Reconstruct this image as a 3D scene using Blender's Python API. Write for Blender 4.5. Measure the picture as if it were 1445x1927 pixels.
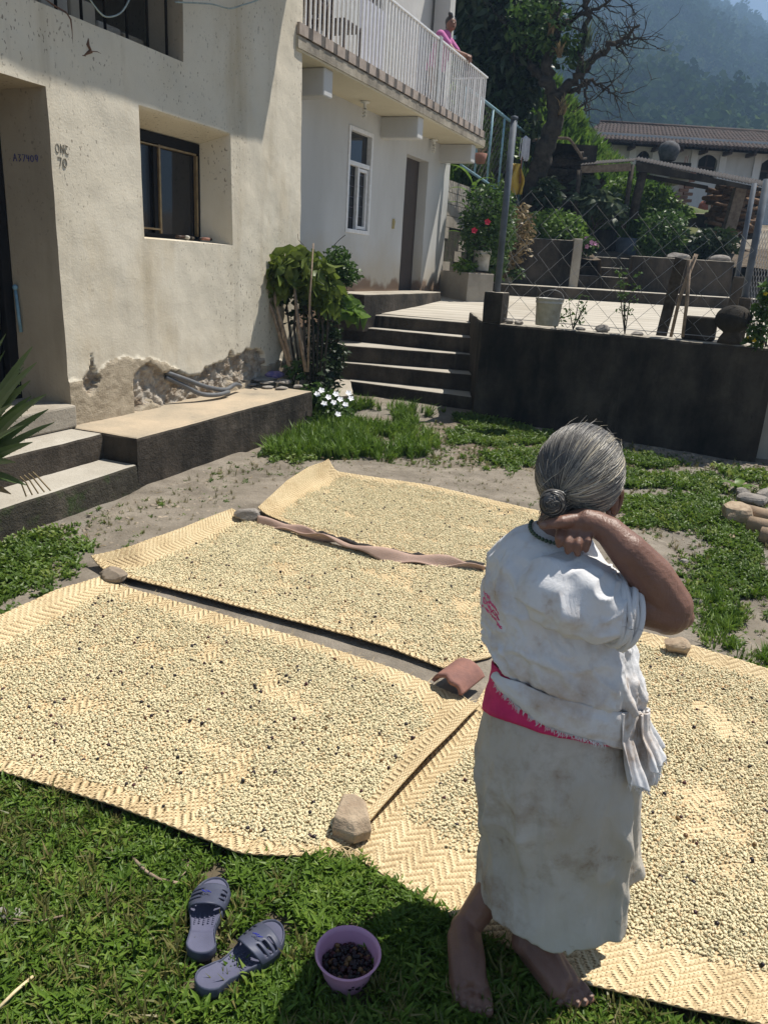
import bpy, math, random
import numpy as np
from mathutils import Vector, Matrix, noise, Euler

random.seed(7)
rng = np.random.default_rng(7)
sc = bpy.context.scene
for o in list(bpy.data.objects):
    bpy.data.objects.remove(o)
COL = sc.collection

# ------------------------------------------------------------------ camera
FPX, CX, CY, CAMH = 1460.0, 722.5, 963.5, 1.6
PITCH, ROLL = math.radians(17.7), math.radians(3.5)
Fv = Vector((0, math.cos(PITCH), -math.sin(PITCH)))
_R0 = Vector((1, 0, 0)); _U0 = _R0.cross(Fv)
Rv = _R0 * math.cos(ROLL) + _U0 * math.sin(ROLL)
Uv = -_R0 * math.sin(ROLL) + _U0 * math.cos(ROLL)
CAM = Vector((0, 0, CAMH))
cam = bpy.data.cameras.new('camera')
cam.sensor_fit = 'VERTICAL'; cam.sensor_height = 36.0; cam.lens = FPX / 1927 * 36.0
cam.clip_start = 0.05; cam.clip_end = 6000
camo = bpy.data.objects.new('camera', cam); COL.objects.link(camo)
camo.matrix_world = Matrix(((Rv.x, Uv.x, -Fv.x, 0), (Rv.y, Uv.y, -Fv.y, 0), (Rv.z, Uv.z, -Fv.z, CAMH), (0, 0, 0, 1)))
sc.camera = camo

# ------------------------------------------------------------------ daylight
SUNV = Vector((-0.394, -0.249, -1.0)).normalized()      # direction the light travels
SUN_EL = math.asin(-SUNV.z); SUN_AZ = math.atan2(-SUNV.x, -SUNV.y)   # clockwise from +Y
world = bpy.data.worlds.new('World'); sc.world = world; world.use_nodes = True
wn = world.node_tree; wn.nodes.clear()
sky = wn.nodes.new('ShaderNodeTexSky'); sky.sky_type = 'NISHITA'; sky.sun_disc = False
sky.sun_elevation = SUN_EL; sky.sun_rotation = SUN_AZ
sky.altitude = 1600; sky.air_density = 1.0; sky.dust_density = 0.3; sky.ozone_density = 1.0
bgn = wn.nodes.new('ShaderNodeBackground'); bgn.inputs['Strength'].default_value = 0.05
# thin clouds, the same in every direction
tcw = wn.nodes.new('ShaderNodeTexCoord'); cln = wn.nodes.new('ShaderNodeTexNoise')
cln.inputs['Scale'].default_value = 3.0; cln.inputs['Detail'].default_value = 8; cln.inputs['Roughness'].default_value = .6
clr = wn.nodes.new('ShaderNodeValToRGB'); clr.color_ramp.elements[0].position = .42; clr.color_ramp.elements[1].position = .62
clm = wn.nodes.new('ShaderNodeMix'); clm.data_type = 'RGBA'
clm.inputs[7].default_value = (10, 10.5, 11, 1)
wo = wn.nodes.new('ShaderNodeOutputWorld')
wn.links.new(tcw.outputs['Generated'], cln.inputs['Vector']); wn.links.new(cln.outputs['Fac'], clr.inputs['Fac'])
clx = wn.nodes.new('ShaderNodeMath'); clx.operation = 'MULTIPLY'; clx.inputs[1].default_value = .28
wn.links.new(clr.outputs['Color'], clx.inputs[0]); wn.links.new(clx.outputs[0], clm.inputs[0])
wn.links.new(sky.outputs['Color'], clm.inputs[6]); wn.links.new(clm.outputs[2], bgn.inputs['Color'])
wn.links.new(bgn.outputs[0], wo.inputs[0])
sun = bpy.data.lights.new('sun', 'SUN'); sun.energy = 5.0; sun.angle = math.radians(0.53); sun.color = (1.0, 0.945, 0.86)
suno = bpy.data.objects.new('sun', sun); COL.objects.link(suno)
suno.rotation_euler = SUNV.to_track_quat('-Z', 'Y').to_euler(); suno.location = (20, 12, 60)
sc.view_settings.view_transform = 'Standard'; sc.view_settings.look = 'None'
sc.view_settings.exposure = 0.80; sc.view_settings.gamma = 1.0; sc.view_settings.use_curve_mapping = False
sc.cycles.volume_step_rate = 4; sc.cycles.max_bounces = 6; sc.cycles.diffuse_bounces = 3
sc.cycles.transparent_max_bounces = 8; sc.cycles.volume_bounces = 0

# ------------------------------------------------------------------ helpers
def ray(x, y):
    x, y = float(x), float(y); return ((x - CX) * Rv - (y - CY) * Uv + FPX * Fv).normalized()
def G(x, y, z=0.0):                      # photo pixel -> point on a level plane
    d = ray(x, y); return CAM + d * ((z - CAMH) / d.z)
def A(x, y, Y):                          # photo pixel -> point at distance Y
    d = ray(x, y); return CAM + d * (Y / d.y)
def P(x, y, p0, n):                      # photo pixel -> point on any plane
    d = ray(x, y); return CAM + d * ((p0 - CAM).dot(n) / d.dot(n))

def wloc(o):
    v = Vector((0, 0, 0))
    while o is not None:
        v = v + o.location; o = o.parent
    return v
def setp(o, parent):
    if parent is not None:
        o.parent = parent; o.location = Vector(o.location) - wloc(parent)
def tag(o, label=None, cat=None, group=None, kind=None):
    if label: o['label'] = label
    if cat: o['category'] = cat
    if group: o['group'] = group
    if kind: o['kind'] = kind
    return o
def thing(name, loc, label, cat, group=None):
    o = bpy.data.objects.new(name, None); COL.objects.link(o); o.location = loc
    o.empty_display_size = .1
    return tag(o, label, cat, group)
def inst(name, mesh, loc, parent=None, rot=None, scale=None):
    o = bpy.data.objects.new(name, mesh); COL.objects.link(o); o.location = loc
    if rot is not None: o.rotation_euler = rot
    if scale is not None: o.scale = scale
    setp(o, parent); return o

class MB:
    def __init__(s): s.v = []; s.f = []
    def add(s, vs, fs):
        b = len(s.v); s.v += [tuple(v) for v in vs]; s.f += [tuple(b + i for i in f) for f in fs]; return s
    def obox(s, p, ex, ey, ez):          # corner and three edges
        p, ex, ey, ez = map(Vector, (p, ex, ey, ez))
        vs = [p, p+ex, p+ex+ey, p+ey, p+ez, p+ex+ez, p+ex+ey+ez, p+ey+ez]
        fs = [(0,3,2,1),(4,5,6,7),(0,1,5,4),(1,2,6,5),(2,3,7,6),(3,0,4,7)]
        if ex.cross(ey).dot(ez) < 0: fs = [f[::-1] for f in fs]
        return s.add(vs, fs)
    def box(s, c, sx, sy, sz, rz=0.0):
        R = Matrix.Rotation(rz, 3, 'Z'); ex, ey, ez = R @ Vector((sx,0,0)), R @ Vector((0,sy,0)), Vector((0,0,sz))
        return s.obox(Vector(c) - ex/2 - ey/2 - ez/2, ex, ey, ez)
    def tube(s, pts, rad, n=8, cap=True, flat=1.0):
        pts = [Vector(p) for p in pts]; m = len(pts)
        if not hasattr(rad, '__len__'): rad = [rad] * m
        t0 = (pts[1] - pts[0]).normalized()
        u = t0.orthogonal().normalized(); vs = []
        for i, p in enumerate(pts):
            t = (pts[min(i+1, m-1)] - pts[max(i-1, 0)])
            t = t.normalized() if t.length > 1e-9 else t0
            u = (u - t * u.dot(t)); u = u.normalized() if u.length > 1e-6 else t.orthogonal().normalized()
            w = t.cross(u)
            for k in range(n):
                a = 2*math.pi*k/n; vs.append(p + (u*math.cos(a) + w*math.sin(a)*flat) * rad[i])
        fs = [(i*n+k, i*n+(k+1) % n, (i+1)*n+(k+1) % n, (i+1)*n+k) for i in range(m-1) for k in range(n)]
        if cap: fs += [tuple(range(n))[::-1], tuple((m-1)*n+k for k in range(n))]
        return s.add(vs, fs)
    def rings(s, rings, cap=True):       # list of rings, each the same number of points
        n = len(rings[0]); vs = [v for r in rings for v in r]
        fs = [(i*n+k, i*n+(k+1) % n, (i+1)*n+(k+1) % n, (i+1)*n+k) for i in range(len(rings)-1) for k in range(n)]
        if cap: fs += [tuple(range(n))[::-1], tuple((len(rings)-1)*n+k for k in range(n))]
        return s.add(vs, fs)
    def lathe(s, c, prof, n=24, cap=False):   # prof: (radius, z)
        c = Vector(c)
        return s.rings([[c + Vector((r*math.cos(2*math.pi*k/n), r*math.sin(2*math.pi*k/n), z)) for k in range(n)] for r, z in prof], cap)
    def grid(s, fn, nu, nv):
        vs = [fn(i/nu, j/nv) for j in range(nv+1) for i in range(nu+1)]
        fs = [(j*(nu+1)+i, j*(nu+1)+i+1, (j+1)*(nu+1)+i+1, (j+1)*(nu+1)+i) for j in range(nv) for i in range(nu)]
        return s.add(vs, fs)
    def ball(s, c, r, nu=12, nv=8):
        c = Vector(c)
        if not hasattr(r, '__len__'): r = (r, r, r)
        vs = [c + Vector((0, 0, -r[2]))]
        for j in range(1, nv):
            b = -math.pi/2 + math.pi*j/nv
            vs += [c + Vector((r[0]*math.cos(b)*math.cos(2*math.pi*k/nu), r[1]*math.cos(b)*math.sin(2*math.pi*k/nu), r[2]*math.sin(b))) for k in range(nu)]
        vs.append(c + Vector((0, 0, r[2]))); L = len(vs) - 1
        fs = [(0, 1+(k+1) % nu, 1+k) for k in range(nu)]
        fs += [(1+j*nu+k, 1+j*nu+(k+1) % nu, 1+(j+1)*nu+(k+1) % nu, 1+(j+1)*nu+k) for j in range(nv-2) for k in range(nu)]
        fs += [(L, 1+(nv-2)*nu+k, 1+(nv-2)*nu+(k+1) % nu) for k in range(nu)]
        return s.add(vs, fs)
    def rock(s, c, r, seed=0, rough=.35, nu=14, nv=10, facets=7):
        rr = random.Random(seed); c = Vector(c)
        pls = [(Vector((rr.gauss(0,1), rr.gauss(0,1), rr.gauss(0,1))).normalized(), rr.uniform(.62, .9)) for _ in range(facets)]
        b = len(s.v); s.ball((0,0,0), 1.0, nu, nv); off = Vector((seed*3.1, seed*1.7, 0))
        for i in range(b, len(s.v)):
            v = Vector(s.v[i])
            for n, d in pls:
                k = v.dot(n)
                if k > d: v = v - n * (k - d)
            v = v * (1 + rough*.25*noise.noise(v*2.3 + off) + rough*.1*noise.noise(v*6 + off))
            s.v[i] = (c.x + v.x*r[0], c.y + v.y*r[1], c.z + v.z*r[2])
        return s
    def xform(s, M, b=0):
        for i in range(b, len(s.v)): s.v[i] = tuple(M @ Vector(s.v[i]))
        return s
    def mesh(s, name, mat=None, smooth=False):
        me = bpy.data.meshes.new(name); me.from_pydata([tuple(v) for v in s.v], [], s.f); me.validate()
        if mat: me.materials.append(mat)
        if smooth: me.shade_smooth()
        return me
    def build(s, name, mat, parent=None, smooth=False, bevel=0.0, seg=2, label=None, cat=None, group=None, kind=None, sub=0):
        o = bpy.data.objects.new(name, s.mesh(name, mat, smooth)); COL.objects.link(o); setp(o, parent)
        if bevel:
            m = o.modifiers.new('bevel', 'BEVEL'); m.width = bevel; m.segments = seg; m.limit_method = 'ANGLE'
        if sub:
            m = o.modifiers.new('sub', 'SUBSURF'); m.levels = sub; m.render_levels = sub
        return tag(o, label, cat, group, kind)

def npmesh(name, V, Fq, mat, smooth=False):      # V (n,3), Fq (m,k) numpy arrays
    V = np.asarray(V, np.float32); Fq = np.asarray(Fq, np.int32); k = Fq.shape[1]
    me = bpy.data.meshes.new(name)
    me.vertices.add(len(V)); me.vertices.foreach_set('co', V.ravel())
    me.loops.add(Fq.size); me.loops.foreach_set('vertex_index', Fq.ravel())
    me.polygons.add(len(Fq)); me.polygons.foreach_set('loop_start', np.arange(0, Fq.size, k, dtype=np.int32))
    me.polygons.foreach_set('loop_total', np.full(len(Fq), k, np.int32))
    me.update(calc_edges=True); me.validate()
    if mat: me.materials.append(mat)
    if smooth: me.shade_smooth()
    return me
def npobj(name, V, Fq, mat, parent=None, smooth=False, **kw):
    o = bpy.data.objects.new(name, npmesh(name, V, Fq, mat, smooth)); COL.objects.link(o); setp(o, parent)
    return tag(o, **kw)

def scatter(name, pts, rots, scls, src, parent=None, **kw):      # geometry-node instances of one mesh
    pts = np.asarray(pts, np.float32); me = bpy.data.meshes.new(name)
    me.vertices.add(len(pts)); me.vertices.foreach_set('co', pts.ravel())
    a = me.attributes.new('rot', 'FLOAT_VECTOR', 'POINT'); a.data.foreach_set('vector', np.asarray(rots, np.float32).ravel())
    a = me.attributes.new('scl', 'FLOAT_VECTOR', 'POINT'); a.data.foreach_set('vector', np.asarray(scls, np.float32).ravel())
    me.update()
    o = bpy.data.objects.new(name, me); COL.objects.link(o); setp(o, parent)
    src_o = bpy.data.objects.new(name + '_unit', src)
    ng = bpy.data.node_groups.new(name, 'GeometryNodeTree')
    ng.interface.new_socket('Geometry', in_out='INPUT', socket_type='NodeSocketGeometry')
    ng.interface.new_socket('Geometry', in_out='OUTPUT', socket_type='NodeSocketGeometry')
    N = ng.nodes.new; gi = N('NodeGroupInput'); go = N('NodeGroupOutput'); ip = N('GeometryNodeInstanceOnPoints')
    oi = N('GeometryNodeObjectInfo'); oi.inputs['Object'].default_value = src_o
    nr = N('GeometryNodeInputNamedAttribute'); nr.data_type = 'FLOAT_VECTOR'; nr.inputs['Name'].default_value = 'rot'
    ns = N('GeometryNodeInputNamedAttribute'); ns.data_type = 'FLOAT_VECTOR'; ns.inputs['Name'].default_value = 'scl'
    er = N('FunctionNodeEulerToRotation'); L = ng.links.new
    L(gi.outputs[0], ip.inputs['Points']); L(oi.outputs['Geometry'], ip.inputs['Instance'])
    L(nr.outputs['Attribute'], er.inputs[0]); L(er.outputs[0], ip.inputs['Rotation']); L(ns.outputs['Attribute'], ip.inputs['Scale'])
    L(ip.outputs[0], go.inputs[0])
    m = o.modifiers.new('scatter', 'NODES'); m.node_group = ng
    kw.setdefault('kind', 'stuff')
    return tag(o, **kw)

# ------------------------------------------------------------------ materials
class NT:
    def __init__(s, name):
        s.m = bpy.data.materials.new(name); s.m.use_nodes = True; s.t = s.m.node_tree; s.t.nodes.clear()
        s.out = s.n('ShaderNodeOutputMaterial'); s.b = s.n('ShaderNodeBsdfPrincipled'); s.l(s.b.outputs[0], s.out.inputs[0])
        s.geo = None
    def n(s, t): return s.t.nodes.new(t)
    def l(s, a, b): s.t.links.new(a, b)
    def pos(s, sc=(1,1,1), kind='w'):
        if kind == 'w': o = s.n('ShaderNodeNewGeometry').outputs['Position']
        else: o = s.n('ShaderNodeTexCoord').outputs['Object']
        mp = s.n('ShaderNodeMapping'); mp.inputs['Scale'].default_value = sc; s.l(o, mp.inputs[0]); return mp.outputs[0]
    def noise(s, scale, detail=6, rough=.55, vec=None, dist=0):
        t = s.n('ShaderNodeTexNoise'); t.inputs['Scale'].default_value = scale; t.inputs['Detail'].default_value = detail
        t.inputs['Roughness'].default_value = rough; t.inputs['Distortion'].default_value = dist
        s.l(vec if vec is not None else s.pos(), t.inputs['Vector']); return t.outputs['Fac']
    def ramp(s, fac, stops):
        r = s.n('ShaderNodeValToRGB'); e = r.color_ramp.elements
        while len(e) < len(stops): e.new(.5)
        for i, (p, c) in enumerate(stops):
            e[i].position = p; e[i].color = (c, c, c, 1) if not hasattr(c, '__len__') else (*c, 1)
        s.l(fac, r.inputs[0]); return r.outputs[0]
    def mix(s, fac, a, b, mode='MIX'):
        x = s.n('ShaderNodeMix'); x.data_type = 'RGBA'; x.blend_type = mode
        for i, v in ((0, fac), (6, a), (7, b)):
            if isinstance(v, (int, float)): x.inputs[i].default_value = v
            elif isinstance(v, tuple): x.inputs[i].default_value = (*v, 1)
            else: s.l(v, x.inputs[i])
        return x.outputs[2]
    def math(s, op, a, b=0.0):
        x = s.n('ShaderNodeMath'); x.operation = op
        for i, v in ((0, a), (1, b)):
            if isinstance(v, (int, float)): x.inputs[i].default_value = v
            else: s.l(v, x.inputs[i])
        return x.outputs[0]
    def rnd(s): return s.n('ShaderNodeObjectInfo').outputs['Random']
    def bump(s, h, st=.3, dist=.01):
        b = s.n('ShaderNodeBump'); b.inputs['Strength'].default_value = st; b.inputs['Distance'].default_value = dist
        s.l(h, b.inputs['Height']); s.l(b.outputs[0], s.b.inputs['Normal'])
    def done(s, col, rough=.85, spec=.3):
        if isinstance(col, tuple): s.b.inputs['Base Color'].default_value = (*col, 1)
        else: s.l(col, s.b.inputs['Base Color'])
        if isinstance(rough, (int, float)): s.b.inputs['Roughness'].default_value = rough
        else: s.l(rough, s.b.inputs['Roughness'])
        s.b.inputs['Specular IOR Level'].default_value = spec
        return s.m

def simple(name, c1, c2=None, scale=8, rough=.8, bump=.25, bscale=40, spec=.3, bd=.006, metal=0, lo=.35, hi=.65):
    t = NT(name); c2 = c2 or tuple(x*.7 for x in c1)
    col = t.ramp(t.noise(scale, 7, .6), [(lo, c1), (hi, c2)])
    if bump: t.bump(t.noise(bscale, 6, .6), bump, bd)
    t.b.inputs['Metallic'].default_value = metal
    return t.done(col, rough, spec)
def leafmat(name, c1, c2, c3=None, trans=.35, scale=9, rough=.45, use_rnd=False):
    t = NT(name)
    f = t.noise(scale, 3, .7)
    if use_rnd: f = t.math('ADD', t.math('MULTIPLY', f, .55), t.math('MULTIPLY', t.rnd(), .45))
    st = [(.3, c1), (.62, c2)] + ([(.75, c3)] if c3 else [])
    col = t.ramp(f, st); t.done(col, rough, .35)
    tr = t.n('ShaderNodeBsdfTranslucent'); t.l(col, tr.inputs[0])
    mx = t.n('ShaderNodeMixShader'); mx.inputs[0].default_value = trans
    t.l(t.b.outputs[0], mx.inputs[1]); t.l(tr.outputs[0], mx.inputs[2]); t.l(mx.outputs[0], t.out.inputs[0])
    return t.m
# ================================================================== materials of the place
def plaster(name, c1, c2, stain, specks=True, warm=.5, drip=True):
    t = NT(name); w = t.pos()
    col = t.ramp(t.noise(1.3, 8, .62), [(.3, c1), (.68, c2)])
    col = t.mix(t.ramp(t.noise(.9, 6, .65, t.pos((1.6, 1.6, .55))), [(.5, 0.0), (.74, warm)]), col, stain)
    if drip: col = t.mix(t.ramp(t.noise(5, 5, .6, t.pos((1, 1, .12))), [(.55, 0.0), (.8, .35)]), col, tuple(x*.55 for x in stain))
    if specks:
        v = t.noise(46, 2, .4, t.pos((1.2, 1.2, .7)))
        reg = t.ramp(t.noise(1.1, 2), [(.42, 0.0), (.6, 1.0)])
        col = t.mix(t.math('MULTIPLY', t.ramp(v, [(.655, 0.0), (.69, .75)]), reg), col, (.16, .13, .1))
    t.bump(t.math('ADD', t.noise(7, 4, .5), t.math('MULTIPLY', t.noise(70, 5, .6), .35)), .35, .02)
    return t.done(col, .92, .15)
m_plaster = plaster('old_plaster', (.67, .615, .505), (.57, .515, .41), (.46, .365, .225), warm=.68)
m_plaster_w = plaster('white_plaster', (.58, .575, .545), (.50, .49, .46), (.40, .36, .28), specks=False, warm=.25)
m_soffit = plaster('soffit_paint', (.62, .57, .43), (.55, .5, .37), (.42, .36, .24), specks=False, drip=False, warm=.3)
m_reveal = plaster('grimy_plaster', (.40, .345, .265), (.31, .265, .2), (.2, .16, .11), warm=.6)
m_bare = simple('bare_adobe', (.42, .385, .33), (.22, .17, .12), 11, .95, .9, 40, bd=.02)
m_render = simple('rough_render', (.43, .365, .27), (.30, .25, .18), 9, .95, .8, 90, bd=.012)

def concrete(name, c1, c2, dark, amt=.5, moss=None, bump=.5, s=2.2):
    t = NT(name)
    col = t.ramp(t.noise(s, 9, .65), [(.32, c1), (.66, c2)])
    col = t.mix(t.ramp(t.noise(1.7, 8, .7, t.pos((1, 1, .45))), [(.60-amt*.3, 0.0), (.72-amt*.1, min(1.0, amt+.3))]), col, dark)
    col = t.mix(t.ramp(t.noise(3.2, 6, .65, t.pos((1.6, 1.6, .16))), [(.58, 0.0), (.72, .32)]), col, tuple(min(1, x*1.55+.02) for x in c1))
    col = t.mix(t.ramp(t.noise(38, 4, .7), [(.60, 0.0), (.70, .5)]), col, tuple(x*.45 for x in c2))
    if moss: col = t.mix(t.ramp(t.noise(5.5, 7, .7), [(.5, 0.0), (.62, .8)]), col, moss)
    t.bump(t.math('ADD', t.noise(14, 8, .65), t.math('MULTIPLY', t.noise(90, 4, .6), .4)), bump, .018)
    return t.done(col, .9, .2)
m_conc = concrete('worn_concrete', (.40, .365, .305), (.30, .265, .215), (.17, .145, .115), .22)
m_tread = concrete('step_tread', (.42, .39, .335), (.33, .30, .25), (.2, .175, .14), .15)
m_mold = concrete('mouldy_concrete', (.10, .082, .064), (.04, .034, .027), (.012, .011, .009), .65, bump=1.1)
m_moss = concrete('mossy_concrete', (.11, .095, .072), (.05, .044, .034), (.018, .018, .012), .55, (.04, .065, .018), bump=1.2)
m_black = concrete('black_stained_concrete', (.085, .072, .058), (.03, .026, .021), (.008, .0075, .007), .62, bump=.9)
def terrace_mat():
    t = NT('scored_concrete')
    col = t.ramp(t.noise(3, 8, .6, t.pos((.25, 1.6, 1))), [(.3, (.5, .46, .39)), (.7, (.35, .32, .27))])
    wv = t.n('ShaderNodeTexWave'); wv.wave_type = 'BANDS'; wv.bands_direction = 'Y'; wv.inputs['Scale'].default_value = .9
    wv.inputs['Distortion'].default_value = .6; wv.inputs['Detail'].default_value = 2; t.l(t.pos((.15, 1, 1)), wv.inputs[0])
    col = t.mix(t.ramp(wv.outputs['Fac'], [(.02, .55), (.12, 0.0)]), col, (.22, .19, .15))
    col = t.mix(t.ramp(t.noise(.8, 6), [(.5, 0.0), (.7, .5)]), col, (.3, .26, .2))
    t.bump(t.noise(40, 5), .25, .01); return t.done(col, .9, .2)
m_terr = terrace_mat()
def ground_mat():
    t = NT('yard_ground')
    a = t.ramp(t.noise(1.6, 9, .65), [(.3, (.26, .22, .17)), (.5, (.17, .14, .105)), (.7, (.085, .068, .05))])
    g = t.ramp(t.noise(.55, 4, .5), [(.42, 0.0), (.56, .8)])
    a = t.mix(g, a, t.ramp(t.noise(3.2, 8, .7), [(.35, (.26, .24, .205)), (.65, (.17, .152, .128))]))
    a = t.mix(t.ramp(t.noise(9, 6, .7), [(.60, 0.0), (.7, .65)]), a, (.44, .41, .36))
    a = t.mix(t.ramp(t.noise(45, 3, .7), [(.62, 0.0), (.7, .6)]), a, (.07, .055, .04))
    t.bump(t.math('ADD', t.noise(12, 9, .7), t.math('MULTIPLY', t.noise(120, 5, .7), .35)), .75, .02)
    return t.done(a, .95, .1)
m_ground = ground_mat()
m_slab = concrete('yard_slab', (.275, .24, .195), (.18, .155, .122), (.09, .076, .06), .45, bump=1.0, s=3.6)
m_soil = simple('garden_soil', (.13, .10, .07), (.06, .045, .03), 6, .95, .8, 30, bd=.03)
m_bank = simple('bank_soil', (.10, .11, .04), (.05, .07, .02), 2.5, .95, .8, 12, bd=.05)
m_whitemetal = simple('white_painted_metal', (.78, .78, .78), (.66, .65, .64), 20, .4, .05, 60, .5)
m_rust = simple('rusty_metal', (.42, .33, .27), (.2, .09, .05), 9, .7, .3, 60)
m_steel = simple('galvanised_steel', (.11, .13, .16), (.075, .09, .11), 12, .65, .1, 60, .25)
m_blue = simple('pale_blue_paint', (.22, .38, .44), (.17, .29, .34), 12, .55, .1, 60, .4)
m_wire = simple('weathered_wire', (.16, .15, .145), (.09, .07, .06), 20, .6, 0, spec=.4)
m_wire_lit = simple('lit_galvanised_wire', (.33, .33, .34), (.2, .2, .2), 20, .5, 0, spec=.5)  # paler copy of the wire, its lit brightness put into the colour
m_darkiron = simple('dark_iron', (.008, .008, .009), (.014, .012, .011), 12, .6, .1, 50, .15)
m_alu = simple('aluminium_frame', (.55, .53, .50), (.42, .40, .37), 15, .4, .05, 60, .5, metal=.3)
m_brass = simple('bronze_frame', (.34, .25, .13), (.22, .15, .08), 15, .4, .05, 60, .5, metal=.5)
def glass_mat(name, c=(.012, .013, .016)):
    t = NT(name); t.b.inputs['Coat Weight'].default_value = .0
    return t.done(c, .06, .5)
m_glass = glass_mat('dark_glass')
m_blackroom = simple('unlit_room', (.018, .016, .014), (.012, .011, .010), 3, .9, 0)
m_door = simple('brown_door', (.075, .058, .05), (.06, .046, .04), 3, .55, .1, 30)
m_wood = simple('weathered_wood', (.22, .17, .125), (.11, .08, .055), 14, .85, .6, 34, bd=.01)
m_darkwood = simple('dark_wood', (.055, .03, .02), (.03, .017, .012), 14, .5, .3, 34)
m_bark = simple('bark', (.085, .07, .055), (.035, .028, .022), 16, .95, .9, 30, bd=.02)
m_stick = simple('dry_stick', (.33, .25, .18), (.17, .125, .09), 22, .9, .6, 50)
m_tile_red = simple('clay_tile', (.30, .14, .1), (.2, .105, .08), 16, .9, .45, 60)
m_tile_old = simple('weathered_clay_tile', (.075, .052, .046), (.03, .025, .024), 6, .9, .5, 30)
m_rock = simple('grey_rock', (.30, .275, .245), (.19, .17, .15), 13, .92, .7, 45, bd=.012)
m_rock_tan = simple('tan_rock', (.42, .33, .23), (.3, .22, .15), 18, .92, .7, 60, bd=.01)
m_tin = simple('weathered_tin', (.06, .055, .052), (.035, .03, .028), 6, .8, .2, 20, .15)

# ================================================================== ground
def nz(x, y, s=1.0, o=0.0): return noise.noise(Vector((x*s, y*s, o)))
def smooth(e0, e1, x):
    t = min(1, max(0, (x-e0)/(e1-e0))); return t*t*(3-2*t)
def hgt(x, y):
    h = .018*nz(x, y, 1.1) + .010*nz(x, y, 4.3, 3) + .004*nz(x, y, 11, 8)
    h *= smooth(40, 12, abs(y)) if y < 9 else 1
    h += .05*smooth(7.6, 9, y)*smooth(12, 9, y)
    h += -.03 + .03*smooth(1.0, 1.4, y)
    h += 1.75*smooth(15.6, 17.4, y) + 1.9*smooth(17.5, 27, y) - 9*smooth(34, 75, y)
    return h
def axis(lo, hi, a, b, fine, grow=1.25):
    c = list(np.arange(a, b + 1e-6, fine)); st = fine; x = b
    while x < hi: st *= grow; x += st; c.append(min(x, hi))
    st = fine; x = a; pre = []
    while x > lo: st *= grow; x -= st; pre.append(max(x, lo))
    return np.array(pre[::-1] + c)
gx = axis(-900, 900, -3.6, 4.6, .055); gy = axis(-300, 1500, .9, 9.6, .055)
V = np.array([(x, y, hgt(x, y)) for y in gy for x in gx]); nx = len(gx)
ii = np.arange((len(gy)-1)*(nx-1)); r_, c_ = ii // (nx-1), ii % (nx-1); b_ = r_*nx + c_
npobj('ground', V, np.stack([b_, b_+1, b_+nx+1, b_+nx], 1), m_ground, smooth=True, kind='structure')

# worn concrete slab in the middle of the yard
def slab_fn(u, v):
    p = Vector((-1.95 + u*3.9, 2.45 + v*4.1, 0))
    e = min(u, 1-u)*3.9, min(v, 1-v)*4.1
    w = min(e) ; k = smooth(0, .22, w + .10*nz(p.x, p.y, 2.1, 5) - .03)
    return Vector((p.x + .12*nz(p.x, p.y, 1.3, 9), p.y + .12*nz(p.x, p.y, 1.3, 2), -.05 + k*.068 + .006*nz(p.x, p.y, 1.4, 1) + .003*nz(p.x, p.y, 7, 1)))
MB().grid(slab_fn, 70, 74).build('yard_slab', m_slab, smooth=True, kind='structure')

# ================================================================== house with the deep window
AZ1 = math.radians(21.5)
D1 = Vector((math.sin(AZ1), math.cos(AZ1), 0)); N1 = Vector((math.cos(AZ1), -math.sin(AZ1), 0))
O1 = G(129, 803, .37); O1.z = 0
def W1(s, z, off=0.0): return O1 + D1*s + N1*off + Vector((0, 0, z))
def onW1(x, y, off=0.0):
    p = P(x, y, O1 + N1*off, N1); return (p - O1).dot(D1), p.z
adobe = thing('adobe_house', W1(1.5, 0, -.5), 'cream plastered adobe house with a deep window and crumbling plaster at its base', 'house')
SW0, SW1, ZT = -3.2, 3.39, 4.95
opens = [(.914, 2.12, 1.68, 2.60), (-1.15, .03, .37, 2.54), (-.55, 1.47, 3.0, 4.15)]
def axes1(lo, hi, step, cuts):
    pts = sorted(set([lo, hi] + [c for c in cuts if lo < c < hi])); out = []
    for p, q in zip(pts[:-1], pts[1:]):
        k = max(1, int(round((q-p)/step))); out += [p + (q-p)*i/k for i in range(k)]
    return out + [hi]
ss = axes1(SW0, .05, .04, [o[0] for o in opens] + [o[1] for o in opens])[:-1] + axes1(.05, SW1, .016, [o[0] for o in opens] + [o[1] for o in opens])
zz = axes1(.2, 1.12, .013, [o[2] for o in opens] + [o[3] for o in opens])[:-1] + axes1(1.12, ZT, .034, [o[2] for o in opens] + [o[3] for o in opens])
PT_ = [onW1(*q) for q in ((250, 725), (252, 707), (264, 692), (279, 682), (291, 687), (303, 702), (320, 697), (339, 699), (356, 707), (378, 704), (388, 692), (407, 682), (429, 675), (436, 658), (443, 670), (453, 668), (465, 658), (489, 656), (497, 663), (499, 690))]
CH_ = [onW1(*q) for q in ((174, 668), (177, 690), (188, 712), (180, 732), (170, 744), (159, 730), (157, 714), (167, 704), (172, 688))]
def inpoly2(x, y, P_):
    c = False
    for i in range(len(P_)):
        x0, y0 = P_[i]; x1, y1 = P_[i-1]
        if (y0 > y) != (y1 > y) and x < (x1-x0)*(y-y0)/(y1-y0) + x0: c = not c
    return c
PX_ = [p[0] for p in PT_]; PZ_ = [p[1] for p in PT_]
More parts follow.
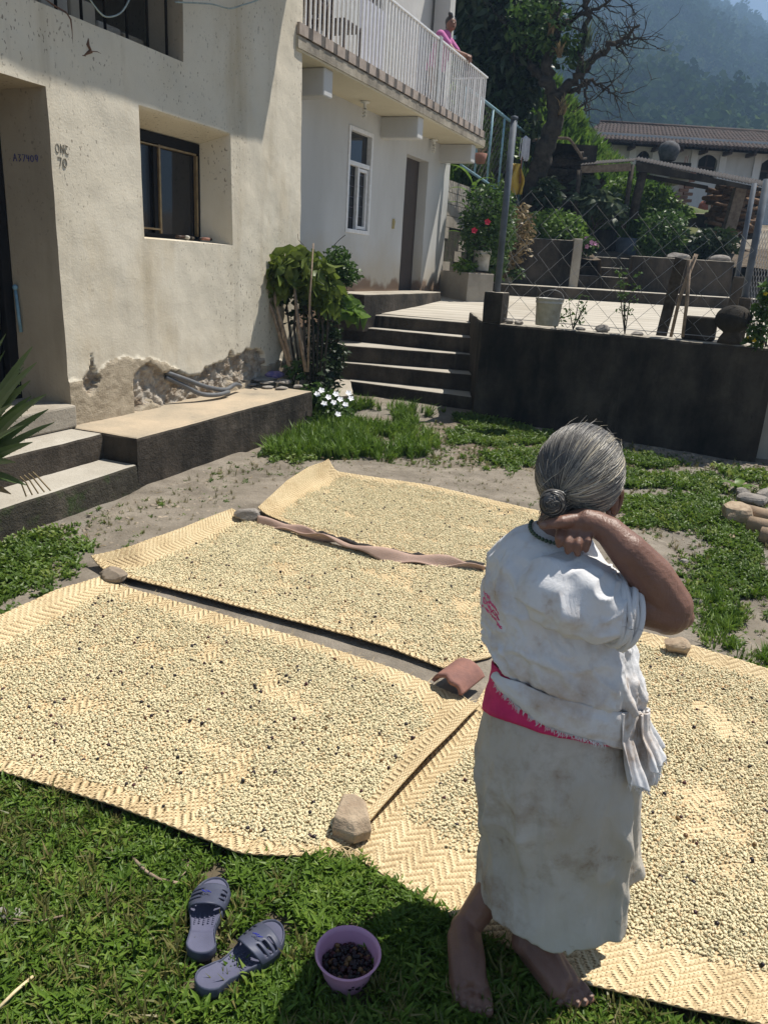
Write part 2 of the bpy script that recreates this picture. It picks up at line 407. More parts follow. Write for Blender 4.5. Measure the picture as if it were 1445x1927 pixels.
def bare_depth(s, z):
    if PX_[0] < s < PX_[-1] and z < 1.2:
        pt = float(np.interp(s, PX_, PZ_)) + .018*nz(s, z, 16) + .01*nz(s, z, 41)
        low = pt - .30 - .10*nz(s, 0, 5, 8) + (.5 if s < PX_[0]+.12 else 0)*0
        if z < pt and z > min(low, .62) - .04*nz(s, z, 18): return smooth(0, .012, pt - z)
        return 0.0
    if CH_[6][0]-.05 < s < CH_[2][0]+.05 and z < 1.3: return 1.0 if inpoly2(s + .012*nz(s, z, 26), z + .012*nz(s, z, 31, 5), CH_) else 0.0
    return 0.0
def band_top(s): return .70 + .05*nz(s, 0, 2.2, 7) + .03*nz(s, 0, 9, 2) + .10*smooth(.2, .55, s)*smooth(1.25, .7, s) - .14*smooth(1.0, 1.5, s)
def wall_off(s, z):
    o = .010*nz(s, z, 1.6, 2) + .005*nz(s, z, 5, 6)
    o -= .012*(z-.4)                     # slight batter
    bd = bare_depth(s, z)
    if bd > 0: o -= bd*(.045 + .032*nz(s, z, 8, 3) + .018*nz(s, z, 21, 3) + .008*nz(s, z, 55, 3))
    if z < band_top(s) + .015*nz(s, z, 20) and bd < .5: o += .012 + .006*nz(s, z, 30)
    return o
idx = {}; vs = []; fs = []; fm = []
def vid(i, j):
    if (i, j) not in idx:
        idx[(i, j)] = len(vs); s, z = ss[i], zz[j]; vs.append(W1(s, z, wall_off(s, z)))
    return idx[(i, j)]
for j in range(len(zz)-1):
    for i in range(len(ss)-1):
        s, z = (ss[i]+ss[i+1])/2, (zz[j]+zz[j+1])/2
        if any(a < s < b and c < z < d for a, b, c, d in opens): continue
        fs.append((vid(i, j), vid(i+1, j), vid(i+1, j+1), vid(i, j+1)))
        fm.append(1 if bare_depth(s, z) > .35 else (2 if z < band_top(s) + .02*nz(s, z, 12) else 0))
me = bpy.data.meshes.new('wall'); me.from_pydata([tuple(v) for v in vs], [], fs)
for m in (m_plaster, m_bare, m_render): me.materials.append(m)
me.polygons.foreach_set('material_index', fm); me.polygons.foreach_set('use_smooth', [m != 1 for m in fm])
wall1 = inst('wall', me, (0, 0, 0), adobe)
# the rest of the shell
mb = MB()
mb.obox(W1(SW1, 0, -.06), -N1*5, -D1*.3, (0, 0, ZT))
mb.obox(W1(SW0, 0, -.06), -N1*5, D1*.3, (0, 0, ZT))
mb.obox(W1(SW0, 0, -5.1), D1*(SW1-SW0), N1*.2, (0, 0, ZT))
mb.build('rear_wall', m_plaster, adobe)
MB().obox(W1(SW0+.3, .05, -5), D1*(SW1-SW0-.6), N1*4.6, (0, 0, .5)).build('floor', m_blackroom, adobe)
MB().obox(W1(SW0+.3, 2.75, -4.9), D1*(SW1-SW0-.6), N1*4.45, (0, 0, .12)).build('upper_floor', m_blackroom, adobe)
# window reveals (splayed) : outer rectangle to inner rectangle
def reveal(name, o, inner, depth, mat, parent, skip=()):
    s0, s1, z0, z1 = o; a0, a1, c0, c1 = inner; K = 9
    def strip(p, q, r, t_):              # p,q outer ; r,t_ inner
        def fn(u, v):
            s = (p[0]*(1-u)+q[0]*u)*(1-v) + (r[0]*(1-u)+t_[0]*u)*v; z = (p[1]*(1-u)+q[1]*u)*(1-v) + (r[1]*(1-u)+t_[1]*u)*v
            off = -depth*v + (wall_off(s, z) if v == 0 else .006*nz(s+v, z-v, 4, 1))
            return W1(s, z, off)
        return MB().grid(fn, 24, K)
    mb = MB(); O = [(s0, z0), (s1, z0), (s1, z1), (s0, z1)]; I = [(a0, c0), (a1, c0), (a1, c1), (a0, c1)]
    for k in range(4):
        if k in skip: continue
        g = strip(O[k], O[(k+1) % 4], I[k], I[(k+1) % 4]); mb.add(g.v, g.f)
    return mb.build(name, mat, parent, smooth=True)
reveal('window_reveal', opens[0], (.95, 2.06, 1.70, 2.50), .34, m_plaster, wall1)
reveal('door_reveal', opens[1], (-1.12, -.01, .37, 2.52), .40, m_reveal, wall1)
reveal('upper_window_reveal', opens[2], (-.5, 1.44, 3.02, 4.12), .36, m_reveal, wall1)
# sliding window
win = MB().obox(W1(.95, 1.70, -.37), D1*1.11, N1*.03, (0, 0, .8)).build('window', m_glass, adobe)
mb = MB(); fz = .045
for (s0, s1, z0, z1) in ((.95, 2.06, 2.42, 2.50), (.95, 2.06, 1.70, 1.735), (2.03, 2.06, 1.735, 2.42), (.95, .98, 1.735, 2.42)):
    mb.obox(W1(s0, z0, -.34), D1*(s1-s0), N1*.03, (0, 0, z1-z0))
mb.build('frame', m_darkiron, win, bevel=.004)
mb = MB()
for (s0, s1, z0, z1) in ((1.485, 1.507, 1.735, 2.42), (2.0, 2.02, 1.735, 2.40), (1.507, 2.0, 2.40, 2.416), (.98, 1.485, 2.40, 2.412), (.98, 1.485, 1.76, 1.775)):
    mb.obox(W1(s0, z0, -.336), D1*(s1-s0), N1*.035, (0, 0, z1-z0))
mb.build('sash', m_brass, win, bevel=.003)
MB().obox(W1(1.43, 1.735, -.335), D1*.05, N1*.02, (0, 0, .68)).build('sash_stile', m_darkiron, win, bevel=.003)
# doorway: dark frame and open dark door
MB().obox(W1(-.09, .37, -.46), D1*.08, N1*.06, (0, 0, 2.15)).build('door_frame', m_darkiron, adobe, bevel=.006)
MB().obox(W1(-1.12, .60, -.50), D1*1.02, N1*.04, (0, 0, 1.9)).build('door', m_darkiron, adobe, bevel=.006)
MB().obox(W1(-1.15, .37, -.6), D1*1.18, N1*.66, (0, 0, .16)).build('doorstep', m_conc, adobe, bevel=.015)
mb = MB()
mb.tube([W1(-.03, 1.28, -.36), W1(-.035, 1.12, -.345), W1(-.02, 1.0, -.35)], .012, 6); mb.ball(W1(-.03, 1.3, -.36), .02, 8, 6)
mb.build('blue_tie', simple('blue_cord', (.18, .32, .42), None, 20, .7), adobe, smooth=True)
# upper window: bars, block sill and rubble blocks inside
for k in range(9):
    s = -.42 + k*.225
    inst('window_bar', MB().tube([W1(s, 3.0, -.12), W1(s, 4.14, -.12)], .011, 8).mesh('window_bar', m_darkiron, True), (0, 0, 0), adobe)
rb = random.Random(3)
for k in range(7):
    s = -.4 + k*.27
    o = MB().obox(W1(s, 3.02, -.55), D1*.25, N1*.16, (0, 0, rb.uniform(.14, .3))).build('stacked_block', m_conc if k % 2 else m_reveal, adobe, bevel=.02)
# roof with barrel tiles along the eave (overhang .62 m, eave just above the picture)
mb = MB(); ez = 4.80
def tilecol(s, off0, off1, z0, z1, r=.05):
    rings = []
    for t in (0, 1):
        c = W1(s, z0 + (z1-z0)*t, off0 + (off1-off0)*t)
        rings.append([c + D1*(r*math.cos(a)) + Vector((0, 0, r*math.sin(a))) for a in np.linspace(0, math.pi, 9)])
        rings[-1] += [c + D1*((r-.016)*math.cos(a)) + Vector((0, 0, (r-.016)*math.sin(a))) for a in np.linspace(math.pi, 0, 9)]
    mb.rings(rings)
k = 0; s = SW0
while s < 3.40:
    ov = .572 + .014*nz(s, 0, 3.7, 5)
    tilecol(s, ov, -2.6, ez - .02, ez + 1.1); s += .105
mb.build('roof_tiles', m_tile_red, adobe, smooth=False)
mb = MB()
mb.add([W1(SW0-.1, ez-.03, .56), W1(3.43, ez-.03, .56), W1(3.43, ez+1.06, -2.6), W1(SW0-.1, ez+1.06, -2.6), W1(SW0-.1, ez-.08, .56), W1(3.43, ez-.08, .56), W1(3.43, ez+1.0, -2.6), W1(SW0-.1, ez+1.0, -2.6),],
       [(0,1,2,3), (7,6,5,4), (0,4,5,1), (1,5,6,2), (2,6,7,3), (3,7,4,0)])
mb.add([W1(SW0-.1, ez+1.06, -2.6), W1(3.43, ez+1.06, -2.6), W1(3.43, ez-.1, -5.6), W1(SW0-.1, ez-.1, -5.6)], [(0,1,2,3)])
mb.build('roof_deck', m_darkwood, adobe)
# lettering brushed by hand beside the door, and blue pen on the door reveal
def strokes(name, segs, org, du, dv, size, rad, mat, parent, nrm):
    mb = MB()
    for sg in segs:
        mb.tube([org + du*(u*size) + dv*(v*size) + nrm*.001 for u, v in sg], rad, 5, flat=1)
    return mb.build(name, mat, parent)
m_ink = simple('grey_brush_paint', (.2, .185, .15), (.3, .27, .22), 60, .9, 0)
m_pen = simple('blue_pen', (.03, .03, .16), (.06, .06, .2), 60, .7, 0)
s0, z0 = onW1(110, 286)
O_ = [(math.cos(a)*.3+.3, math.sin(a)*.5+.5) for a in np.linspace(1.6, 7.7, 14)]
def sh(sg, dx, dy=0): return [(u+dx, v+dy) for u, v in sg]
Ltxt = [sh(O_, 0), sh([(0, 0), (.02, 1), (.5, .02), (.5, 1)], .85), sh([(.5, .9), (.2, 1), (0, .6), (.1, .1), (.5, 0), (.62, .1)], 1.6),
        sh([(0, 1), (.55, .98), (.25, 0)], .35, -1.55), sh(O_, 1.15, -1.55)]
def wo_(p): return wall_off((p - O1).dot(D1), p.z)
org = W1(s0, z0); org = org + N1*(wall_off(s0+.05, z0) + .001)
strokes('lettering', Ltxt, org, D1, Vector((0, 0, 1)), .052, .0038, m_ink, wall1, N1)
pen = [[(0, 0), (.3, 1), (.6, 0)], [(.12, .4), (.5, .4)], [(.9, .9), (1.3, .9), (1.05, .5), (1.35, .3), (1.0, 0)], [(1.6, .9), (2.1, .9), (1.75, 0)], [(2.4, .9), (2.3, .45), (2.8, .45)], [(2.7, .8), (2.65, 0)], sh([(u*.8, v*.8) for u, v in O_], 3.0), sh([(u*.7, v*.6+.3) for u, v in O_], 3.8), [(4.2, .6), (4.1, 0)]]
q = W1(.012, onW1(40, 292)[1], -.05)
dv = (W1(-.01, 1, -.40) - W1(.03, 1, 0)).normalized()
# seen from the yard the reveal runs away from the viewer, so the writing reads outwards
org2 = W1(.0, onW1(50, 296)[1], -.31) + D1*(-.004)
strokes('pen_writing', pen, org2, -dv, Vector((0, 0, 1)), .045, .0026, m_pen, wall1, -D1)
# cracks and a gouge above the window
mb = MB()
def crack(px, r):
    pts = [];
    for x, y in px:
        s, z = onW1(x, y); pts.append(W1(s, z, wall_off(s, z) - .0005))
    mb.tube(pts, r, 4)
crack([(88, -6), (110, 10), (132, 22), (141, 36), (143, 55), (144, 82)], [.003, .006, .005, .007, .004, .001])
crack([(174, 72), (172, 84), (177, 96), (165, 104)], [.004, .016, .018, .003])
crack([(177, 96), (190, 97), (197, 101)], [.004, .003, .001]); crack([(162, 104), (168, 105)], [.004, .004])
mb.build('plaster_crack', simple('crack_shadow', (.10, .05, .03), (.16, .09, .06), 30, .95, 0), wall1)
# loose wires hanging on the facade
mb = MB()
for px in ([(150, -30), (185, 20), (205, 32), (232, 20), (252, -20)], [(330, 4), (372, 6), (400, 8), (432, 16), (455, 10), (485, 0), (500, -14)]):
    pts = []
    for x, y in px:
        s, z = onW1(x, y, .03); pts.append(W1(s, z, .03))
    sp = []
    for a, b, c, d in zip([pts[0]]+pts[:-2], pts[:-1], pts[1:], pts[2:]+[pts[-1]]):
        for t in (0, .25, .5, .75): sp.append(.5*((2*b)+(c-a)*t+(2*a-5*b+4*c-d)*t*t+(3*b-a-3*c+d)*t**3))
    mb.tube(sp + [pts[-1]], .006, 6)
mb.build('cable', simple('grey_cable', (.34, .4, .38), None, 20, .6, 0), adobe, smooth=True)

# ================================================================== porch and its two steps
def block(name, poly, z0, z1, mtop, mside, res=None, wob=.012, bev=.02, **kw):
    """prism with a worn, slightly wavy outline; top and sides carry their own finish"""
    pts = []
    for k in range(len(poly)):
        a, b = Vector(poly[k]), Vector(poly[(k+1) % len(poly)]); m = max(1, int((b-a).length/.12))
        for i in range(m): pts.append(a + (b-a)*i/m)
    n = len(pts); c = sum((Vector((p.x, p.y, 0)) for p in pts), Vector())/n; vs = []; fs = []; mi = []
    ctr = c
    area = sum(pts[k].x*pts[(k+1) % n].y - pts[(k+1) % n].x*pts[k].y for k in range(n))
    if area < 0: pts = pts[::-1]
    def nrm(k):
        t = (pts[(k+1) % n] - pts[k-1]); return Vector((t.y, -t.x, 0)).normalized()
    lv = [(z0, 0), (z0+(z1-z0)*.35, .006), (z0+(z1-z0)*.7, .004), (z1-bev, 0), (z1-bev*.3, -bev*.35), (z1, -bev)]
    for z, o in lv:
        for k, p in enumerate(pts):
            w = wob*(nz(p.x, p.y + z*2, 2.4, z) + .5*nz(p.x, p.y, 9, z*3))
            q = p + nrm(k)*(o + w); zz_ = z + (p.z if len(p) == 3 else 0) + .25*wob*nz(p.x, p.y, 5, 2)
            vs.append((q.x, q.y, zz_))
    for l in range(len(lv)-1):
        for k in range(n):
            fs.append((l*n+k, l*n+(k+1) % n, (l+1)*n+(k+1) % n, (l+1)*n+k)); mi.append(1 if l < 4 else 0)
    fs.append(tuple((len(lv)-1)*n + k for k in range(n))); mi.append(0)
    me = bpy.data.meshes.new(name); me.from_pydata(vs, [], fs); me.materials.append(mtop); me.materials.append(mside)
    me.polygons.foreach_set('material_index', mi)
    o = inst(name, me, (0, 0, 0), kw.pop('parent', None)); return tag(o, **kw)
def s3(s, off): p = W1(s, 0, off); return Vector((p.x, p.y, 0))
def porch_mat():
    t = NT('porch_floor')
    col = t.ramp(t.noise(2.4, 8, .65), [(.3, (.46, .37, .265)), (.6, (.33, .28, .21)), (.75, (.19, .17, .14))])
    t.bump(t.noise(30, 6), .4, .012); return t.done(col, .92, .15)
m_porch = porch_mat()
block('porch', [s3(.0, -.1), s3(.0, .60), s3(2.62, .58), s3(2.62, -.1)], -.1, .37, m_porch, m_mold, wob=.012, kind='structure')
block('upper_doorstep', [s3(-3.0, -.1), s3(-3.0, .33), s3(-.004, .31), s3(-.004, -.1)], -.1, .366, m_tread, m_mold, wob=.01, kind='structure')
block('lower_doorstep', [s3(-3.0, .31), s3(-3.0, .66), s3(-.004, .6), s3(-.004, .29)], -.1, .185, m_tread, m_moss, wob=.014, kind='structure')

# ================================================================== stairs up to the terrace
LV = [(.2, (655, 716), (888, 747)), (.4, (640, 681), (896, 706)), (.6, (628, 648), (899, 668)), (.79, (628, 611), (902, 637)), (.95, (625, 586), (906, 609))]
stair = thing('staircase', G(768, 735, 0), 'five worn concrete steps with dark risers leading up to the terrace', 'steps')
for k, (z, l, r) in enumerate(LV):
    a, b = G(*l, z), G(*r, z); a.z = b.z = 0
    back = Vector((.05, 1.0 if k < 4 else .5, 0))
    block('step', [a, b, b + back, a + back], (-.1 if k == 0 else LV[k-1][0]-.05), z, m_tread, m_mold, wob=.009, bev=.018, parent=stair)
# low landing kerb at the left foot of the stairs
a, b, c = G(590, 752, .2), G(668, 740, .2), G(655, 716, .2)
block('landing', [Vector((a.x, a.y-.05, 0)), Vector((b.x-.01, b.y, 0)), Vector((c.x-.01, c.y+.5, 0)), Vector((a.x, a.y+1.2, 0))], -.1, .195, m_conc, m_mold, wob=.012, kind='structure')

# ================================================================== terrace
TZ = lambda y: .95 + .045*(y-10.45)
rw0, rw1 = G(890, 790), G(1420, 870)
rdir = (rw1-rw0).normalized(); rnor = Vector((rdir.y, -rdir.x, 0))      # towards the yard
tl, tr = G(625, 586, .95), G(906, 609, .95)
poly = [(tl.x-.6, tl.y+.30), (tr.x+.02, tr.y+.30), (rw0.x+.22, tr.y+.30), (rw0.x+.30, rw0.y+.15), (rw1.x+.5, rw1.y+.0), (9.5, 7.3), (9.5, 15.6), (-3.4, 15.6), (-3.4, 10.6)]
mb = MB(); nP = len(poly)
mb.add([(x, y, TZ(y)) for x, y in poly] + [(x, y, -.12) for x, y in poly], [tuple(range(nP))] + [(k, nP+k, nP+(k+1) % nP, (k+1) % nP) for k in range(nP)])
mb.build('terrace', m_terr, kind='structure')
# ================================================================== retaining wall and its post
RWT = 1.07
def rw(t, off=0.0, z=0.0): return rw0 + rdir*t + rnor*off + Vector((0, 0, z))
RWL = (rw1-rw0).length
def v2(p): return Vector((p.x, p.y, 0))
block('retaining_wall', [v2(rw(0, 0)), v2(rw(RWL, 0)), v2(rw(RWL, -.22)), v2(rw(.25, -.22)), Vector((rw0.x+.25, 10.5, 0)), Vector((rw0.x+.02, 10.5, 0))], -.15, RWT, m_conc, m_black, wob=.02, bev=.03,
      label='black stained concrete retaining wall below the wire fence', cat='wall')
block('concrete_post', [v2(rw(0, .004)), v2(rw(.2, .004)), v2(rw(.2, -.2)), v2(rw(0, -.2))], RWT-.004, 1.385, m_conc, m_mold, wob=.006, bev=.012,
      label='short dark concrete post on the wall end beside the stairs', cat='post')
mb = MB(); q = G(905, 770, .0)
for k in range(11):
    a = q + rdir*(-.14 + k*.035) + Vector((0, -.02, .03)); mb.tube([a, a + Vector((0, -.015, .1)), a + Vector((0, .04, .16))], .009, 6)
mb.build('black_grate', m_darkiron, label='small black ribbed drain pipe piece lying at the foot of the stairs', cat='pipe', smooth=True)

# ================================================================== second house
AZ2 = math.radians(23.0)
D2 = Vector((math.sin(AZ2), math.cos(AZ2), 0)); N2 = Vector((math.cos(AZ2), -math.sin(AZ2), 0))
O2 = A(769, 546, 13.0); O2.z = 0
def W2(s, z, off=0.0): return O2 + D2*s + N2*off + Vector((0, 0, z))
def onW2(x, y, off=0.0):
    p = P(x, y, O2 + N2*off, N2); return (p - O2).dot(D2), p.z
h2 = thing('concrete_house', W2(0, 1.05, -.5), 'pale grey two storey house with a white railed balcony above a brown door', 'house')
SA, SB, ZB, ZT2 = -4.6, 1.50, .8, 6.4
def house2_mat():
    t = NT('house_paint'); w = t.pos()
    col = t.ramp(t.noise(1.6, 7, .6, t.pos((1, 1, .4))), [(.3, (.56, .56, .545)), (.7, (.47, .465, .445))])
    sp = t.n('ShaderNodeSeparateXYZ'); t.l(w, sp.inputs[0])
    f = t.math('ADD', sp.outputs['Z'], t.math('MULTIPLY', t.noise(2.2, 7, .65), .9))
    col = t.mix(t.ramp(t.math('MULTIPLY', f, .25), [(.40, .75), (.60, 0.0)]), col, (.44, .36, .235))
    col = t.mix(t.ramp(t.math('MULTIPLY', t.math('ADD', sp.outputs['Z'], t.math('MULTIPLY', t.noise(3.2, 5), .55)), .25), [(.395, .8), (.42, 0.0)]), col, (.19, .11, .065))
    t.bump(t.noise(35, 5), .2, .01); return t.done(col, .9, .15)
m_h2 = house2_mat()
ops2 = [(-2.35, -1.625, 1.97, 3.255), (-.42, .48, 1.2, 3.18)]
s2 = axes1(SA, SB, .12, [o[0] for o in ops2] + [o[1] for o in ops2]); z2 = axes1(ZB, 3.6, .12, [o[2] for o in ops2] + [o[3] for o in ops2])
mb = MB(); idx = {}
def vid2(i, j):
    if (i, j) not in idx:
        idx[(i, j)] = len(mb.v); s, z = s2[i], z2[j]; mb.v.append(tuple(W2(s + (.0 if i < len(s2)-1 else .12*(z-1.2)/2.1*0), z, .006*nz(s, z, 2))))
    return idx[(i, j)]
for j in range(len(z2)-1):
    for i in range(len(s2)-1):
        s, z = (s2[i]+s2[i+1])/2, (z2[j]+z2[j+1])/2
        if any(a < s < b and c < z < d for a, b, c, d in ops2): continue
        mb.f.append((vid2(i, j), vid2(i+1, j), vid2(i+1, j+1), vid2(i, j+1)))
w2 = mb.build('wall', m_h2, h2, smooth=True)
mb = MB()
mb.obox(W2(SB, ZB, -.002), -N2*4.5, -D2*.2, (0, 0, 2.72))
mb.obox(W2(SA, ZB, -.01), -N2*4.5, D2*.2, (0, 0, 2.72)); mb.obox(W2(SA, ZB, -4.5), D2*(SB-SA), N2*.2, (0, 0, 2.72))
mb.build('side_wall', m_h2, h2)
# upper storey set back behind the balcony
mb = MB()
mb.obox(W2(SA, 3.72, -.35), D2*3.2, -N2*.2, (0, 0, 2.6)); mb.obox(W2(-.75, 3.72, -.35), D2*2.0, -N2*.2, (0, 0, 2.6)); mb.obox(W2(-1.4, 5.75, -.35), D2*.65, -N2*.2, (0, 0, .57))
mb.obox(W2(1.05, 3.72, -.30), D2*.22, N2*.26, (0, 0, 2.6))
mb.obox(W2(1.25, 3.72, -.55), -N2*4, -D2*.2, (0, 0, 2.6))
mb.build('upper_wall', m_plaster_w, h2)
MB().obox(W2(-1.4, 3.72, -.50), D2*.65, N2*.04, (0, 0, 2.03)).build('balcony_door', m_darkwood, h2)
ww = MB().obox(W2(-3.25, 4.35, -.345), D2*.75, N2*.03, (0, 0, 1.1)).build('upper_window', m_glass, h2)
mb = MB()
for (a, b, c, d) in ((-3.29, -3.25, 4.31, 5.49), (-2.5, -2.46, 4.31, 5.49), (-3.25, -2.5, 4.31, 4.35), (-2.9, -2.86, 4.35, 5.45)): mb.obox(W2(a, c, -.345), D2*(b-a), N2*.05, (0, 0, d-c))
mb.build('frame', m_alu, ww)
# window below
def rect2(s0, s1, z0, z1, off, th, t, mb):
    mb.obox(W2(s0, z0, off), D2*t, N2*th, (0, 0, z1-z0)); mb.obox(W2(s1-t, z0, off), D2*t, N2*th, (0, 0, z1-z0))
    mb.obox(W2(s0+t, z0, off), D2*(s1-s0-2*t), N2*th, (0, 0, t)); mb.obox(W2(s0+t, z1-t, off), D2*(s1-s0-2*t), N2*th, (0, 0, t))
wn2 = MB().obox(W2(-2.33, 2.0, -.08), D2*.68, N2*.02, (0, 0, 1.23)).build('window', m_glass, h2)
mb = MB(); rect2(-2.35, -1.625, 1.97, 3.255, -.06, .075, .05, mb); mb.obox(W2(-2.30, 2.80, -.06), D2*.625, N2*.06, (0, 0, .055))
mb.build('frame', m_whitemetal, wn2, bevel=.005)
mb = MB(); rect2(-1.98, -1.69, 2.03, 2.79, -.058, .04, .04, mb); mb.obox(W2(-2.02, 2.02, -.055), D2*.035, N2*.05, (0, 0, .78))
mb.build('sash', m_whitemetal, wn2, bevel=.004)
mb = MB()
for z in (2.16, 2.29, 2.42, 2.55, 2.68): mb.obox(W2(-2.30, z, -.055), D2*.27, N2*.004, (0, 0, .008)); mb.obox(W2(-1.94, z+.03, -.055), D2*.21, N2*.004, (0, 0, .008))
mb.build('louvre_edge', simple('glass_edge', (.10, .09, .12), None, 20, .3, 0), wn2)
# doorway
mb = MB(); d_ = .16
mb.obox(W2(-.46, 1.15, -.0-d_), D2*.038, N2*d_, (0, 0, 2.05)); mb.obox(W2(.482, 1.15, -d_), D2*.038, N2*d_, (0, 0, 2.05)); mb.obox(W2(-.46, 3.182, -d_), D2*.98, N2*d_, (0, 0, .05))
mb.build('door_reveal', m_h2, h2)
MB().obox(W2(-.46, 1.15, -d_-.06), D2*.98, N2*.055, (0, 0, 2.1)).build('door', m_door, h2)
mb = MB(); sv, zv = onW2(738, 421)
mb.box(W2(sv, zv, .012), .05, .02, .14, -AZ2); mb.tube([W2(sv+.04, zv+.05, .01), W2(sv+.06, zv+.04, .02), W2(sv+.055, zv-.04, .01)], .006, 5)
mb.build('switch_box', simple('yellowed_plastic', (.5, .42, .22), None, 20, .6), h2)
# kerb in front of the house
def k2(s, off): p = W2(s, 0, off); return Vector((p.x, p.y, 0))
block('house_kerb', [k2(-2.75, -.05), k2(-2.75, .52), k2(-.95, .50), k2(.42, .40), k2(.42, -.05)], .75, 1.215, m_conc, m_mold, wob=.014, kind='structure')
# balcony slab, beams, edge tiles
bal = MB(); bs0, bs1, bz, bd = -4.7, 1.40, 3.51, .60
bal.obox(W2(bs0, bz, -.4), D2*(bs1-bs0), N2*(bd+.4), (0, 0, .13)); slab = bal.build('balcony_slab', m_soffit, h2, bevel=.008)
for s in (-4.05, -1.40, .93):
    o = MB().obox(W2(s, bz-.27, -.02), D2*.20, N2*(bd-.03), (0, 0, .27)).build('beam', m_h2, h2, bevel=.015)
mm = MB().obox((0, 0, 0), D2*.172, N2*.03, (0, 0, .10)).mesh('edge_tile', m_tile_red); mm2 = mm.copy()
m_tpink = simple('faded_pink_tile', (.40, .335, .285), (.27, .22, .185), 12, .85, .3)
m_tgrey = simple('sooty_tile_joint', (.14, .125, .11), (.07, .06, .055), 12, .9, .4)
mm.materials.clear(); mm.materials.append(m_tpink)
mm2.materials.clear(); mm2.materials.append(m_tgrey)
mm2 = MB().obox((0, 0, 0), D2*.09, N2*.027, (0, 0, .10)).mesh('edge_joint', m_tgrey)
s = bs0; k = 0
while s < bs1-.25:
    inst('edge_tile', mm, W2(s, bz+.135, bd-.005), slab); inst('edge_joint', mm2, W2(s+.172, bz+.135, bd-.006), slab); s += .262
MB().obox(W2(bs0, bz+.135, -.4), D2*(bs1-bs0), N2*(bd+.38), (0, 0, .085)).build('balcony_floor', m_conc, h2)
MB().obox(W2(bs0, bz+.02, bd+.001), D2*(bs1-bs0), N2*.012, (0, 0, .10)).build('slab_edge', concrete('streaked_edge', (.42, .38, .31), (.3, .26, .2), (.08, .07, .06), .55), h2)
# railing
rail = thing('balcony_railing', W2(-1, 3.7, .57), 'white metal balcony railing with close vertical bars and a centre post', 'railing')
r0, r1, zb_, zt_ = -4.55, 1.36, 3.74, 4.55
MB().obox(W2(r0, zt_-.02, .545), D2*(r1-r0), N2*.035, (0, 0, .025)).build('top_rail', m_whitemetal, rail, bevel=.004)
MB().obox(W2(r0, zb_, .547), D2*(r1-r0), N2*.03, (0, 0, .025)).build('bottom_rail', simple('rust_streaked_white', (.6, .55, .5), (.3, .13, .07), 14, .6, .1), rail, bevel=.004)
bm = MB().obox((-.009, -.009, zb_+.025), (.018, 0, 0), (0, .018, 0), (0, 0, zt_-zb_-.045)).mesh('baluster', m_whitemetal)
nb = 60
for k in range(nb + 1):
    s = r0 + .06 + (r1-.06-r0-.06)*k/nb
    if abs(s - (-.83)) < .07: continue
    p = W2(s, 0, .562); inst('baluster', bm, p, rail, rot=(0, 0, -AZ2))
MB().obox(W2(-.89, 3.62, .53), D2*.09, N2*.06, (0, 0, .96)).build('post', m_alu, rail, bevel=.006)
for s in (-3.4, -2.1, .25): MB().obox(W2(s, 3.65, .55), D2*.02, N2*.02, (0, 0, .1)).build('foot', m_rust, rail)
# end return of the railing
for k in range(1, 6): inst('baluster', bm, W2(r1-.01, 0, .56 - k*.10), rail, rot=(0, 0, -AZ2))
MB().obox(W2(r1-.03, zt_-.021, -.0), D2*.028, N2*.545, (0, 0, .025)).build('top_rail', m_whitemetal, rail)
MB().obox(W2(r1-.03, zb_+.001, -.0), D2*.028, N2*.545, (0, 0, .025)).build('bottom_rail', m_whitemetal, rail)
# bulbs under the balcony
m_bulb = simple('white_glass_bulb', (.75, .74, .68), None, 20, .3, 0, spec=.5)
for (px, py, lb) in ((687, 190, 'spiral light bulb hanging under the balcony above the window'), (817, 262, 'spiral light bulb hanging under the balcony near the house corner')):
    p = P(px, py, Vector((0, 0, bz)), Vector((0, 0, 1))); p.z = bz
    t_ = thing('light_bulb', p, lb, 'light bulb', 'bulbs under the balcony')
    MB().lathe(p, [(.0, -.001), (.06, -.002), (.06, -.02), (.02, -.03), (.02, -.08)], 14).build('holder', m_bulb, t_, smooth=True)
    sp = [p + Vector((.02*math.cos(a), .02*math.sin(a), -.08 - .010*a/1.6)) for a in np.linspace(0, 18, 60)]
    MB().tube(sp, .010, 6).build('tube', m_bulb, t_, smooth=True)
# carved wooden chair on the balcony, and its neighbour
def woodchair(s, label):
    t_ = thing('wooden_chair', W2(s, 3.73, .1), label, 'chair', 'carved chairs on the balcony')
    for ds in (0, .42):
        for do in (0, .36): MB().obox(W2(s+ds, 3.73, -.12+do), D2*.045, N2*.045, (0, 0, .45 if do else 1.05)).build('leg', m_darkwood, t_, bevel=.008)
    MB().obox(W2(s-.01, 4.16, -.13), D2*.49, N2*.43, (0, 0, .05)).build('seat', m_darkwood, t_, bevel=.01)
    for z in (4.36, 4.58, 4.74): MB().obox(W2(s+.04, z, -.11), D2*.39, N2*.025, (0, 0, .05)).build('back_rail', m_darkwood, t_, bevel=.006)
    for k in range(4): MB().lathe(W2(s+.09+k*.095, 4.41, -.10), [(.012, 0), (.024, .04), (.014, .08), (.024, .12), (.012, .17)], 8).build('spindle', m_darkwood, t_, smooth=True)
woodchair(-3.95, 'dark carved wooden chair at the left end of the balcony')
woodchair(-3.15, 'reddish wooden chair half hidden behind the balcony bars')
mb = MB(); mb.obox(W2(-2.3, 3.74, .05), D2*.75, N2*.02, (0, 0, .95)); mb.build('hanging_sheet', simple('lilac_cloth', (.5, .5, .56), (.42, .42, .48), 5, .9, .3, 9), label='pale lilac sheet hung behind the balcony bars', cat='sheet')
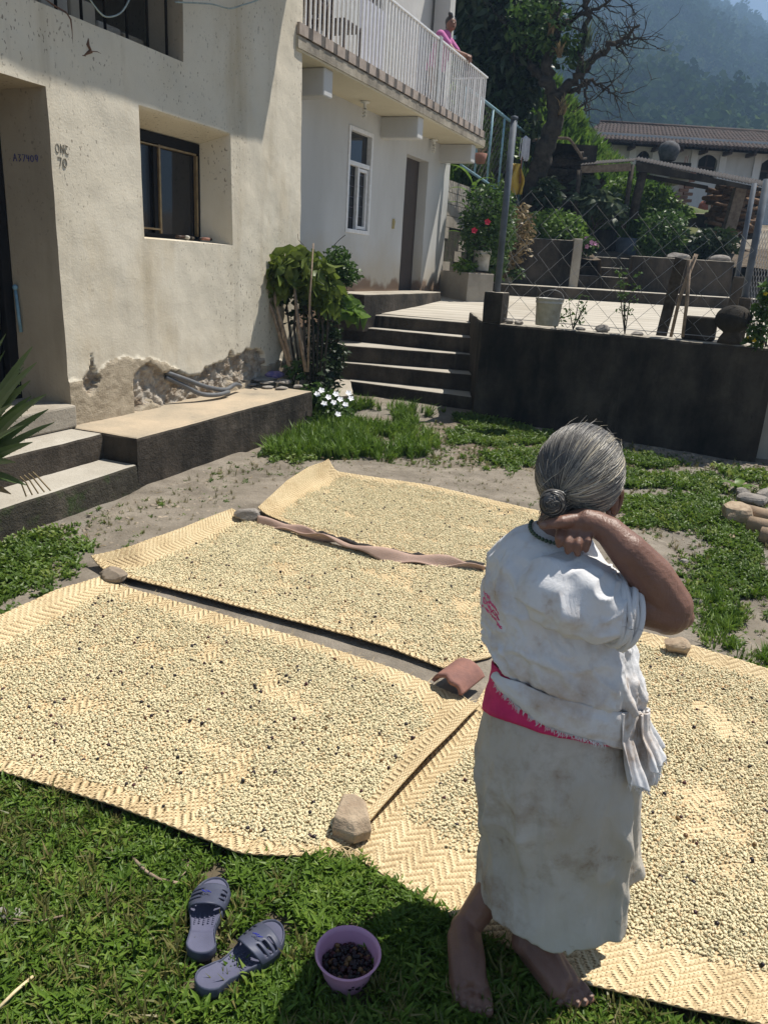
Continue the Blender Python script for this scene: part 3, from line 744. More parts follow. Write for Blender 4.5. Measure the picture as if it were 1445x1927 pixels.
# flower pot under the balcony corner
pp = A(904, 296, 14.6); hp = thing('flower_pot', pp, 'small terracotta pot with a dry plant under the balcony corner', 'flower pot')
MB().lathe(pp, [(.0, -.1), (.08, -.1), (.11, .06), (.10, .06), (.09, .02), (0, .02)], 14).build('pot', m_tile_red, hp, smooth=True)
mb = MB()
for k in range(14):
    a = k*2.4; mb.tube([pp, pp + Vector((.05*math.cos(a), .05*math.sin(a), .1)), pp + Vector((.11*math.cos(a), .11*math.sin(a), .16+.05*math.sin(k)))], [.006, .005, .002], 4)
mb.build('stems', m_stick, hp)
# ================================================================== leaf and plant builders
def leafcloud(ctrs, n, size, seed, elong=2.2, droop=.35, fill=.55, up=None):
    """leaves spread through ellipsoids: returns V, F of bent quads (3 x 2 verts each)"""
    r = np.random.default_rng(seed); C = []; 
    vols = np.array([c[1][0]*c[1][1]*c[1][2] for c in ctrs])**.67; cnt = (vols/vols.sum()*n).astype(int)
    for (c, rad), k in zip(ctrs, cnt):
        d = r.normal(size=(k, 3)); d /= np.linalg.norm(d, axis=1)[:, None]
        rr = fill + (1-fill)*r.random(k)**.6; rr *= np.where(r.random(k) < .15, 1.15, 1)
        C.append(np.array(c)[None] + d*rr[:, None]*np.array(rad)[None])
    C = np.concatenate(C); k = len(C)
    a = r.random(k)*2*np.pi; el = r.normal(-droop, .45, k)
    t = np.stack([np.cos(a)*np.cos(el), np.sin(a)*np.cos(el), np.sin(el)], 1)
    if up is not None: t = t*(1-up) + np.array([0, 0, 1])*up; t /= np.linalg.norm(t, axis=1)[:, None]
    w = np.cross(t, r.normal(size=(k, 3))); w /= np.linalg.norm(w, axis=1)[:, None] + 1e-9
    nn = np.cross(t, w); L = size*(.6 + .8*r.random(k))[:, None]; Wd = L/elong/2
    p0, p1, p2 = C, C + t*L*.5 + nn*L*.10, C + t*L - nn*L*.12
    V = np.stack([p0 - w*Wd*.25, p0 + w*Wd*.25, p1 - w*Wd, p1 + w*Wd, p2 - w*Wd*.12, p2 + w*Wd*.12], 1).reshape(-1, 3)
    b = np.arange(k)[:, None]*6
    F = np.concatenate([b + np.array([[0, 1, 3, 2]]), b + np.array([[2, 3, 5, 4]])], 0)
    return V, F
def foliage(name, ctrs, n, size, mat, parent, seed, **kw):
    V, F = leafcloud(ctrs, n, size, seed, **kw); return npobj(name, V, F, mat, parent)
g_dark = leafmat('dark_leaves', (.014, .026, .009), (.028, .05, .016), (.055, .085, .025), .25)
g_mid = leafmat('green_leaves', (.035, .075, .015), (.07, .13, .028), (.12, .19, .04), .35)
g_lime = leafmat('bright_leaves', (.075, .14, .02), (.13, .22, .035), (.22, .28, .06), .4)
g_grey = leafmat('grey_green_leaves', (.05, .075, .04), (.09, .12, .06), None, .3)
g_dry = leafmat('dry_leaves', (.16, .12, .06), (.28, .21, .11), None, .25)
HAZE = .0014
m_red = simple('red_petal', (.55, .02, .06), (.4, .015, .04), 30, .6, 0)
m_pink = simple('pink_petal', (.6, .3, .45), (.5, .2, .35), 30, .6, 0)
m_petal = simple('white_petal', (.8, .8, .82), (.7, .7, .74), 30, .6, 0)
def plant(name, base, label, cat, crown, n, size, mat, seed, stems=4, srad=.012, group=None, stem_mat=None, flowers=None, **kw):
    t_ = thing(name, base, label, cat, group); r = random.Random(seed)
    foliage('foliage', crown, n, size, mat, t_, seed, **kw)
    mb = MB()
    for k in range(stems):
        c, rad = crown[k % len(crown)]; c = Vector(c); top = c + Vector((r.uniform(-.5, .5)*rad[0], r.uniform(-.5, .5)*rad[1], r.uniform(0, .6)*rad[2]))
        b = base + Vector((r.uniform(-.05, .05), r.uniform(-.05, .05), -.02)); m = (b+top)/2 + Vector((r.uniform(-.08, .08), r.uniform(-.08, .08), 0))
        mb.tube([b, m, top], [srad, srad*.8, srad*.4], 6)
    mb.build('stem', stem_mat or m_bark, t_, smooth=True)
    if flowers:
        fm, k, fr = flowers
        for q in range(k):
            c, rad = crown[q % len(crown)]; d = Vector((r.gauss(0, 1), -abs(r.gauss(0, 1)), r.gauss(0, .8))).normalized()
            flower(Vector(c) + Vector((d.x*rad[0], d.y*rad[1], d.z*rad[2]))*1.05, fr, fm, t_, d)
    return t_
def flower(c, r, mat, parent, d=Vector((0, -1, .3))):
    d = Vector(d).normalized(); u = d.orthogonal().normalized(); w = d.cross(u); mb = MB()
    for k in range(5):
        a = 2*math.pi*k/5; e = u*math.cos(a) + w*math.sin(a); f = d.cross(e)
        mb.add([c, c + e*r*.6 + f*r*.42 + d*r*.25, c + e*r*1.05 + d*r*.2, c + e*r*.6 - f*r*.42 + d*r*.25], [(0, 1, 2, 3)])
    return mb.build('flower', mat, parent)
def B(x, y, Y): return A(x, y, Y)
def ell(x, y, Y, rx, ry, dep=None):      # ellipsoid given in photo pixels at distance Y
    k = Y/FPX*1.02; return (A(x, y, Y), (rx*k, (dep if dep else rx*k), ry*k))

# ================================================================== far side of the terrace
a, b = A(936, 555, 15.3), A(1364, 581, 15.3); top = .205
block('upper_terrace', [v2(a), v2(b), Vector((b.x+3, 15.3, 0)), Vector((b.x+3, 17.2, 0)), Vector((a.x-.3, 17.2, 0))], .7, 1.375, m_terr, m_mold, wob=.01, kind='structure')
# flight of three short steps
bst = thing('garden_steps', A(1138, 528, 16.6), 'three short concrete steps at the back of the terrace', 'steps')
for k, (yl, xl, xr, Y) in enumerate(((518, 1079, 1191, 16.6), (501, 1085, 1192, 16.95), (482, 1090, 1195, 17.3))):
    l, r = A(xl, yl, Y), A(xr, yl+4, Y); z = (l.z+r.z)/2
    block('step', [v2(l), v2(r), v2(r)+Vector((0, .8, 0)), v2(l)+Vector((0, .8, 0))], z-.4, z, m_tread, m_mold, wob=.006, parent=bst)
gz_ = A(1140, 482, 17.3).z - .03
def shade_wall(name, x0, x1, yt, yb, Y, th, mat, label, cat='wall', wob=.015, top=None):
    l, r = A(x0, yt, Y), A(x1, yt, Y); zb = min(A(x0, yb, Y).z, A(x1, yb, Y).z) - .3
    return block(name, [v2(l), v2(r), v2(r)+Vector((0, th, 0)), v2(l)+Vector((0, th, 0))], zb, (l.z+r.z)/2, top or m_conc, mat, wob=wob, label=label, cat=cat)
shade_wall('planter_wall', 966, 1080, 449, 526, 16.4, .25, m_mold, 'dark concrete planter wall left of the back steps')
shade_wall('side_pillar', 1081, 1097, 449, 524, 16.35, .9, m_conc, 'pale slanted side wall beside the back steps', wob=.01)
shade_wall('planter_wall', 1192, 1383, 487, 548, 16.2, .25, m_mold, 'long dark planter wall right of the back steps')
shade_wall('low_wall', 1272, 1372, 402, 470, 20.5, .3, m_black, 'blackened garden wall in front of the far white house')
shade_wall('kerb_block', 940, 966, 498, 530, 15.9, .5, m_conc, 'slanted concrete block at the foot of the planter')
for (x0, x1, Y, lb) in ((1258, 1298, 16.25, 'brown stone lying on the right planter wall near the bush'), (1340, 1376, 16.25, 'brown stone lying at the right end of the planter wall')):
    c = A((x0+x1)/2, 487, Y); c.z = A(1290, 487, 16.2).z + .03; c.y += .1
    MB().rock(c, (.24, .12, .09), int(x0), .3).build('wall_stone', m_rock, label=lb, cat='stone', smooth=False, group='stones on the planter wall')
# planter box with bucket beside the second house
l, r = A(829, 510, 14.3), A(929, 516, 13.6); zl = A(880, 512, 14).z
block('planter_box', [Vector((l.x-.1, l.y+1, 0)), v2(l), v2(A(882, 512, 13.4)), v2(r), Vector((r.x, r.y+1.6, 0))], .8, zl, m_soil, m_conc, wob=.012, label='low concrete planter box by the corner of the pale house', cat='planter')
m_bucket = simple('dirty_white_plastic', (.48, .46, .41), (.30, .28, .23), 9, .5, .1, 20, .4)
def bucket(px, py, Y, r, h, label, zoff=0.0):
    p = A(px, py, Y); t_ = thing('plastic_bucket', p, label, 'bucket')
    MB().lathe(p, [(0, .004), (r*.84, .004), (r*.86, .02), (r*.95, h*.80), (r*1.0, h*.81), (r*1.0, h*.84), (r*.96, h*.85), (r*.975, h*.93), (r*1.02, h*.94), (r*1.03, h), (r*.96, h), (r*.9, h*.5), (0, h*.45)], 28).build('shell', m_bucket, t_, smooth=True)
    mb = MB(); mb.tube([p + Vector((r*1.01*math.cos(a), r*1.01*math.sin(a)-.01, h*.86 - .35*h*math.sin(a/2)*0 - .12*math.sin(a))) for a in np.linspace(math.pi, 2*math.pi, 14)], .004, 5)
    mb.build('handle', m_wire_lit, t_, smooth=True)
    return t_
bucket(904, 510, 13.9, .15, .33, 'white plastic bucket holding a flowering shrub on the planter box')
# corn stalk and shrubs of the planter
def straps(mb, base, top, n, L, w, seed, bend=.6, z0=.25):
    r = random.Random(seed)
    for k in range(n):
        f = z0 + (1-z0)*k/max(1, n-1); p = base.lerp(top, f); a = k*2.6 + r.uniform(-.4, .4); l = L*r.uniform(.7, 1.1)
        e = Vector((math.cos(a), math.sin(a), 0)); sd = Vector((-math.sin(a), math.cos(a), 0)); pts = []
        for i in range(7):
            t = i/6; pts.append((p + e*(l*t*(.45+.35*t)) + Vector((0, 0, l*(.85*t - bend*1.25*t*t))), w*(math.sin(math.pi*min(1, .12+.86*t)))))
        vs = []
        for q, ww_ in pts: vs += [q - sd*ww_/2, q + Vector((0, 0, -ww_*.15)), q + sd*ww_/2]
        mb.add(vs, [(3*i+j, 3*i+j+1, 3*i+4+j, 3*i+3+j) for i in range(6) for j in range(2)])
cb, ct = A(878, 505, 14.4), A(889, 345, 14.4)
corn = thing('corn_plant', cb, 'tall corn stalk with strap leaves against the block wall', 'plant')
MB().tube([cb, cb.lerp(ct, .5), ct], [.02, .018, .01], 8).build('stem', g_mid, corn, smooth=True)
mb = MB(); straps(mb, cb, ct, 12, .75, .085, 4, bend=.45); mb.build('leaf', g_lime, corn, smooth=True)
plant('flowering_shrub', A(905, 480, 13.95), 'leafy shrub with red flowers growing from the white bucket', 'shrub',
      [ell(915, 400, 14, 42, 50), ell(900, 440, 13.9, 32, 42), ell(935, 430, 14.1, 30, 60)], 2600, .085, g_mid, 11, 6, flowers=None)
for (x, y) in ((892, 434), (917, 418)):
    t_ = flower(A(x, y, 13.5), .055, m_red, bpy.data.objects['flowering_shrub'])
plant('small_plant', A(875, 508, 13.9), 'low yellow-green plant on the planter box beside the bucket', 'plant', [ell(874, 500, 13.75, 18, 10)], 160, .09, g_lime, 12, 3)
# old block wall behind the planter with the blue fence on top
bw0, bw1 = A(838, 335, 15.0), A(925, 372, 17.6)
blk = thing('block_wall', bw0, 'weathered concrete block wall beside the pale house', 'wall')
bdv = (v2(bw1)-v2(bw0)); bl = bdv.length; bdv.normalize()
MB().obox(v2(bw0)+Vector((0, .03, .9)) - bdv*.3, bdv*(bl+.3), Vector((-bdv.y, bdv.x, 0))*.14, (0, 0, bw0.z-.9)).build('core', m_moss, blk)
bmesh_ = MB().obox((0, 0, 0), bdv*.385, Vector((-bdv.y, bdv.x, 0))*.05, (0, 0, .19)).mesh('block', m_conc)
for row in range(9):
    for c in range(int(bl/.4)+1):
        p = v2(bw0) + bdv*(c*.4 - (.2 if row % 2 else 0)); z = bw0.z - .2*(row+1)
        if row > 3 and (c*7+row*3) % 4: continue
        inst('block', bmesh_, (p.x, p.y, z), blk)
# blue fence above it
def wirefence(name, P0, P1, zb0, zt0, zb1, zt1, pitch, rad, mat, parent, aspect=1.0):
    """chain-link: every wire bends left and right from knot to knot"""
    L = (v2(P1)-v2(P0)).length; nW = max(2, int(L/pitch)); mb = MB(); e = (v2(P1)-v2(P0))/L
    nrm_ = Vector((-e.y, e.x, 0))
    for k in range(nW+1):
        u = k/nW; zb, zt = zb0+(zb1-zb0)*u, zt0+(zt1-zt0)*u; m = max(2, int((zt-zb)/(pitch*aspect/1.0))); pts = []
        for i in range(m+1):
            s = (k + (.5 if (i+k) % 2 else -.5)*1.0)*pitch; s = min(max(s, 0), L); v = i/m
            pts.append(v2(P0) + e*s + nrm_*(rad*(1 if (i+k) % 2 else -1)*.8) + Vector((0, 0, zb + (zt-zb)*v)))
        mb.tube(pts, rad, 3, cap=False)
    return mb.build(name, mat, parent)
f0, f1 = A(850, 300, 15.2), A(1000, 330, 19.0)
bf = thing('blue_fence', v2(f0)+Vector((0, 0, 2)), 'pale blue pipe fence with fine wire mesh behind the balcony', 'fence')
t0, t1, b0, b1 = A(870, 165, 15.2), A(992, 262, 19.0), A(850, 310, 15.2), A(1000, 395, 19.0)
q0, q1 = A(868, 300, 15.2), A(998, 330, 19.0)
wirefence('wire_mesh', q0, q1, b0.z, t0.z, b1.z, t1.z, .085, .004, m_wire, bf, 1.0)
MB().tube([Vector((q0.x, q0.y, t0.z)), Vector((q1.x, q1.y, t1.z))], .03, 8).build('top_rail', m_blue, bf, smooth=True)
for k in range(7):
    u = k/6; p = q0.lerp(q1, u); MB().tube([Vector((p.x, p.y, b0.z+(b1.z-b0.z)*u)), Vector((p.x, p.y, t0.z+(t1.z-t0.z)*u))], .022, 8).build('post', m_blue, bf, smooth=True)
MB().tube([Vector((q0.x, q0.y, b0.z)), Vector((q1.x, q1.y, b1.z))], .025, 8).build('bottom_rail', m_blue, bf, smooth=True)
# mop, broom and yellow bag hung at the fence end
Yh = 17.6
mp = thing('mop', A(985, 330, Yh), 'white string mop standing head up at the end of the blue fence', 'mop')
MB().tube([A(978, 345, Yh), A(984, 258, Yh)], .014, 6).build('handle', m_tile_red, mp)
mb = MB(); rr_ = random.Random(5)
for k in range(40):
    a = rr_.uniform(0, 6.28); p = A(989, 256, Yh); r_ = rr_.uniform(.02, .1); mb.tube([p, p + Vector((r_*math.cos(a), r_*math.sin(a), -.06)), p + Vector((r_*1.1*math.cos(a), r_*math.sin(a), -.38 - rr_.uniform(0, .1)))], .012, 4)
mb.build('strings', simple('grey_white_cotton', (.62, .62, .66), (.5, .5, .55), 20, .95), mp)
mb = MB(); mb.grid(lambda u, v: A(962+22*u+3*math.sin(v*7+u*4), 308+58*v, Yh+.1*math.sin(u*9+v*3)), 10, 14)
o = mb.build('yellow_bag', simple('yellow_plastic', (.62, .42, .06), (.5, .32, .05), 8, .5, .3, 12), label='crumpled yellow plastic bag hanging on the fence', cat='bag', smooth=True)
sm_ = o.modifiers.new('solid', 'SOLIDIFY'); sm_.thickness = .02

# ================================================================== woodshed, lean-to and the ruined corner
shed = thing('lean_to', A(1190, 470, 18.5), 'dark tin roofed lean-to on rough wooden posts behind the terrace', 'shed')
def sheet(px, mat, th, name, parent):
    p = [A(x, y, Y) for x, y, Y in px]; mb = MB(); n_ = (p[1]-p[0]).cross(p[3]-p[0]).normalized()*th
    mb.add(p + [q - n_ for q in p], [(0,1,2,3), (7,6,5,4), (0,4,5,1), (1,5,6,2), (2,6,7,3), (3,7,4,0)]); return mb.build(name, mat, parent)
def corr(px, name, mat, parent, waves=22, amp=.011):
    p = [A(x, y, Y) for x, y, Y in px]; nu = waves*6
    def fn(u, v): return p[0].lerp(p[1], u).lerp(p[3].lerp(p[2], u), v) + Vector((0, 0, amp*math.sin(u*waves*2*math.pi)))
    o = MB().grid(fn, nu, 2).build(name, mat, parent, smooth=True)
    m = o.modifiers.new('solid', 'SOLIDIFY'); m.thickness = .006; return o
corr([(1090, 311, 18.0), (1192, 303, 18.0), (1200, 297, 19.6), (1100, 304, 19.6)], 'roof_sheet', m_tin, shed, 18)
corr([(1194, 301, 18.2), (1440, 352, 18.2), (1446, 342, 19.8), (1200, 295, 19.8)], 'roof_sheet', m_tin, shed, 40)
sheet([(1092, 313, 17.95), (1186, 307, 17.95), (1186, 322, 17.95), (1092, 326, 17.95)], m_wood, .03, 'fascia_board', shed)
sheet([(1196, 305, 18.15), (1440, 356, 18.15), (1440, 362, 18.15), (1196, 322, 18.15)], m_black, .05, 'beam', shed)
sheet([(1196, 325, 18.4), (1330, 350, 18.4), (1330, 357, 18.4), (1196, 333, 18.4)], m_black, .05, 'beam', shed)
for pts, r in (([(1085, 470, 17.95), (1083, 390, 17.95), (1090, 320, 17.95)], .05), ([(1172, 430, 18.1), (1180, 370, 18.1), (1189, 310, 18.1)], .055), ([(1190, 412, 18.3), (1199, 365, 18.3), (1210, 322, 18.3)], .10), ([(1110, 400, 18.5), (1120, 355, 18.6), (1135, 340, 18.6)], .08)):
    MB().tube([A(*p) for p in pts], r, 8).build('post', m_bark, shed, smooth=True)
MB().obox(A(1364, 430, 18.3), Vector((.24, 0, 0)), Vector((0, .2, 0)), A(1385, 352, 18.3)-A(1364, 430, 18.3)).build('post', m_wood, shed)
# things in the shade under it
for k, (x, y, r, h, lb) in enumerate(((1135, 462, .26, .5, 'dark metal drum under the lean-to roof'), (1175, 470, .24, .42, 'grey plastic tub under the lean-to roof'))):
    p = A(x, y, 18.6); p.z = A(x, y+2, 18.6).z - .15
    MB().lathe(p, [(0, 0), (r*.9, 0), (r, .05), (r*1.02, h*.5), (r, h), (r*.9, h), (r*.85, h*.6), (0, h*.6)], 18).build('storage_drum', m_steel if k == 1 else m_black, label=lb, cat='drum', smooth=True, group='drums under the lean-to')
gp = A(1140, 478, 17.9)
# soil bed behind the planters
mb = MB()
def bed(u, v):
    x = 1.6 + u*8.2; y = 16.55 + v*4.2
    return Vector((x, y, 1.95 + .10*nz(x, y, 1.2, 4) + v*.55 + .25*smooth(4.0, 2.2, x) - (.9*smooth(17.9, 17.7, y) + .06)*(1 if 4.15 < x < 5.75 else 0)))
MB().grid(bed, 60, 30).build('garden_bed', m_soil, smooth=True, kind='structure')
# woodpile with a curved tin cover beside the tree
def logpile(name, x0, x1, yb, yt, Y, label, seed, mat, nlog, rl=.05):
    r = random.Random(seed); t_ = thing(name, A((x0+x1)/2, yb, Y), label, 'firewood')
    lm = [MB().tube([(-.55, 0, 0), (0, r.uniform(-.02, .02), r.uniform(-.02, .02)), (.55, 0, 0)], [rl*r.uniform(.7, 1.1), rl, rl*r.uniform(.7, 1.0)], 6).mesh('log', mat, True) for _ in range(4)]
    for k in range(nlog):
        x, y = r.uniform(x0, x1), r.uniform(yt, yb); p = A(x, y, Y + r.uniform(-.12, .12))
        inst('log', lm[k % 4], p, t_, rot=(r.uniform(-.15, .15), r.uniform(-.18, .18), r.uniform(-.35, .35)), scale=(r.uniform(.3, .55), r.uniform(.7, 1.3), r.uniform(.7, 1.3)))
    return t_
wp_ = logpile('woodpile', 1035, 1090, 385, 290, 18.75, 'dark woodpile under a curved sheet beside the bare tree', 3, m_bark, 60)
MB().obox(A(1030, 392, 18.9), Vector((.95, 0, 0)), Vector((0, .5, 0)), (0, 0, 1.35)).build('pile_core', m_black, wp_)  # one solid black box filling the pile behind the logs
mb = MB(); mb.grid(lambda u, v: A(1000+98*u, 262+8*u-10*math.sin(u*2.2)+ (55*max(0, u-.72)**1.2*3), 18.2+1.2*v), 20, 2)
o = mb.build('curved_sheet', m_wood, label='curved weathered sheet covering the dark woodpile', cat='roof sheet', smooth=True)
m = o.modifiers.new('solid', 'SOLIDIFY'); m.thickness = .06
wp_ = logpile('woodpile', 1340, 1412, 440, 352, 20.05, 'tall stack of brown firewood under the low end of the tin roof', 6, simple('split_firewood', (.21, .13, .075), (.1, .06, .038), 16, .9, .6), 80, .055)
MB().obox(A(1345, 445, 20.3), Vector((1.0, 0, 0)), Vector((0, .5, 0)), (0, 0, 1.1)).build('pile_core', m_black, wp_)  # solid black filler inside the stack, no separate logs
# ================================================================== white house with the tiled roof
YW = 26.0
wh = thing('tiled_house', A(1270, 400, YW), 'long white house with dark tiled roof and arched windows behind the terrace', 'house')
l, r = A(1102, 262, YW), A(1560, 266, YW); zt = (l.z+r.z)/2 + .05; zbm = 3.0
m_limewash = plaster('limewash', (.60, .60, .60), (.5, .5, .49), (.3, .27, .22), specks=False, warm=.35)
mb = MB(); nw = 60
aw = [(1197, 1222), (1314, 1350), (1434, 1472)]                     # arched windows, photo columns
sx = [A(x, 300, YW).x for p in aw for x in p]; zs0 = A(1330, 402, YW).z; zs1 = A(1330, 291, YW).z
xs = axes1(l.x, r.x, .35, sx); zsx = axes1(zbm, zt, .35, [A(1330, 336, YW).z, zs1])
for i in range(len(xs)-1):
    for j in range(len(zsx)-1):
        cx_, cz_ = (xs[i]+xs[i+1])/2, (zsx[j]+zsx[j+1])/2
        if cz_ > A(1330, 336, YW).z and cz_ < zs1 and any(sx[2*k] < cx_ < sx[2*k+1] for k in range(3)): continue
        mb.add([(xs[i], YW, zsx[j]), (xs[i+1], YW, zsx[j]), (xs[i+1], YW, zsx[j+1]), (xs[i], YW, zsx[j+1])], [(0, 1, 2, 3)])
mb.add([(l.x, YW, zbm), (l.x, YW+6, zbm), (l.x, YW+6, zt), (l.x, YW, zt)], [(0, 3, 2, 1)])
mb.add([(l.x, YW+6, zbm), (r.x, YW+6, zbm), (r.x, YW+6, zt), (l.x, YW+6, zt)], [(0, 1, 2, 3)])
mb.build('wall', m_limewash, wh)
zsill = A(1330, 336, YW).z
for k in range(3):
    x0, x1 = sx[2*k], sx[2*k+1]; h = zs1-zsill; rise = .16; cxm = (x0+x1)/2
    g = MB().obox((x0-.02, YW+.16, zsill), (x1-x0+.04, 0, 0), (0, .03, 0), (0, 0, h)).build('window', m_blackroom, wh)
    mb = MB(); n_ = 8                                              # arch infill
    for q in range(n_):
        u0, u1 = q/n_, (q+1)/n_; f = lambda u: zs1 - rise*(2*u-1)**2
        mb.add([(x0+(x1-x0)*u0, YW+.001, f(u0)), (x0+(x1-x0)*u1, YW+.001, f(u1)), (x0+(x1-x0)*u1, YW+.001, zs1), (x0+(x1-x0)*u0, YW+.001, zs1)], [(0, 1, 2, 3)])
    mb.obox((x0-.05, YW+.003, zsill), (.05, 0, 0), (0, .16, 0), (0, 0, h)); mb.obox((x1, YW+.003, zsill), (.05, 0, 0), (0, .16, 0), (0, 0, h))
    mb.build('arch', m_limewash, g)
    mb = MB(); mb.obox((cxm-.02, YW+.13, zsill), (.04, 0, 0), (0, .03, 0), (0, 0, h)); mb.obox((x0, YW+.132, zsill+h*.45), (x1-x0, 0, 0), (0, .025, 0), (0, 0, .05)); mb.build('mullion', m_darkwood, g)
    mb = MB(); w_ = .20                                            # raised white surround
    mb.obox((x0-w_-.05, YW-.05, zsill), (w_, 0, 0), (0, .048, 0), (0, 0, h+.18)); mb.obox((x1+.05, YW-.05, zsill), (w_, 0, 0), (0, .048, 0), (0, 0, h+.18)); mb.obox((x0-.05, YW-.05, zs1+.02), (x1-x0+.1, 0, 0), (0, .048, 0), (0, 0, .16))
    mb.build('surround', simple('white_limewash', (.7, .7, .7), (.62, .62, .61), 3, .9, .2), g)
# roof: barrel tiles in columns running down the slope
el, er = A(1096, 262, YW-.7), A(1580, 266, YW-.7); rl = A(1128, 234, YW+3.2); zr = rl.z; ze = el.z
mb = MB(); ncol = 62; wd = (er.x-el.x)/ncol
for c in range(ncol):
    xe = el.x + wd*(c+.5); rings = []; M_ = 16
    for i in range(M_+1):
        t_ = i/M_; hip = max(0.0, (rl.x - el.x)*t_ - (xe-el.x))
        if hip > 0 and i > 0 and (rl.x-el.x)*t_ > (xe-el.x): break
        y = (YW-.7) + t_*3.9; z = ze + (zr-ze)*t_ + (0.03 if i % 2 else 0) + .015*nz(xe, y, 1.5, 3); rr = wd*.5
        rings.append([(xe + rr*math.cos(a), y, z + rr*1.15*math.sin(a)) for a in np.linspace(math.pi, 0, 7)] + [(xe, y, z-.05)])
    if len(rings) > 1: mb.rings(rings, cap=True)
rf = mb.build('roof', m_tile_old, wh)
mb = MB()
mb.add([(el.x+.1, YW-.65, ze-.09), (er.x, YW-.65, ze-.09), (er.x, YW+3.2, zr-.09), (rl.x, YW+3.2, zr-.09), (er.x, YW+7, ze), (el.x, YW+7, ze)], [(0, 1, 2, 3), (3, 2, 4, 5), (0, 3, 5)])
mb.build('roof_deck', m_darkwood, rf)
MB().tube([(rl.x, YW+3.2, zr+.04), (er.x, YW+3.2, zr+.04)], .10, 8).build('ridge', m_tile_old, rf, smooth=True)
for k in range(12):
    x = el.x + .8 + k*.72; MB().obox((x, YW-.6, ze-.14), (.09, 0, 0), (0, .62, 0), (0, 0, .11)).build('rafter', m_darkwood, rf)
# brick edged opening, concrete box and round pot in front of the white house
Yb = 24.0
m_brick = None
def brick_mat():
    t = NT('old_brick'); br = t.n('ShaderNodeTexBrick'); br.inputs['Scale'].default_value = 4.2; br.inputs['Color1'].default_value = (.24, .13, .09, 1); br.inputs['Color2'].default_value = (.17, .1, .075, 1)
    br.inputs['Mortar'].default_value = (.3, .27, .23, 1); br.inputs['Mortar Size'].default_value = .03
    x = t.n('ShaderNodeSeparateXYZ'); y = t.n('ShaderNodeCombineXYZ'); t.l(t.pos(), x.inputs[0]); t.l(x.outputs[0], y.inputs[0]); t.l(x.outputs[2], y.inputs[1]); t.l(y.outputs[0], br.inputs[0])
    return t.done(br.outputs[0], .95, .1)
m_brick = brick_mat()
def pxwall(name, x0, x1, y0, y1, Y, th, mat, parent=None, **kw):
    a = A(x0, y1, Y); b = A(x1, y1, Y); c = A((x0+x1)/2, y0, Y); zb = min(a.z, b.z)-.1
    return MB().obox((a.x, Y, zb), (b.x-a.x, 0, 0), (0, th, 0), (0, 0, c.z-zb)).build(name, mat, parent, **kw)
ru = thing('ruined_wall', A(1240, 385, Yb), 'broken brick wall with patches of white plaster below the tin roof', 'wall')
pxwall('plaster_panel', 1208, 1280, 332, 400, Yb+.2, .2, m_limewash, ru)
rb = random.Random(2)
bkm = MB().obox((0, 0, 0), (.25, 0, 0), (0, .12, 0), (0, 0, .075)).mesh('brick', m_brick)
m_bk = simple('red_brick', (.25, .135, .095), (.15, .085, .065), 5, .95, .4, 30)
bkm.materials.clear(); bkm.materials.append(m_bk)
for row in range(12):
    z0 = A(1240, 396, Yb).z + row*.09
    for c in range(6):
        x = A(1205, 380, Yb).x + c*.265 + (.13 if row % 2 else 0)
        if (c in (0,) and row < 9) or (c == 4 and row > 1) or (c == 3 and row in (0, 1, 2, 4)) or (row < 4 and c in (1, 2) and rb.random() < .75): inst('brick', bkm, (x, Yb, z0), ru)
bx = thing('water_tank', A(1262, 325, 22.5), 'low concrete tank with a big round clay pot standing on it', 'tank')
pxwall('tank_body', 1222, 1297, 307, 330, 22.5, 1.2, m_conc, bx); pxwall('tank_rim', 1212, 1300, 304, 309, 22.4, 1.4, m_mold, bx)
pc = A(1255, 303, 22.6)
MB().lathe(pc, [(0, 0), (.16, .0), (.2, .02), (.22, .09), (.27, .2), (.275, .31), (.22, .41), (.13, .46), (.11, .48), (0, .48)], 20).build('round_pot', simple('burnt_clay', (.12, .12, .13), (.05, .05, .052), 9, .85, .5, 14), label='big round grey clay pot on top of the concrete tank', cat='pot', smooth=True)
mb = MB()
for dx in (0, .05, .13): mb.tube([A(1287+dx*40, 306, 22.8), A(1289+dx*40, 293, 22.8)], .012, 4)
mb.build('rebar', m_rust, bx)
pxwall('yellow_panel', 1262, 1296, 312, 327, 22.38, .05, m_wood, bx)
# girl walking past the white house (tiny)
# ================================================================== mountain, forest, haze
YM0, YM1 = 95.0, 560.0
ridge_px = [(300, -150), (700, -120), (900, -110), (1100, -85), (1230, -30), (1331, 36), (1390, 66), (1445, 96), (1560, 150), (1750, 170), (2100, 260), (2600, 330)]
rp = [A(x, y, YM1) for x, y in ridge_px]; rxs = [p.x for p in rp]; rzs = [p.z for p in rp]
def mz(x, y):
    t = min(1.15, max(0, (y-YM0)/(YM1-YM0))); xr = x*YM1/max(y, 1)
    zr = float(np.interp(xr, rxs, rzs)); prof = t**1.15 if t <= 1 else 1 - (t-1)*1.2
    z = -5 + (zr+5)*prof
    k = math.sin(min(1, t)*math.pi)
    z += k*(22*noise.noise(Vector((x/110, y/140, .3))) + 9*noise.noise(Vector((x/38, y/50, 2)))) + 2.5*noise.noise(Vector((x/14, y/14, 7)))*min(1, t*4)
    return z
nu, nv = 150, 130; Vm = []
for j in range(nv+1):
    y = YM0 - 15 + (YM1*1.15-YM0+15)*j/nv
    for i in range(nu+1):
        x = (-.62 + 1.55*i/nu)*max(y, 130)
        Vm.append((x, y, mz(x, y)))
ii = np.arange(nu*nv); b_ = (ii//nu)*(nu+1) + ii % nu
m_mount = simple('forest_floor', (.03, .05, .015), (.05, .07, .02), .02, .95, .5, .3, bd=2.0)
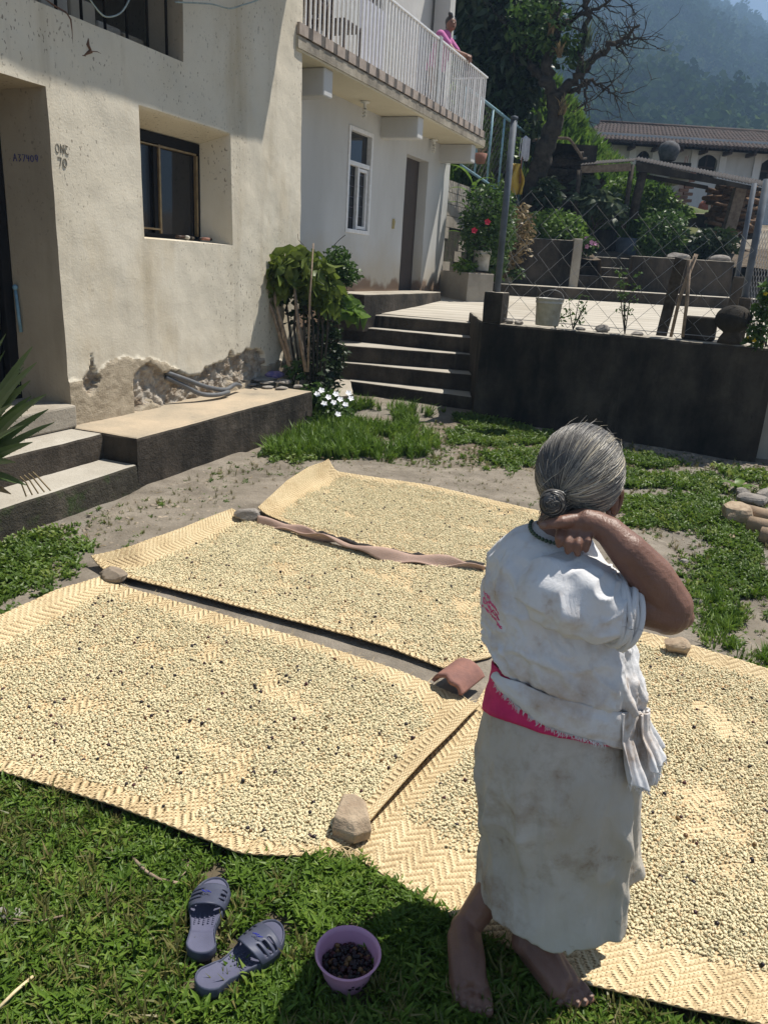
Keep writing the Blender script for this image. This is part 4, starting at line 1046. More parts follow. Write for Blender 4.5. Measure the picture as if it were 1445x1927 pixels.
npobj('mountain', np.array(Vm), np.stack([b_, b_+1, b_+nu+2, b_+nu+1], 1), m_mount, smooth=True, kind='structure')
def tree_unit(seed, tall):
    r = np.random.default_rng(seed); cl = []
    for k in range(9):
        h = .25 + .7*k/8; w = (.42 if not tall else .30)*(math.sin(math.pi*(.12+.8*(1-h)))**.7) ; a = k*2.4
        cl.append(((.16*w*math.cos(a)*3*.6, .16*w*math.sin(a)*3*.6, h), (w*.8, w*.8, .16)))
    V, F = leafcloud(cl, 560, .105, seed, elong=1.5, fill=.35); return npmesh('tree_unit', V, F, g_forest)
g_forest = leafmat('forest_leaves', (.022, .045, .012), (.045, .08, .018), (.095, .13, .028), .2, scale=.05, use_rnd=True, rough=.9); [setattr(n_.inputs['Specular IOR Level'], 'default_value', 0.0) for n_ in g_forest.node_tree.nodes if n_.type == 'BSDF_PRINCIPLED']
for sd, (n, tall, hh) in enumerate(((8500, True, 12), (8500, False, 9))):
    r = np.random.default_rng(40+sd); y = YM0 + (YM1*1.03-YM0)*r.random(n*2)**.75; x = (-.02 + .66*r.random(n*2))*y
    keep = [k for k in range(n*2) if noise.noise(Vector((x[k]/60, y[k]/90, 5))) > -.5][:n]
    pts = np.array([(x[k], y[k], mz(x[k], y[k]) - .6) for k in keep]); m_ = len(pts)
    sc_ = hh*(.55 + .8*r.random(m_)); scatter('forest', pts, np.stack([np.zeros(m_), np.zeros(m_), r.random(m_)*6.28], 1), np.stack([sc_, sc_, sc_*(.9+.3*r.random(m_))], 1), tree_unit(sd+1, tall),
            label=('tall dark conifers' if tall else 'rounded broadleaf trees') + ' covering the hazy mountain slope', cat='forest')
t = bpy.data.materials.new('haze'); t.use_nodes = True; t.node_tree.nodes.clear()
vo = t.node_tree.nodes.new('ShaderNodeVolumePrincipled'); vo.inputs['Color'].default_value = (.42, .66, 1.0, 1); vo.inputs['Density'].default_value = HAZE
vo.inputs['Anisotropy'].default_value = 0.0
oo = t.node_tree.nodes.new('ShaderNodeOutputMaterial'); t.node_tree.links.new(vo.outputs[0], oo.inputs['Volume'])
zmin = min(float(np.min(np.array(Vm)[:, 2])), -12) - 1
MB().obox((-950, -320, zmin), (1900, 0, 0), (0, 1850, 0), (0, 0, float(np.max(np.array(Vm)[:, 2])) + 18 - zmin)).build('haze', t, kind='stuff', label='pale blue haze filling the valley air', cat='haze')

# ================================================================== grassy bank behind the garden
bank_px = [(840, 120), (930, 150), (1000, 165), (1045, 195), (1075, 240), (1100, 280), (1122, 305), (1150, 335), (1190, 362), (1230, 385)]
bp = [A(x, y, 22.5) for x, y in bank_px]; bxs = [p.x for p in bp]; bzs = [p.z for p in bp]
def bankz(x, y):
    zr = float(np.interp(x*22.5/y, bxs, bzs)); lo = 2.4
    t = smooth(18.6, 22.5, y); return lo + (zr-lo)*t*(1-.15*smooth(23, 26, y)) + .12*nz(x, y, 1.3, 6)
MB().grid(lambda u, v: (lambda y: (lambda x: Vector((x, y, bankz(x, y))))((.02 + u*.345)*y))(18.6 + 6.5*v), 70, 40).build('grassy_bank', m_bank, smooth=True, kind='structure')
def tuft(seed, n=14, h=.3, w=.02, lean=.6):
    r = random.Random(seed); mb = MB()
    for k in range(n):
        a = r.uniform(0, 6.28); l = h*r.uniform(.5, 1.1); b = Vector((r.uniform(-.3, .3)*h*.5, r.uniform(-.3, .3)*h*.5, 0)); e = Vector((math.cos(a), math.sin(a), 0)); sd = Vector((-e.y, e.x, 0))*w*r.uniform(.7, 1.2)
        ln = r.uniform(.1, lean); p1 = b + e*l*ln*.4 + Vector((0, 0, l*.55)); p2 = b + e*l*ln + Vector((0, 0, l*(1-.35*ln)))
        mb.add([b-sd*.6, b+sd*.6, p1+sd, p1-sd, p2], [(0, 1, 2, 3), (3, 2, 4)])
    return mb
g_bank = leafmat('bank_grass', (.055, .11, .015), (.10, .18, .028), (.17, .24, .05), .4, scale=.8, use_rnd=True)
r = np.random.default_rng(3); n = 5200; yy = 18.7 + 4.4*r.random(n); xx = (.05+.26*r.random(n))*yy
pts = np.array([(x, y, bankz(x, y)-.02) for x, y in zip(xx, yy)]); s_ = .7+.9*r.random(n)
scatter('bank_grass', pts, np.stack([r.normal(0, .15, n), r.normal(0, .15, n), r.random(n)*6.28], 1), np.stack([s_, s_, s_], 1), tuft(2, 16, .42, .03).mesh('tuft', g_bank), label='bright grass and weeds on the bank behind the woodpile', cat='grass')
# stone house wall and signboard far left on the bank
sw = thing('stone_wall', A(1005, 190, 25.5), 'old grey stone wall standing on the grassy bank behind the trees', 'wall')
pxwall('wall_face', 975, 1032, 128, 215, 25.5, .4, m_rock, sw); pxwall('wall_cap', 985, 1034, 118, 136, 25.4, .5, simple('ochre_render', (.42, .28, .1), (.3, .2, .09), 4, .9), sw)
sg = thing('sign_post', A(1018, 262, 24), 'thin pale blue pole with a small red and white sign', 'sign')
MB().tube([A(1015, 268, 24), A(1032, 128, 24)], .03, 6).build('pole', m_blue, sg, smooth=True)
pxwall('sign_board', 1026, 1034, 168, 198, 24.05, .03, simple('red_sign', (.4, .04, .05), None, 20, .6, 0), sg)
# ================================================================== trees
def tree(name, base_px, limbs, label, Y, mat=m_bark):
    t_ = thing(name, A(*base_px, Y), label, 'tree'); return t_
def limb(mb, px, rad, seed, kink=.05, n=7):
    r = random.Random(seed); P_ = [A(x, y, Y) for x, y, Y in px]; pts = []; rr = []
    for k in range(len(P_)-1):
        for i in range(n):
            t = i/n; p = P_[k].lerp(P_[k+1], t); j = kink*(1 if (i or k) else 0)*.5
            pts.append(p + Vector((r.uniform(-j, j), r.uniform(-j, j), r.uniform(-j, j)))); f = (k+t)/(len(P_)-1); rr.append((rad[0]*(1-f)+rad[1]*f)*r.uniform(.9, 1.15))
    pts.append(P_[-1]); rr.append(rad[1]); mb.tube(pts, rr, 7); return pts
def twigs(mb, pts, n, L, rad, seed, depth=2, up=.25):
    r = random.Random(seed)
    for k in range(n):
        i = r.randrange(max(1, len(pts)//4), len(pts)); p = pts[i]
        d = (pts[i]-pts[max(0, i-2)]).normalized() if i > 1 else Vector((0, 0, 1))
        d = (d*.7 + Vector((r.gauss(0, .7), r.gauss(0, .5), r.gauss(up, .6)))).normalized(); l = L*r.uniform(.5, 1.2); q = [p]
        for s in range(5):
            d = (d + Vector((r.gauss(0, .28), r.gauss(0, .28), r.gauss(.02, .28)))).normalized(); q.append(q[-1] + d*l/5)
        mb.tube(q, [rad*(1-.17*s) for s in range(6)], 4, cap=False)
        if depth > 1: twigs(mb, q, 3, L*.5, rad*.55, seed*31+k, depth-1, up)
m_barkdk = simple('mossy_bark', (.06, .05, .038), (.02, .017, .013), 9, .95, 1.0, 22, bd=.03)
bt = thing('bare_tree', A(1000, 385, 17.8), 'gnarled bare tree with twisted branches and clinging air plants', 'tree'); YT = 17.8
mb = MB(); br = []
trunk = limb(mb, [(996, 405, YT), (1000, 350, YT), (1022, 290, YT), (1045, 225, YT), (1043, 175, YT-.05)], (.24, .16), 1, .05); br.append(trunk)
mb.build('trunk', m_barkdk, bt, smooth=True)
mb = MB()
L1 = [([(1043, 180, YT), (1020, 150, YT), (1000, 125, YT+.2), (985, 90, YT+.3), (960, 55, YT+.3), (935, 30, YT+.4)], (.12, .03)),
      ([(1040, 180, YT), (1028, 130, YT), (1035, 85, YT), (1050, 45, YT-.1), (1045, 5, YT-.1), (1035, -30, YT)], (.13, .04)),
      ([(1045, 185, YT), (1070, 160, YT-.1), (1095, 135, YT-.1), (1110, 118, YT-.2), (1130, 100, YT-.2), (1150, 82, YT-.3), (1175, 70, YT-.3), (1203, 46, YT-.4)], (.11, .02)),
      ([(1092, 138, YT-.1), (1090, 100, YT), (1100, 70, YT), (1105, 35, YT), (1100, 0, YT), (1090, -30, YT)], (.08, .03)),
      ([(1050, 60, YT), (1075, 35, YT), (1110, 20, YT), (1140, 8, YT), (1165, -4, YT)], (.06, .015)),
      ([(1060, 168, YT), (1085, 170, YT), (1105, 150, YT), (1100, 160, YT-.2), (1098, 190, YT-.2), (1102, 215, YT-.2)], (.06, .012)),
      ([(1100, 150, YT), (1120, 155, YT), (1135, 168, YT), (1150, 174, YT), (1168, 176, YT)], (.035, .008)),
      ([(1150, 82, YT-.3), (1165, 85, YT-.3), (1185, 75, YT-.3), (1192, 70, YT-.3)], (.035, .012))]
for k, (px, rd) in enumerate(L1):
    p = limb(mb, px, rd, 10+k, .10, 5); br.append(p)
mb.build('branch', m_barkdk, bt, smooth=True)
mb = MB()
for k, p in enumerate(br[1:]): twigs(mb, p, 20 if k < 5 else 12, .75, .016, 60+k, 2)
mb.build('twig', m_barkdk, bt)
for (x, y, s, md) in ((1102, 82, .42, 0), (1056, 208, .32, 1), (1034, 60, .3, 1), (1096, 130, .22, 0), (1052, 100, .25, 1)):
    mb = tuft(int(x), 34, s*1.3, .014, 1.0); mb.xform(Matrix.Translation(A(x, y+8, YT-.22))); mb.build('air_plant', g_grey if md == 0 else g_dry, bt)
foliage('leaves', [ell(1040, 60, YT, 36, 45), ell(1000, 40, YT, 45, 50), ell(1075, 95, YT, 20, 26)], 900, .16, g_mid, bt, 77, fill=.2)
dt = thing('evergreen_tree', A(930, 300, 18.8), 'dense dark green leafy tree behind the balcony corner', 'tree'); YD = 19.0
mb = MB(); limb(mb, [(948, 320, YD), (946, 220, YD), (935, 140, YD), (930, 60, YD), (940, -30, YD)], (.2, .08), 5, .06); limb(mb, [(940, 150, YD), (975, 90, YD), (1000, 30, YD)], (.1, .04), 6, .08); limb(mb, [(936, 130, YD), (900, 80, YD), (880, 20, YD)], (.1, .04), 7, .08)
mb.build('trunk', m_barkdk, dt, smooth=True)
foliage('crown', [ell(930, 215, YD, 52, 65, .9), ell(955, 130, YD, 62, 70, 1.1), ell(905, 150, YD, 40, 70, .8), ell(920, 50, YD, 55, 60, 1.0), ell(975, 30, YD, 55, 62, 1.0), ell(900, -20, YD, 60, 50, 1), ell(1000, 100, YD, 30, 45, .7), ell(985, 250, YD-.4, 26, 40, .5)], 9500, .25, g_dark, dt, 21, elong=2.6, droop=.8, fill=.25)
# ================================================================== shrubs of the garden and the bank
PL = [('leafy_bush', (1035, 445, 17.0), 'bright weedy bush growing above the left planter wall', [(1040, 425, 17.0, 50, 28), (1000, 430, 17.0, 30, 30), (1075, 430, 17.0, 24, 22)], 1900, .11, g_lime),
      ('dark_shrub', (1025, 400, 17.6), 'dark glossy shrub in front of the woodpile', [(1027, 362, 17.6, 26, 26), (1030, 395, 17.6, 20, 26)], 700, .15, g_dark),
      ('broadleaf_plant', (1120, 430, 18.0), 'broad pale green leaves growing beside the lean-to posts', [(1120, 378, 18.0, 34, 22), (1150, 398, 18.0, 22, 14), (1100, 345, 18.2, 14, 14)], 420, .24, g_grey),
      ('garden_bush', (1245, 470, 17.3), 'tangled green bush on the right planter wall by the steps', [(1250, 425, 17.3, 38, 30), (1230, 455, 17.2, 30, 26), (1265, 455, 17.3, 22, 20)], 1900, .10, g_mid),
      ('bank_bush', (1240, 395, 19.8), 'sunlit lime green bush below the tin roof', [(1225, 375, 19.8, 40, 24), (1262, 398, 19.8, 34, 18), (1170, 350, 20, 30, 14), (1285, 402, 20.2, 18, 10)], 2200, .11, g_lime),
      ('shade_shrub', (1350, 470, 17.2), 'dark leafy shrub under the firewood stack', [(1345, 455, 17.2, 40, 24), (1310, 470, 17.2, 20, 16)], 700, .16, g_dark),
      ('pink_flower_plant', (1105, 476, 17.0), 'small plant with pink flowers at the top of the back steps', [(1108, 462, 17.0, 14, 16)], 220, .09, g_mid),
      ('fence_shrub', (968, 480, 15.8), 'thin brownish shrub behind the wire fence pole', [(975, 440, 15.9, 26, 50), (955, 480, 15.8, 18, 40)], 800, .10, g_dry),
      ('hedge_shrub', (940, 470, 15.4), 'green shrub growing behind the leaning fence pole', [(945, 430, 15.4, 24, 60), (935, 490, 15.2, 18, 32)], 1100, .09, g_mid),
      ('weed', (985, 520, 15.7), 'small green weed at the foot of the planter wall', [(972, 514, 15.7, 12, 9)], 90, .09, g_mid),
      ('slope_shrub', (925, 285, 17.8), 'pale green shrubs on the slope behind the blue fence', [(915, 250, 18.2, 40, 40), (945, 285, 18.0, 34, 24), (965, 250, 18.4, 26, 24)], 1700, .13, g_lime)]
for k, (nm, b, lb, cr, n, s, m) in enumerate(PL):
    plant(nm, A(*b), lb, nm.split('_')[-1], [ell(*c) for c in cr], n, s, m, 200+k, 5, .015, flowers=((m_pink, 9, .05) if nm.startswith('pink') else None), fill=.3)
mb = MB(); straps(mb, A(1035, 440, 16.9), A(1040, 415, 16.9), 9, .6, .05, 9, .7); mb.build('arching_leaves', g_lime, label='long arching strap leaves above the planter wall', cat='plant', smooth=True)

# ================================================================== wire fence on the retaining wall
fe = thing('wire_fence', rw(.1, -.1, RWT), 'chain-link fence of thin wire on steel poles above the retaining wall', 'fence')
pb, ptp = rw(.10, -.09, 1.37), A(972, 218, 8.55)
MB().tube([pb, Vector((pb.x, pb.y, 3.05))], .034, 14).build('pole', m_steel, fe, smooth=True)
MB().lathe(Vector((pb.x, pb.y, 3.05)), [(.034, 0), (.038, .0), (.036, .03), (.0, .04)], 14).build('cap', m_steel, fe, smooth=True)
e1 = A(1402, 600, 7.6); e0 = rw(.16, -.1)
wirefence('wire_mesh', e0, rw(RWL-.35, -.1), RWT+.01, 2.42, RWT+.01, 2.05, .135, .0034, m_wire_lit, fe, .95)
MB().tube([rw(.16, -.1, RWT+.05), rw(RWL-.35, -.1, RWT+.05)], .004, 5).build('bottom_wire', m_wire_lit, fe)
rf_ = thing('side_fence', A(1390, 560, 9), 'steel posts and close wire netting of the fence at the right edge', 'fence')
for (xa, ya, xb, yb, Y, r) in ((1387, 540, 1419, 345, 10.0, .03), (1399, 570, 1443, 337, 8.6, .036), (1445, 560, 1470, 420, 7.8, .03)):
    p, q = A(xa, ya, Y), A(xb, yb, Y); MB().tube([Vector((q.x, q.y, p.z-.2)), q], r, 12).build('pole', m_steel, rf_, smooth=True)
p, q = A(1408, 540, 8.7), A(1480, 560, 7.4); wirefence('wire_mesh', p, q, 1.1, 2.15, 1.1, 2.15, .05, .0028, m_wire_lit, rf_, 1.0)
block('corner_pier', [v2(A(1372, 560, 9.8)), v2(A(1396, 560, 9.8)), v2(A(1396, 560, 10.1)), v2(A(1372, 560, 10.1))], .8, A(1380, 520, 9.8).z, m_mold, m_mold, label='small dark pier at the far right of the terrace', cat='pier')
block('corner_pier', [v2(A(1385, 590, 8.4)), v2(A(1408, 590, 8.4)), v2(A(1408, 590, 8.7)), v2(A(1385, 590, 8.7))], .8, A(1395, 560, 8.4).z, m_mold, m_mold, label='dark pier holding the right fence pole', cat='pier')
# things on the retaining wall
Yb_ = 8.12
bucket(1028, 613, 8.05, .135, .27, 'dirty white bucket standing on the retaining wall behind the wire')
for k, (x, y, rx, rz, lb) in enumerate(((952, 603, .05, .03, 'small pale stone on the wall beside the concrete post'), (972, 604, .055, .028, 'small dark stone near the left end of the wall top'), (1130, 625, .08, .045, 'rounded mossy stone on the wall between the saplings'), (1090, 622, .06, .02, 'flat stone fragment on the wall right of the bucket'), (1190, 632, .07, .022, 'flat dark stone on the wall near the leaning plank'))):
    tt = (x-905)/(1420-905)*RWL; p = rw(tt, -.1, RWT+rz*.7); MB().rock(p, (rx, .06, rz), 50+k).build('wall_top_stone', m_rock, label=lb, cat='stone', group='stones on the retaining wall')
def onwall(x, y): return P(x, y, rw(0, -.1), rnor)
def slat(px, th, mat):
    a, b = onwall(*px[0]), onwall(*px[1]); return a, b
a, b = onwall(1243, 632), onwall(1278, 484); w_ = rdir*.10
o = MB().add([a - w_*.5, a + w_*.5, b + w_*.7 - Vector((0, 0, .02)), b - w_*.4] + [q - rnor*.035 for q in (a - w_*.5, a + w_*.5, b + w_*.7 - Vector((0, 0, .02)), b - w_*.4)], [(0,1,2,3), (7,6,5,4), (0,4,5,1), (1,5,6,2), (2,6,7,3), (3,7,4,0)]).build('leaning_plank', m_bark, label='broad dark plank leaning against the wire fence', cat='plank')
for k, px in enumerate((((1262, 634), (1279, 560), (1310, 478)), ((1285, 634), (1293, 570), (1298, 490)))):
    MB().tube([onwall(*q) + rnor*(.02+.03*k) for q in px], [.016, .018, .02], 8).build('dry_stick', m_stick, label=('crooked dry stick leaning right of the broad plank', 'straighter dry stick beside the crooked one on the wall')[k], cat='stick', smooth=True, group='sticks on the retaining wall')
p = onwall(1312, 640); p.z = RWT + .004
MB().obox(p - rdir*.16, rdir*.30, -rnor*.17, (0, 0, .22)).xform(Matrix.Translation((0, 0, 0))).build('concrete_block', m_mold, label='dark concrete block on the right end of the retaining wall', cat='block', bevel=.02)
p = onwall(1372, 640); p.z = RWT
sb = thing('stone_ball', p, 'round dark stone ball on a small foot at the wall end', 'ornament')
MB().lathe(p, [(0, .002), (.11, .002), (.10, .05), (.07, .10), (.09, .12), (0, .13)], 20).build('foot', m_mold, sb, smooth=True)
MB().ball(p + Vector((0, 0, .225)), (.165, .165, .13), 24, 16).build('ball', m_black, sb, smooth=True)
for k, (x, y, hgt_, n, lb) in enumerate(((1078, 618, .34, 70, 'thin leafy sapling on the wall right of the bucket'), (1175, 628, .62, 120, 'tall spindly sapling on the wall left of the plank'), (1045, 606, .2, 40, 'small creeping weed beside the bucket on the wall'))):
    b = onwall(x, y); b.z = RWT; t_ = thing('sapling', b, lb, 'sapling', 'saplings on the retaining wall'); rr_ = random.Random(k); mb = MB(); tips = []
    for q in range(4):
        tp = b + rdir*rr_.uniform(-.16, .16) + Vector((0, 0, hgt_*rr_.uniform(.5, 1.05))); mb.tube([b, b.lerp(tp, .5) + rdir*rr_.uniform(-.03, .03), tp], [.006, .005, .002], 5); tips += [b.lerp(tp, f) for f in (.4, .6, .8, 1)]
    mb.build('stem', m_bark, t_)
    V, F = leafcloud([(tuple(q), (.05, .05, .05)) for q in tips], n, .045, 300+k, fill=.2); npobj('foliage', V, F, g_mid, t_)
b = A(1435, 640, 7.4)
plant('edge_shrub', Vector((b.x+.1, b.y, 1.0)), 'yellow flowered shrub at the right edge beside the stone ball', 'shrub', [ell(1440, 570, 7.4, 22, 40), ell(1425, 625, 7.35, 18, 26)], 420, .07, g_mid, 91, 6, .008, flowers=(simple('yellow_petal', (.7, .5, .03), None, 20, .6, 0), 6, .022), fill=.3)

# ================================================================== plant clump at the house corner
cbase = G(565, 735, .36); cb0 = Vector((cbase.x, cbase.y, .05))
YC = 8.0
cp = thing('corner_shrub', cb0, 'leafy shrub with drooping yellow-green leaves at the house corner', 'shrub')
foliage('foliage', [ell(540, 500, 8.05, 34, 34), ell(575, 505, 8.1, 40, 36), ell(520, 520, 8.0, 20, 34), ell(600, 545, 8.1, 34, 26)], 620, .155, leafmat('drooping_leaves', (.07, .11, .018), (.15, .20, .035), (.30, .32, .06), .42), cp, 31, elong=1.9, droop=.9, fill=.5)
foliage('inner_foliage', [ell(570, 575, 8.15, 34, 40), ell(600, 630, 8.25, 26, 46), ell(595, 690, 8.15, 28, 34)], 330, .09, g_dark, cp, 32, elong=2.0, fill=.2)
mb = MB(); rr_ = random.Random(8)
for k in range(9): x = 545+k*9; mb.tube([A(560+k*6, 715, 8.0), A(x, 620, 8.05), A(x-6+rr_.uniform(-10, 10), 520, 8.05)], [.014, .012, .006], 6)
mb.build('stem', m_bark, cp, smooth=True)
plant('fine_leaf_bush', G(622, 700, .2), 'fine leaved green bush between the corner shrub and the stairs', 'bush', [ell(635, 500, 8.6, 30, 34), ell(625, 560, 8.5, 24, 30), ell(650, 515, 8.6, 26, 18)], 2300, .05, g_mid, 33, 7, .008, fill=.2)
plant('trailing_vine', G(618, 725, .1), 'dark trailing vine hanging beside the stair edge', 'vine', [ell(620, 640, 8.4, 22, 50), ell(625, 700, 8.3, 20, 40), ell(640, 670, 8.4, 14, 26), ell(600, 730, 8.1, 26, 30)], 1500, .05, g_dark, 34, 8, .006, fill=.2)
plant('broad_leaf_plant', G(640, 640, .3), 'bright broad leaves hanging over the top stair', 'plant', [ell(648, 572, 8.9, 24, 18), ell(668, 585, 8.9, 14, 10)], 60, .16, g_lime, 35, 3, .008, elong=1.5, droop=.5)
wf = plant('white_flower_plant', G(610, 790, .0), 'low plant with white flowers in front of the landing', 'plant', [ell(620, 755, 7.75, 30, 22), ell(600, 790, 7.6, 30, 16), ell(645, 775, 7.9, 16, 12)], 520, .06, g_mid, 36, 6, .006, fill=.2)
for k, (x, y) in enumerate(((605, 735), (618, 748), (632, 742), (640, 752), (656, 740), (660, 750), (628, 758), (636, 780), (610, 760), (650, 762), (597, 742))): flower(A(x, y, 7.55), .034, m_petal, wf, Vector((.2, -.7, .7)))
plant('yellow_green_plant', G(545, 720, .37), 'light green seedling at the foot of the leaning stakes', 'plant', [ell(560, 690, 7.9, 22, 18), ell(585, 735, 7.8, 30, 14)], 160, .085, g_mid, 37, 4, .005, elong=2.8)
for k, (px, lb) in enumerate((([(493, 536, 8.05), (515, 590, 7.95), (545, 690, 7.8)], 'thin peeled stake leaning farthest left against the house wall'),
                              ([(502, 482, 8.1), (520, 570, 7.95), (548, 680, 7.8)], 'long grey stake leaning with its top on the house wall'),
                              ([(554, 535, 7.9), (562, 620, 7.85), (576, 700, 7.8)], 'dark upright stake in the middle of the shrub'),
                              ([(590, 458, 7.9), (583, 560, 7.85), (580, 700, 7.8)], 'slender reddish stake rising above the shrub'),
                              ([(498, 552, 8.25), (522, 620, 8.2), (538, 660, 8.1)], 'short grey stake behind the peeled one'))):
    MB().tube([A(*q) for q in px], [.012, .019, .02] if k != 3 else [.006, .01, .012], 8).build('stake', m_stick, label=lb, cat='stake', group='stakes leaning at the house corner', smooth=True)
mb = MB(); mb.tube([A(560, 440, 8.4), A(562, 452, 8.38), A(572, 462, 8.35)], .003, 4); mb.tube([A(620, 470, 8.6), A(640, 450, 8.6), A(650, 442, 8.6)], .004, 4)
mb.build('dry_twig', m_bark, label='thin bare twigs curling above the corner shrub', cat='twig')
# ================================================================== woven mats and coffee
def polyline(px):
    p = [Vector(q) if isinstance(q, Vector) else G(*q) for q in px]; d = [0]
    for a, b in zip(p[:-1], p[1:]): d.append(d[-1] + (b-a).length)
    P_ = np.array([tuple(q) for q in p]); d = np.array(d)/d[-1]
    u = np.linspace(0, 1, 121); L = np.stack([np.interp(u, d, P_[:, k]) for k in range(3)], 1)
    K = np.array([1, 2, 3, 4, 3, 2, 1.]); K /= K.sum()
    S = L.copy()
    for k in range(3): S[3:-3, k] = np.convolve(L[:, k], K, 'valid')
    return S
class Mat:
    def __init__(s, name, label, B, T, L, R, curl=(0, 0, 0, 0), seed=0, wave=.006):
        s.B, s.T, s.L, s.R = map(polyline, (B, T, L, R)); n = 121; u = np.linspace(0, 1, n)
        U, V_ = np.meshgrid(u, u); U3, V3 = U[..., None], V_[..., None]
        c00, c10, c01, c11 = s.B[0], s.B[-1], s.T[0], s.T[-1]
        S = (1-V3)*s.B[None, :] + V3*s.T[None, :] + (1-U3)*s.L[:, None] + U3*s.R[:, None] - ((1-U3)*(1-V3)*c00 + U3*(1-V3)*c10 + (1-U3)*V3*c01 + U3*V3*c11)
        s.lu = (np.linalg.norm(np.diff(s.B, axis=0), axis=1).sum() + np.linalg.norm(np.diff(s.T, axis=0), axis=1).sum())/2
        s.lv = (np.linalg.norm(np.diff(s.L, axis=0), axis=1).sum() + np.linalg.norm(np.diff(s.R, axis=0), axis=1).sum())/2
        # the sheet lies on the ground inside and lifts only near its edges
        base = .030; eb = lambda d: np.exp(-(d/.07)**2)
        k = np.maximum.reduce([eb(V_*s.lv), eb((1-V_)*s.lv), eb(U*s.lu), eb((1-U)*s.lu)])
        S[..., 2] = base + (S[..., 2]-base)*k
        for (amt, D) in zip(curl, (V_*s.lv, (1-V_)*s.lv, U*s.lu, (1-U)*s.lu)): S[..., 2] += amt*np.clip(1 - D/.13, 0, 1)**2
        S[..., 2] += np.array([[wave*nz(S[j, i, 0], S[j, i, 1], 3.1, seed) + .4*wave*nz(S[j, i, 0], S[j, i, 1], 9, seed) for i in range(n)] for j in range(n)])
        s.S = S; s.n = n; s.seed = seed
        s.o = thing(name, Vector(S[60, 60]), label, 'mat', 'woven palm mats with coffee')
        s.sheet()
    def at(s, u, v):
        x = np.clip(u, 0, 1)*(s.n-1); y = np.clip(v, 0, 1)*(s.n-1); i = np.minimum(x.astype(int), s.n-2); j = np.minimum(y.astype(int), s.n-2); fx = (x-i)[:, None]; fy = (y-j)[:, None]
        return s.S[j, i]*(1-fx)*(1-fy) + s.S[j, i+1]*fx*(1-fy) + s.S[j+1, i]*(1-fx)*fy + s.S[j+1, i+1]*fx*fy
    def nrm(s, u, v):
        e = .01; u = np.clip(u, .015, .985); v = np.clip(v, .015, .985); a = s.at(u+e, v)-s.at(u-e, v); b = s.at(u, v+e)-s.at(u, v-e); n = np.cross(a, b); return n/np.linalg.norm(n, axis=1)[:, None]
    def sheet(s):
        V = s.S.reshape(-1, 3).copy(); n = s.n; ii = np.arange((n-1)*(n-1)); b = (ii//(n-1))*n + ii % (n-1)
        V2_ = V.copy(); V2_[:, 2] -= .004; N = len(V); F = np.stack([b, b+1, b+n+1, b+n], 1); F2 = np.stack([b, b+n, b+n+1, b+1], 1) + N
        e = np.arange(n-1); rim = [np.stack([e+1, e, e+N, e+1+N], 1), np.stack([e+(n-1)*n, e+1+(n-1)*n, e+1+(n-1)*n+N, e+(n-1)*n+N], 1), np.stack([e*n, (e+1)*n, (e+1)*n+N, e*n+N], 1), np.stack([(e+1)*n+n-1, e*n+n-1, e*n+n-1+N, (e+1)*n+n-1+N], 1)]
        npobj('backing', np.concatenate([V, V2_]), np.concatenate([F, F2] + rim), m_straw_dark, s.o, smooth=False)
        # twill of palm strips, each float its own little arched strip
        w = .0074; nu, nv = int(s.lu/w), int(s.lv/w); I, J = np.meshgrid(np.arange(nu), np.arange(nv)); I, J = I.ravel(), J.ravel()
        zig = np.where((I//6) % 2 == 0, J, -J); ph = (I + zig) % 4
        r = np.random.default_rng(s.seed)
        def strips(i0, j0, along_u):
            k = len(i0); off = np.array([0, .28, .72, 1.0]); hgt_ = np.array([-.0008, .0017, .0017, -.0008]); Vv = []
            a = (r.normal(0, .05, k), r.normal(0, .05, k)); ln = 2.25; wd = .90
            for q in range(4):
                for sd in (-.5, .5):
                    if along_u: u = (i0 - .1 + off[q]*ln + a[0])/nu; v = (j0 + .5 + sd*wd + a[1] + .10*(off[q]-.5))/nv
                    else: v = (j0 - .1 + off[q]*ln + a[0])/nv; u = (i0 + .5 + sd*wd + a[1] + .10*(off[q]-.5))/nu
                    p = s.at(u, v) + s.nrm(u, v)*(hgt_[q] + .0008 + .0005*r.random(k))[:, None]*1.1; Vv.append(p)
            Vv = np.stack(Vv, 1).reshape(-1, 3); b = np.arange(k)[:, None]*8
            return Vv, np.concatenate([b + np.array([[0, 1, 3, 2]]), b + np.array([[2, 3, 5, 4]]), b + np.array([[4, 5, 7, 6]])], 0)
        m1 = ph == 0; m2 = (ph == 2)
        Va, Fa = strips(I[m1].astype(float), J[m1].astype(float), True); Vb, Fb = strips(I[m2].astype(float), J[m2].astype(float), False)
        npobj('weave', Va, Fa, m_straw, s.o, kind='stuff'); npobj('cross_weave', Vb, Fb, m_straw2, s.o, kind='stuff')
    def beans(s, mL, mR, mB, mT, label, sp=.0081, noise_o=0.0, thin=.2, ncherry=60):
        r = np.random.default_rng(s.seed+5); nu, nv = int(s.lu/sp), int(s.lv/sp); I, J = np.meshgrid(np.arange(nu), np.arange(nv))
        u = (I.ravel() + .5 + r.uniform(-.48, .48, nu*nv))/nu; v = (J.ravel() + .5 + r.uniform(-.48, .48, nu*nv))/nv; p = s.at(u, v)
        gn = np.array([[nz(s.S[j, i, 0], s.S[j, i, 1], 3.3, noise_o) for i in range(s.n)] for j in range(s.n)]); g2 = np.array([[nz(s.S[j, i, 0], s.S[j, i, 1], 11, noise_o+3) for i in range(s.n)] for j in range(s.n)])
        iu, iv = np.round(u*(s.n-1)).astype(int), np.round(v*(s.n-1)).astype(int); nn, n2 = gn[iv, iu], g2[iv, iu]
        dB, dT, dL, dR = v*s.lv, (1-v)*s.lv, u*s.lu, (1-u)*s.lu
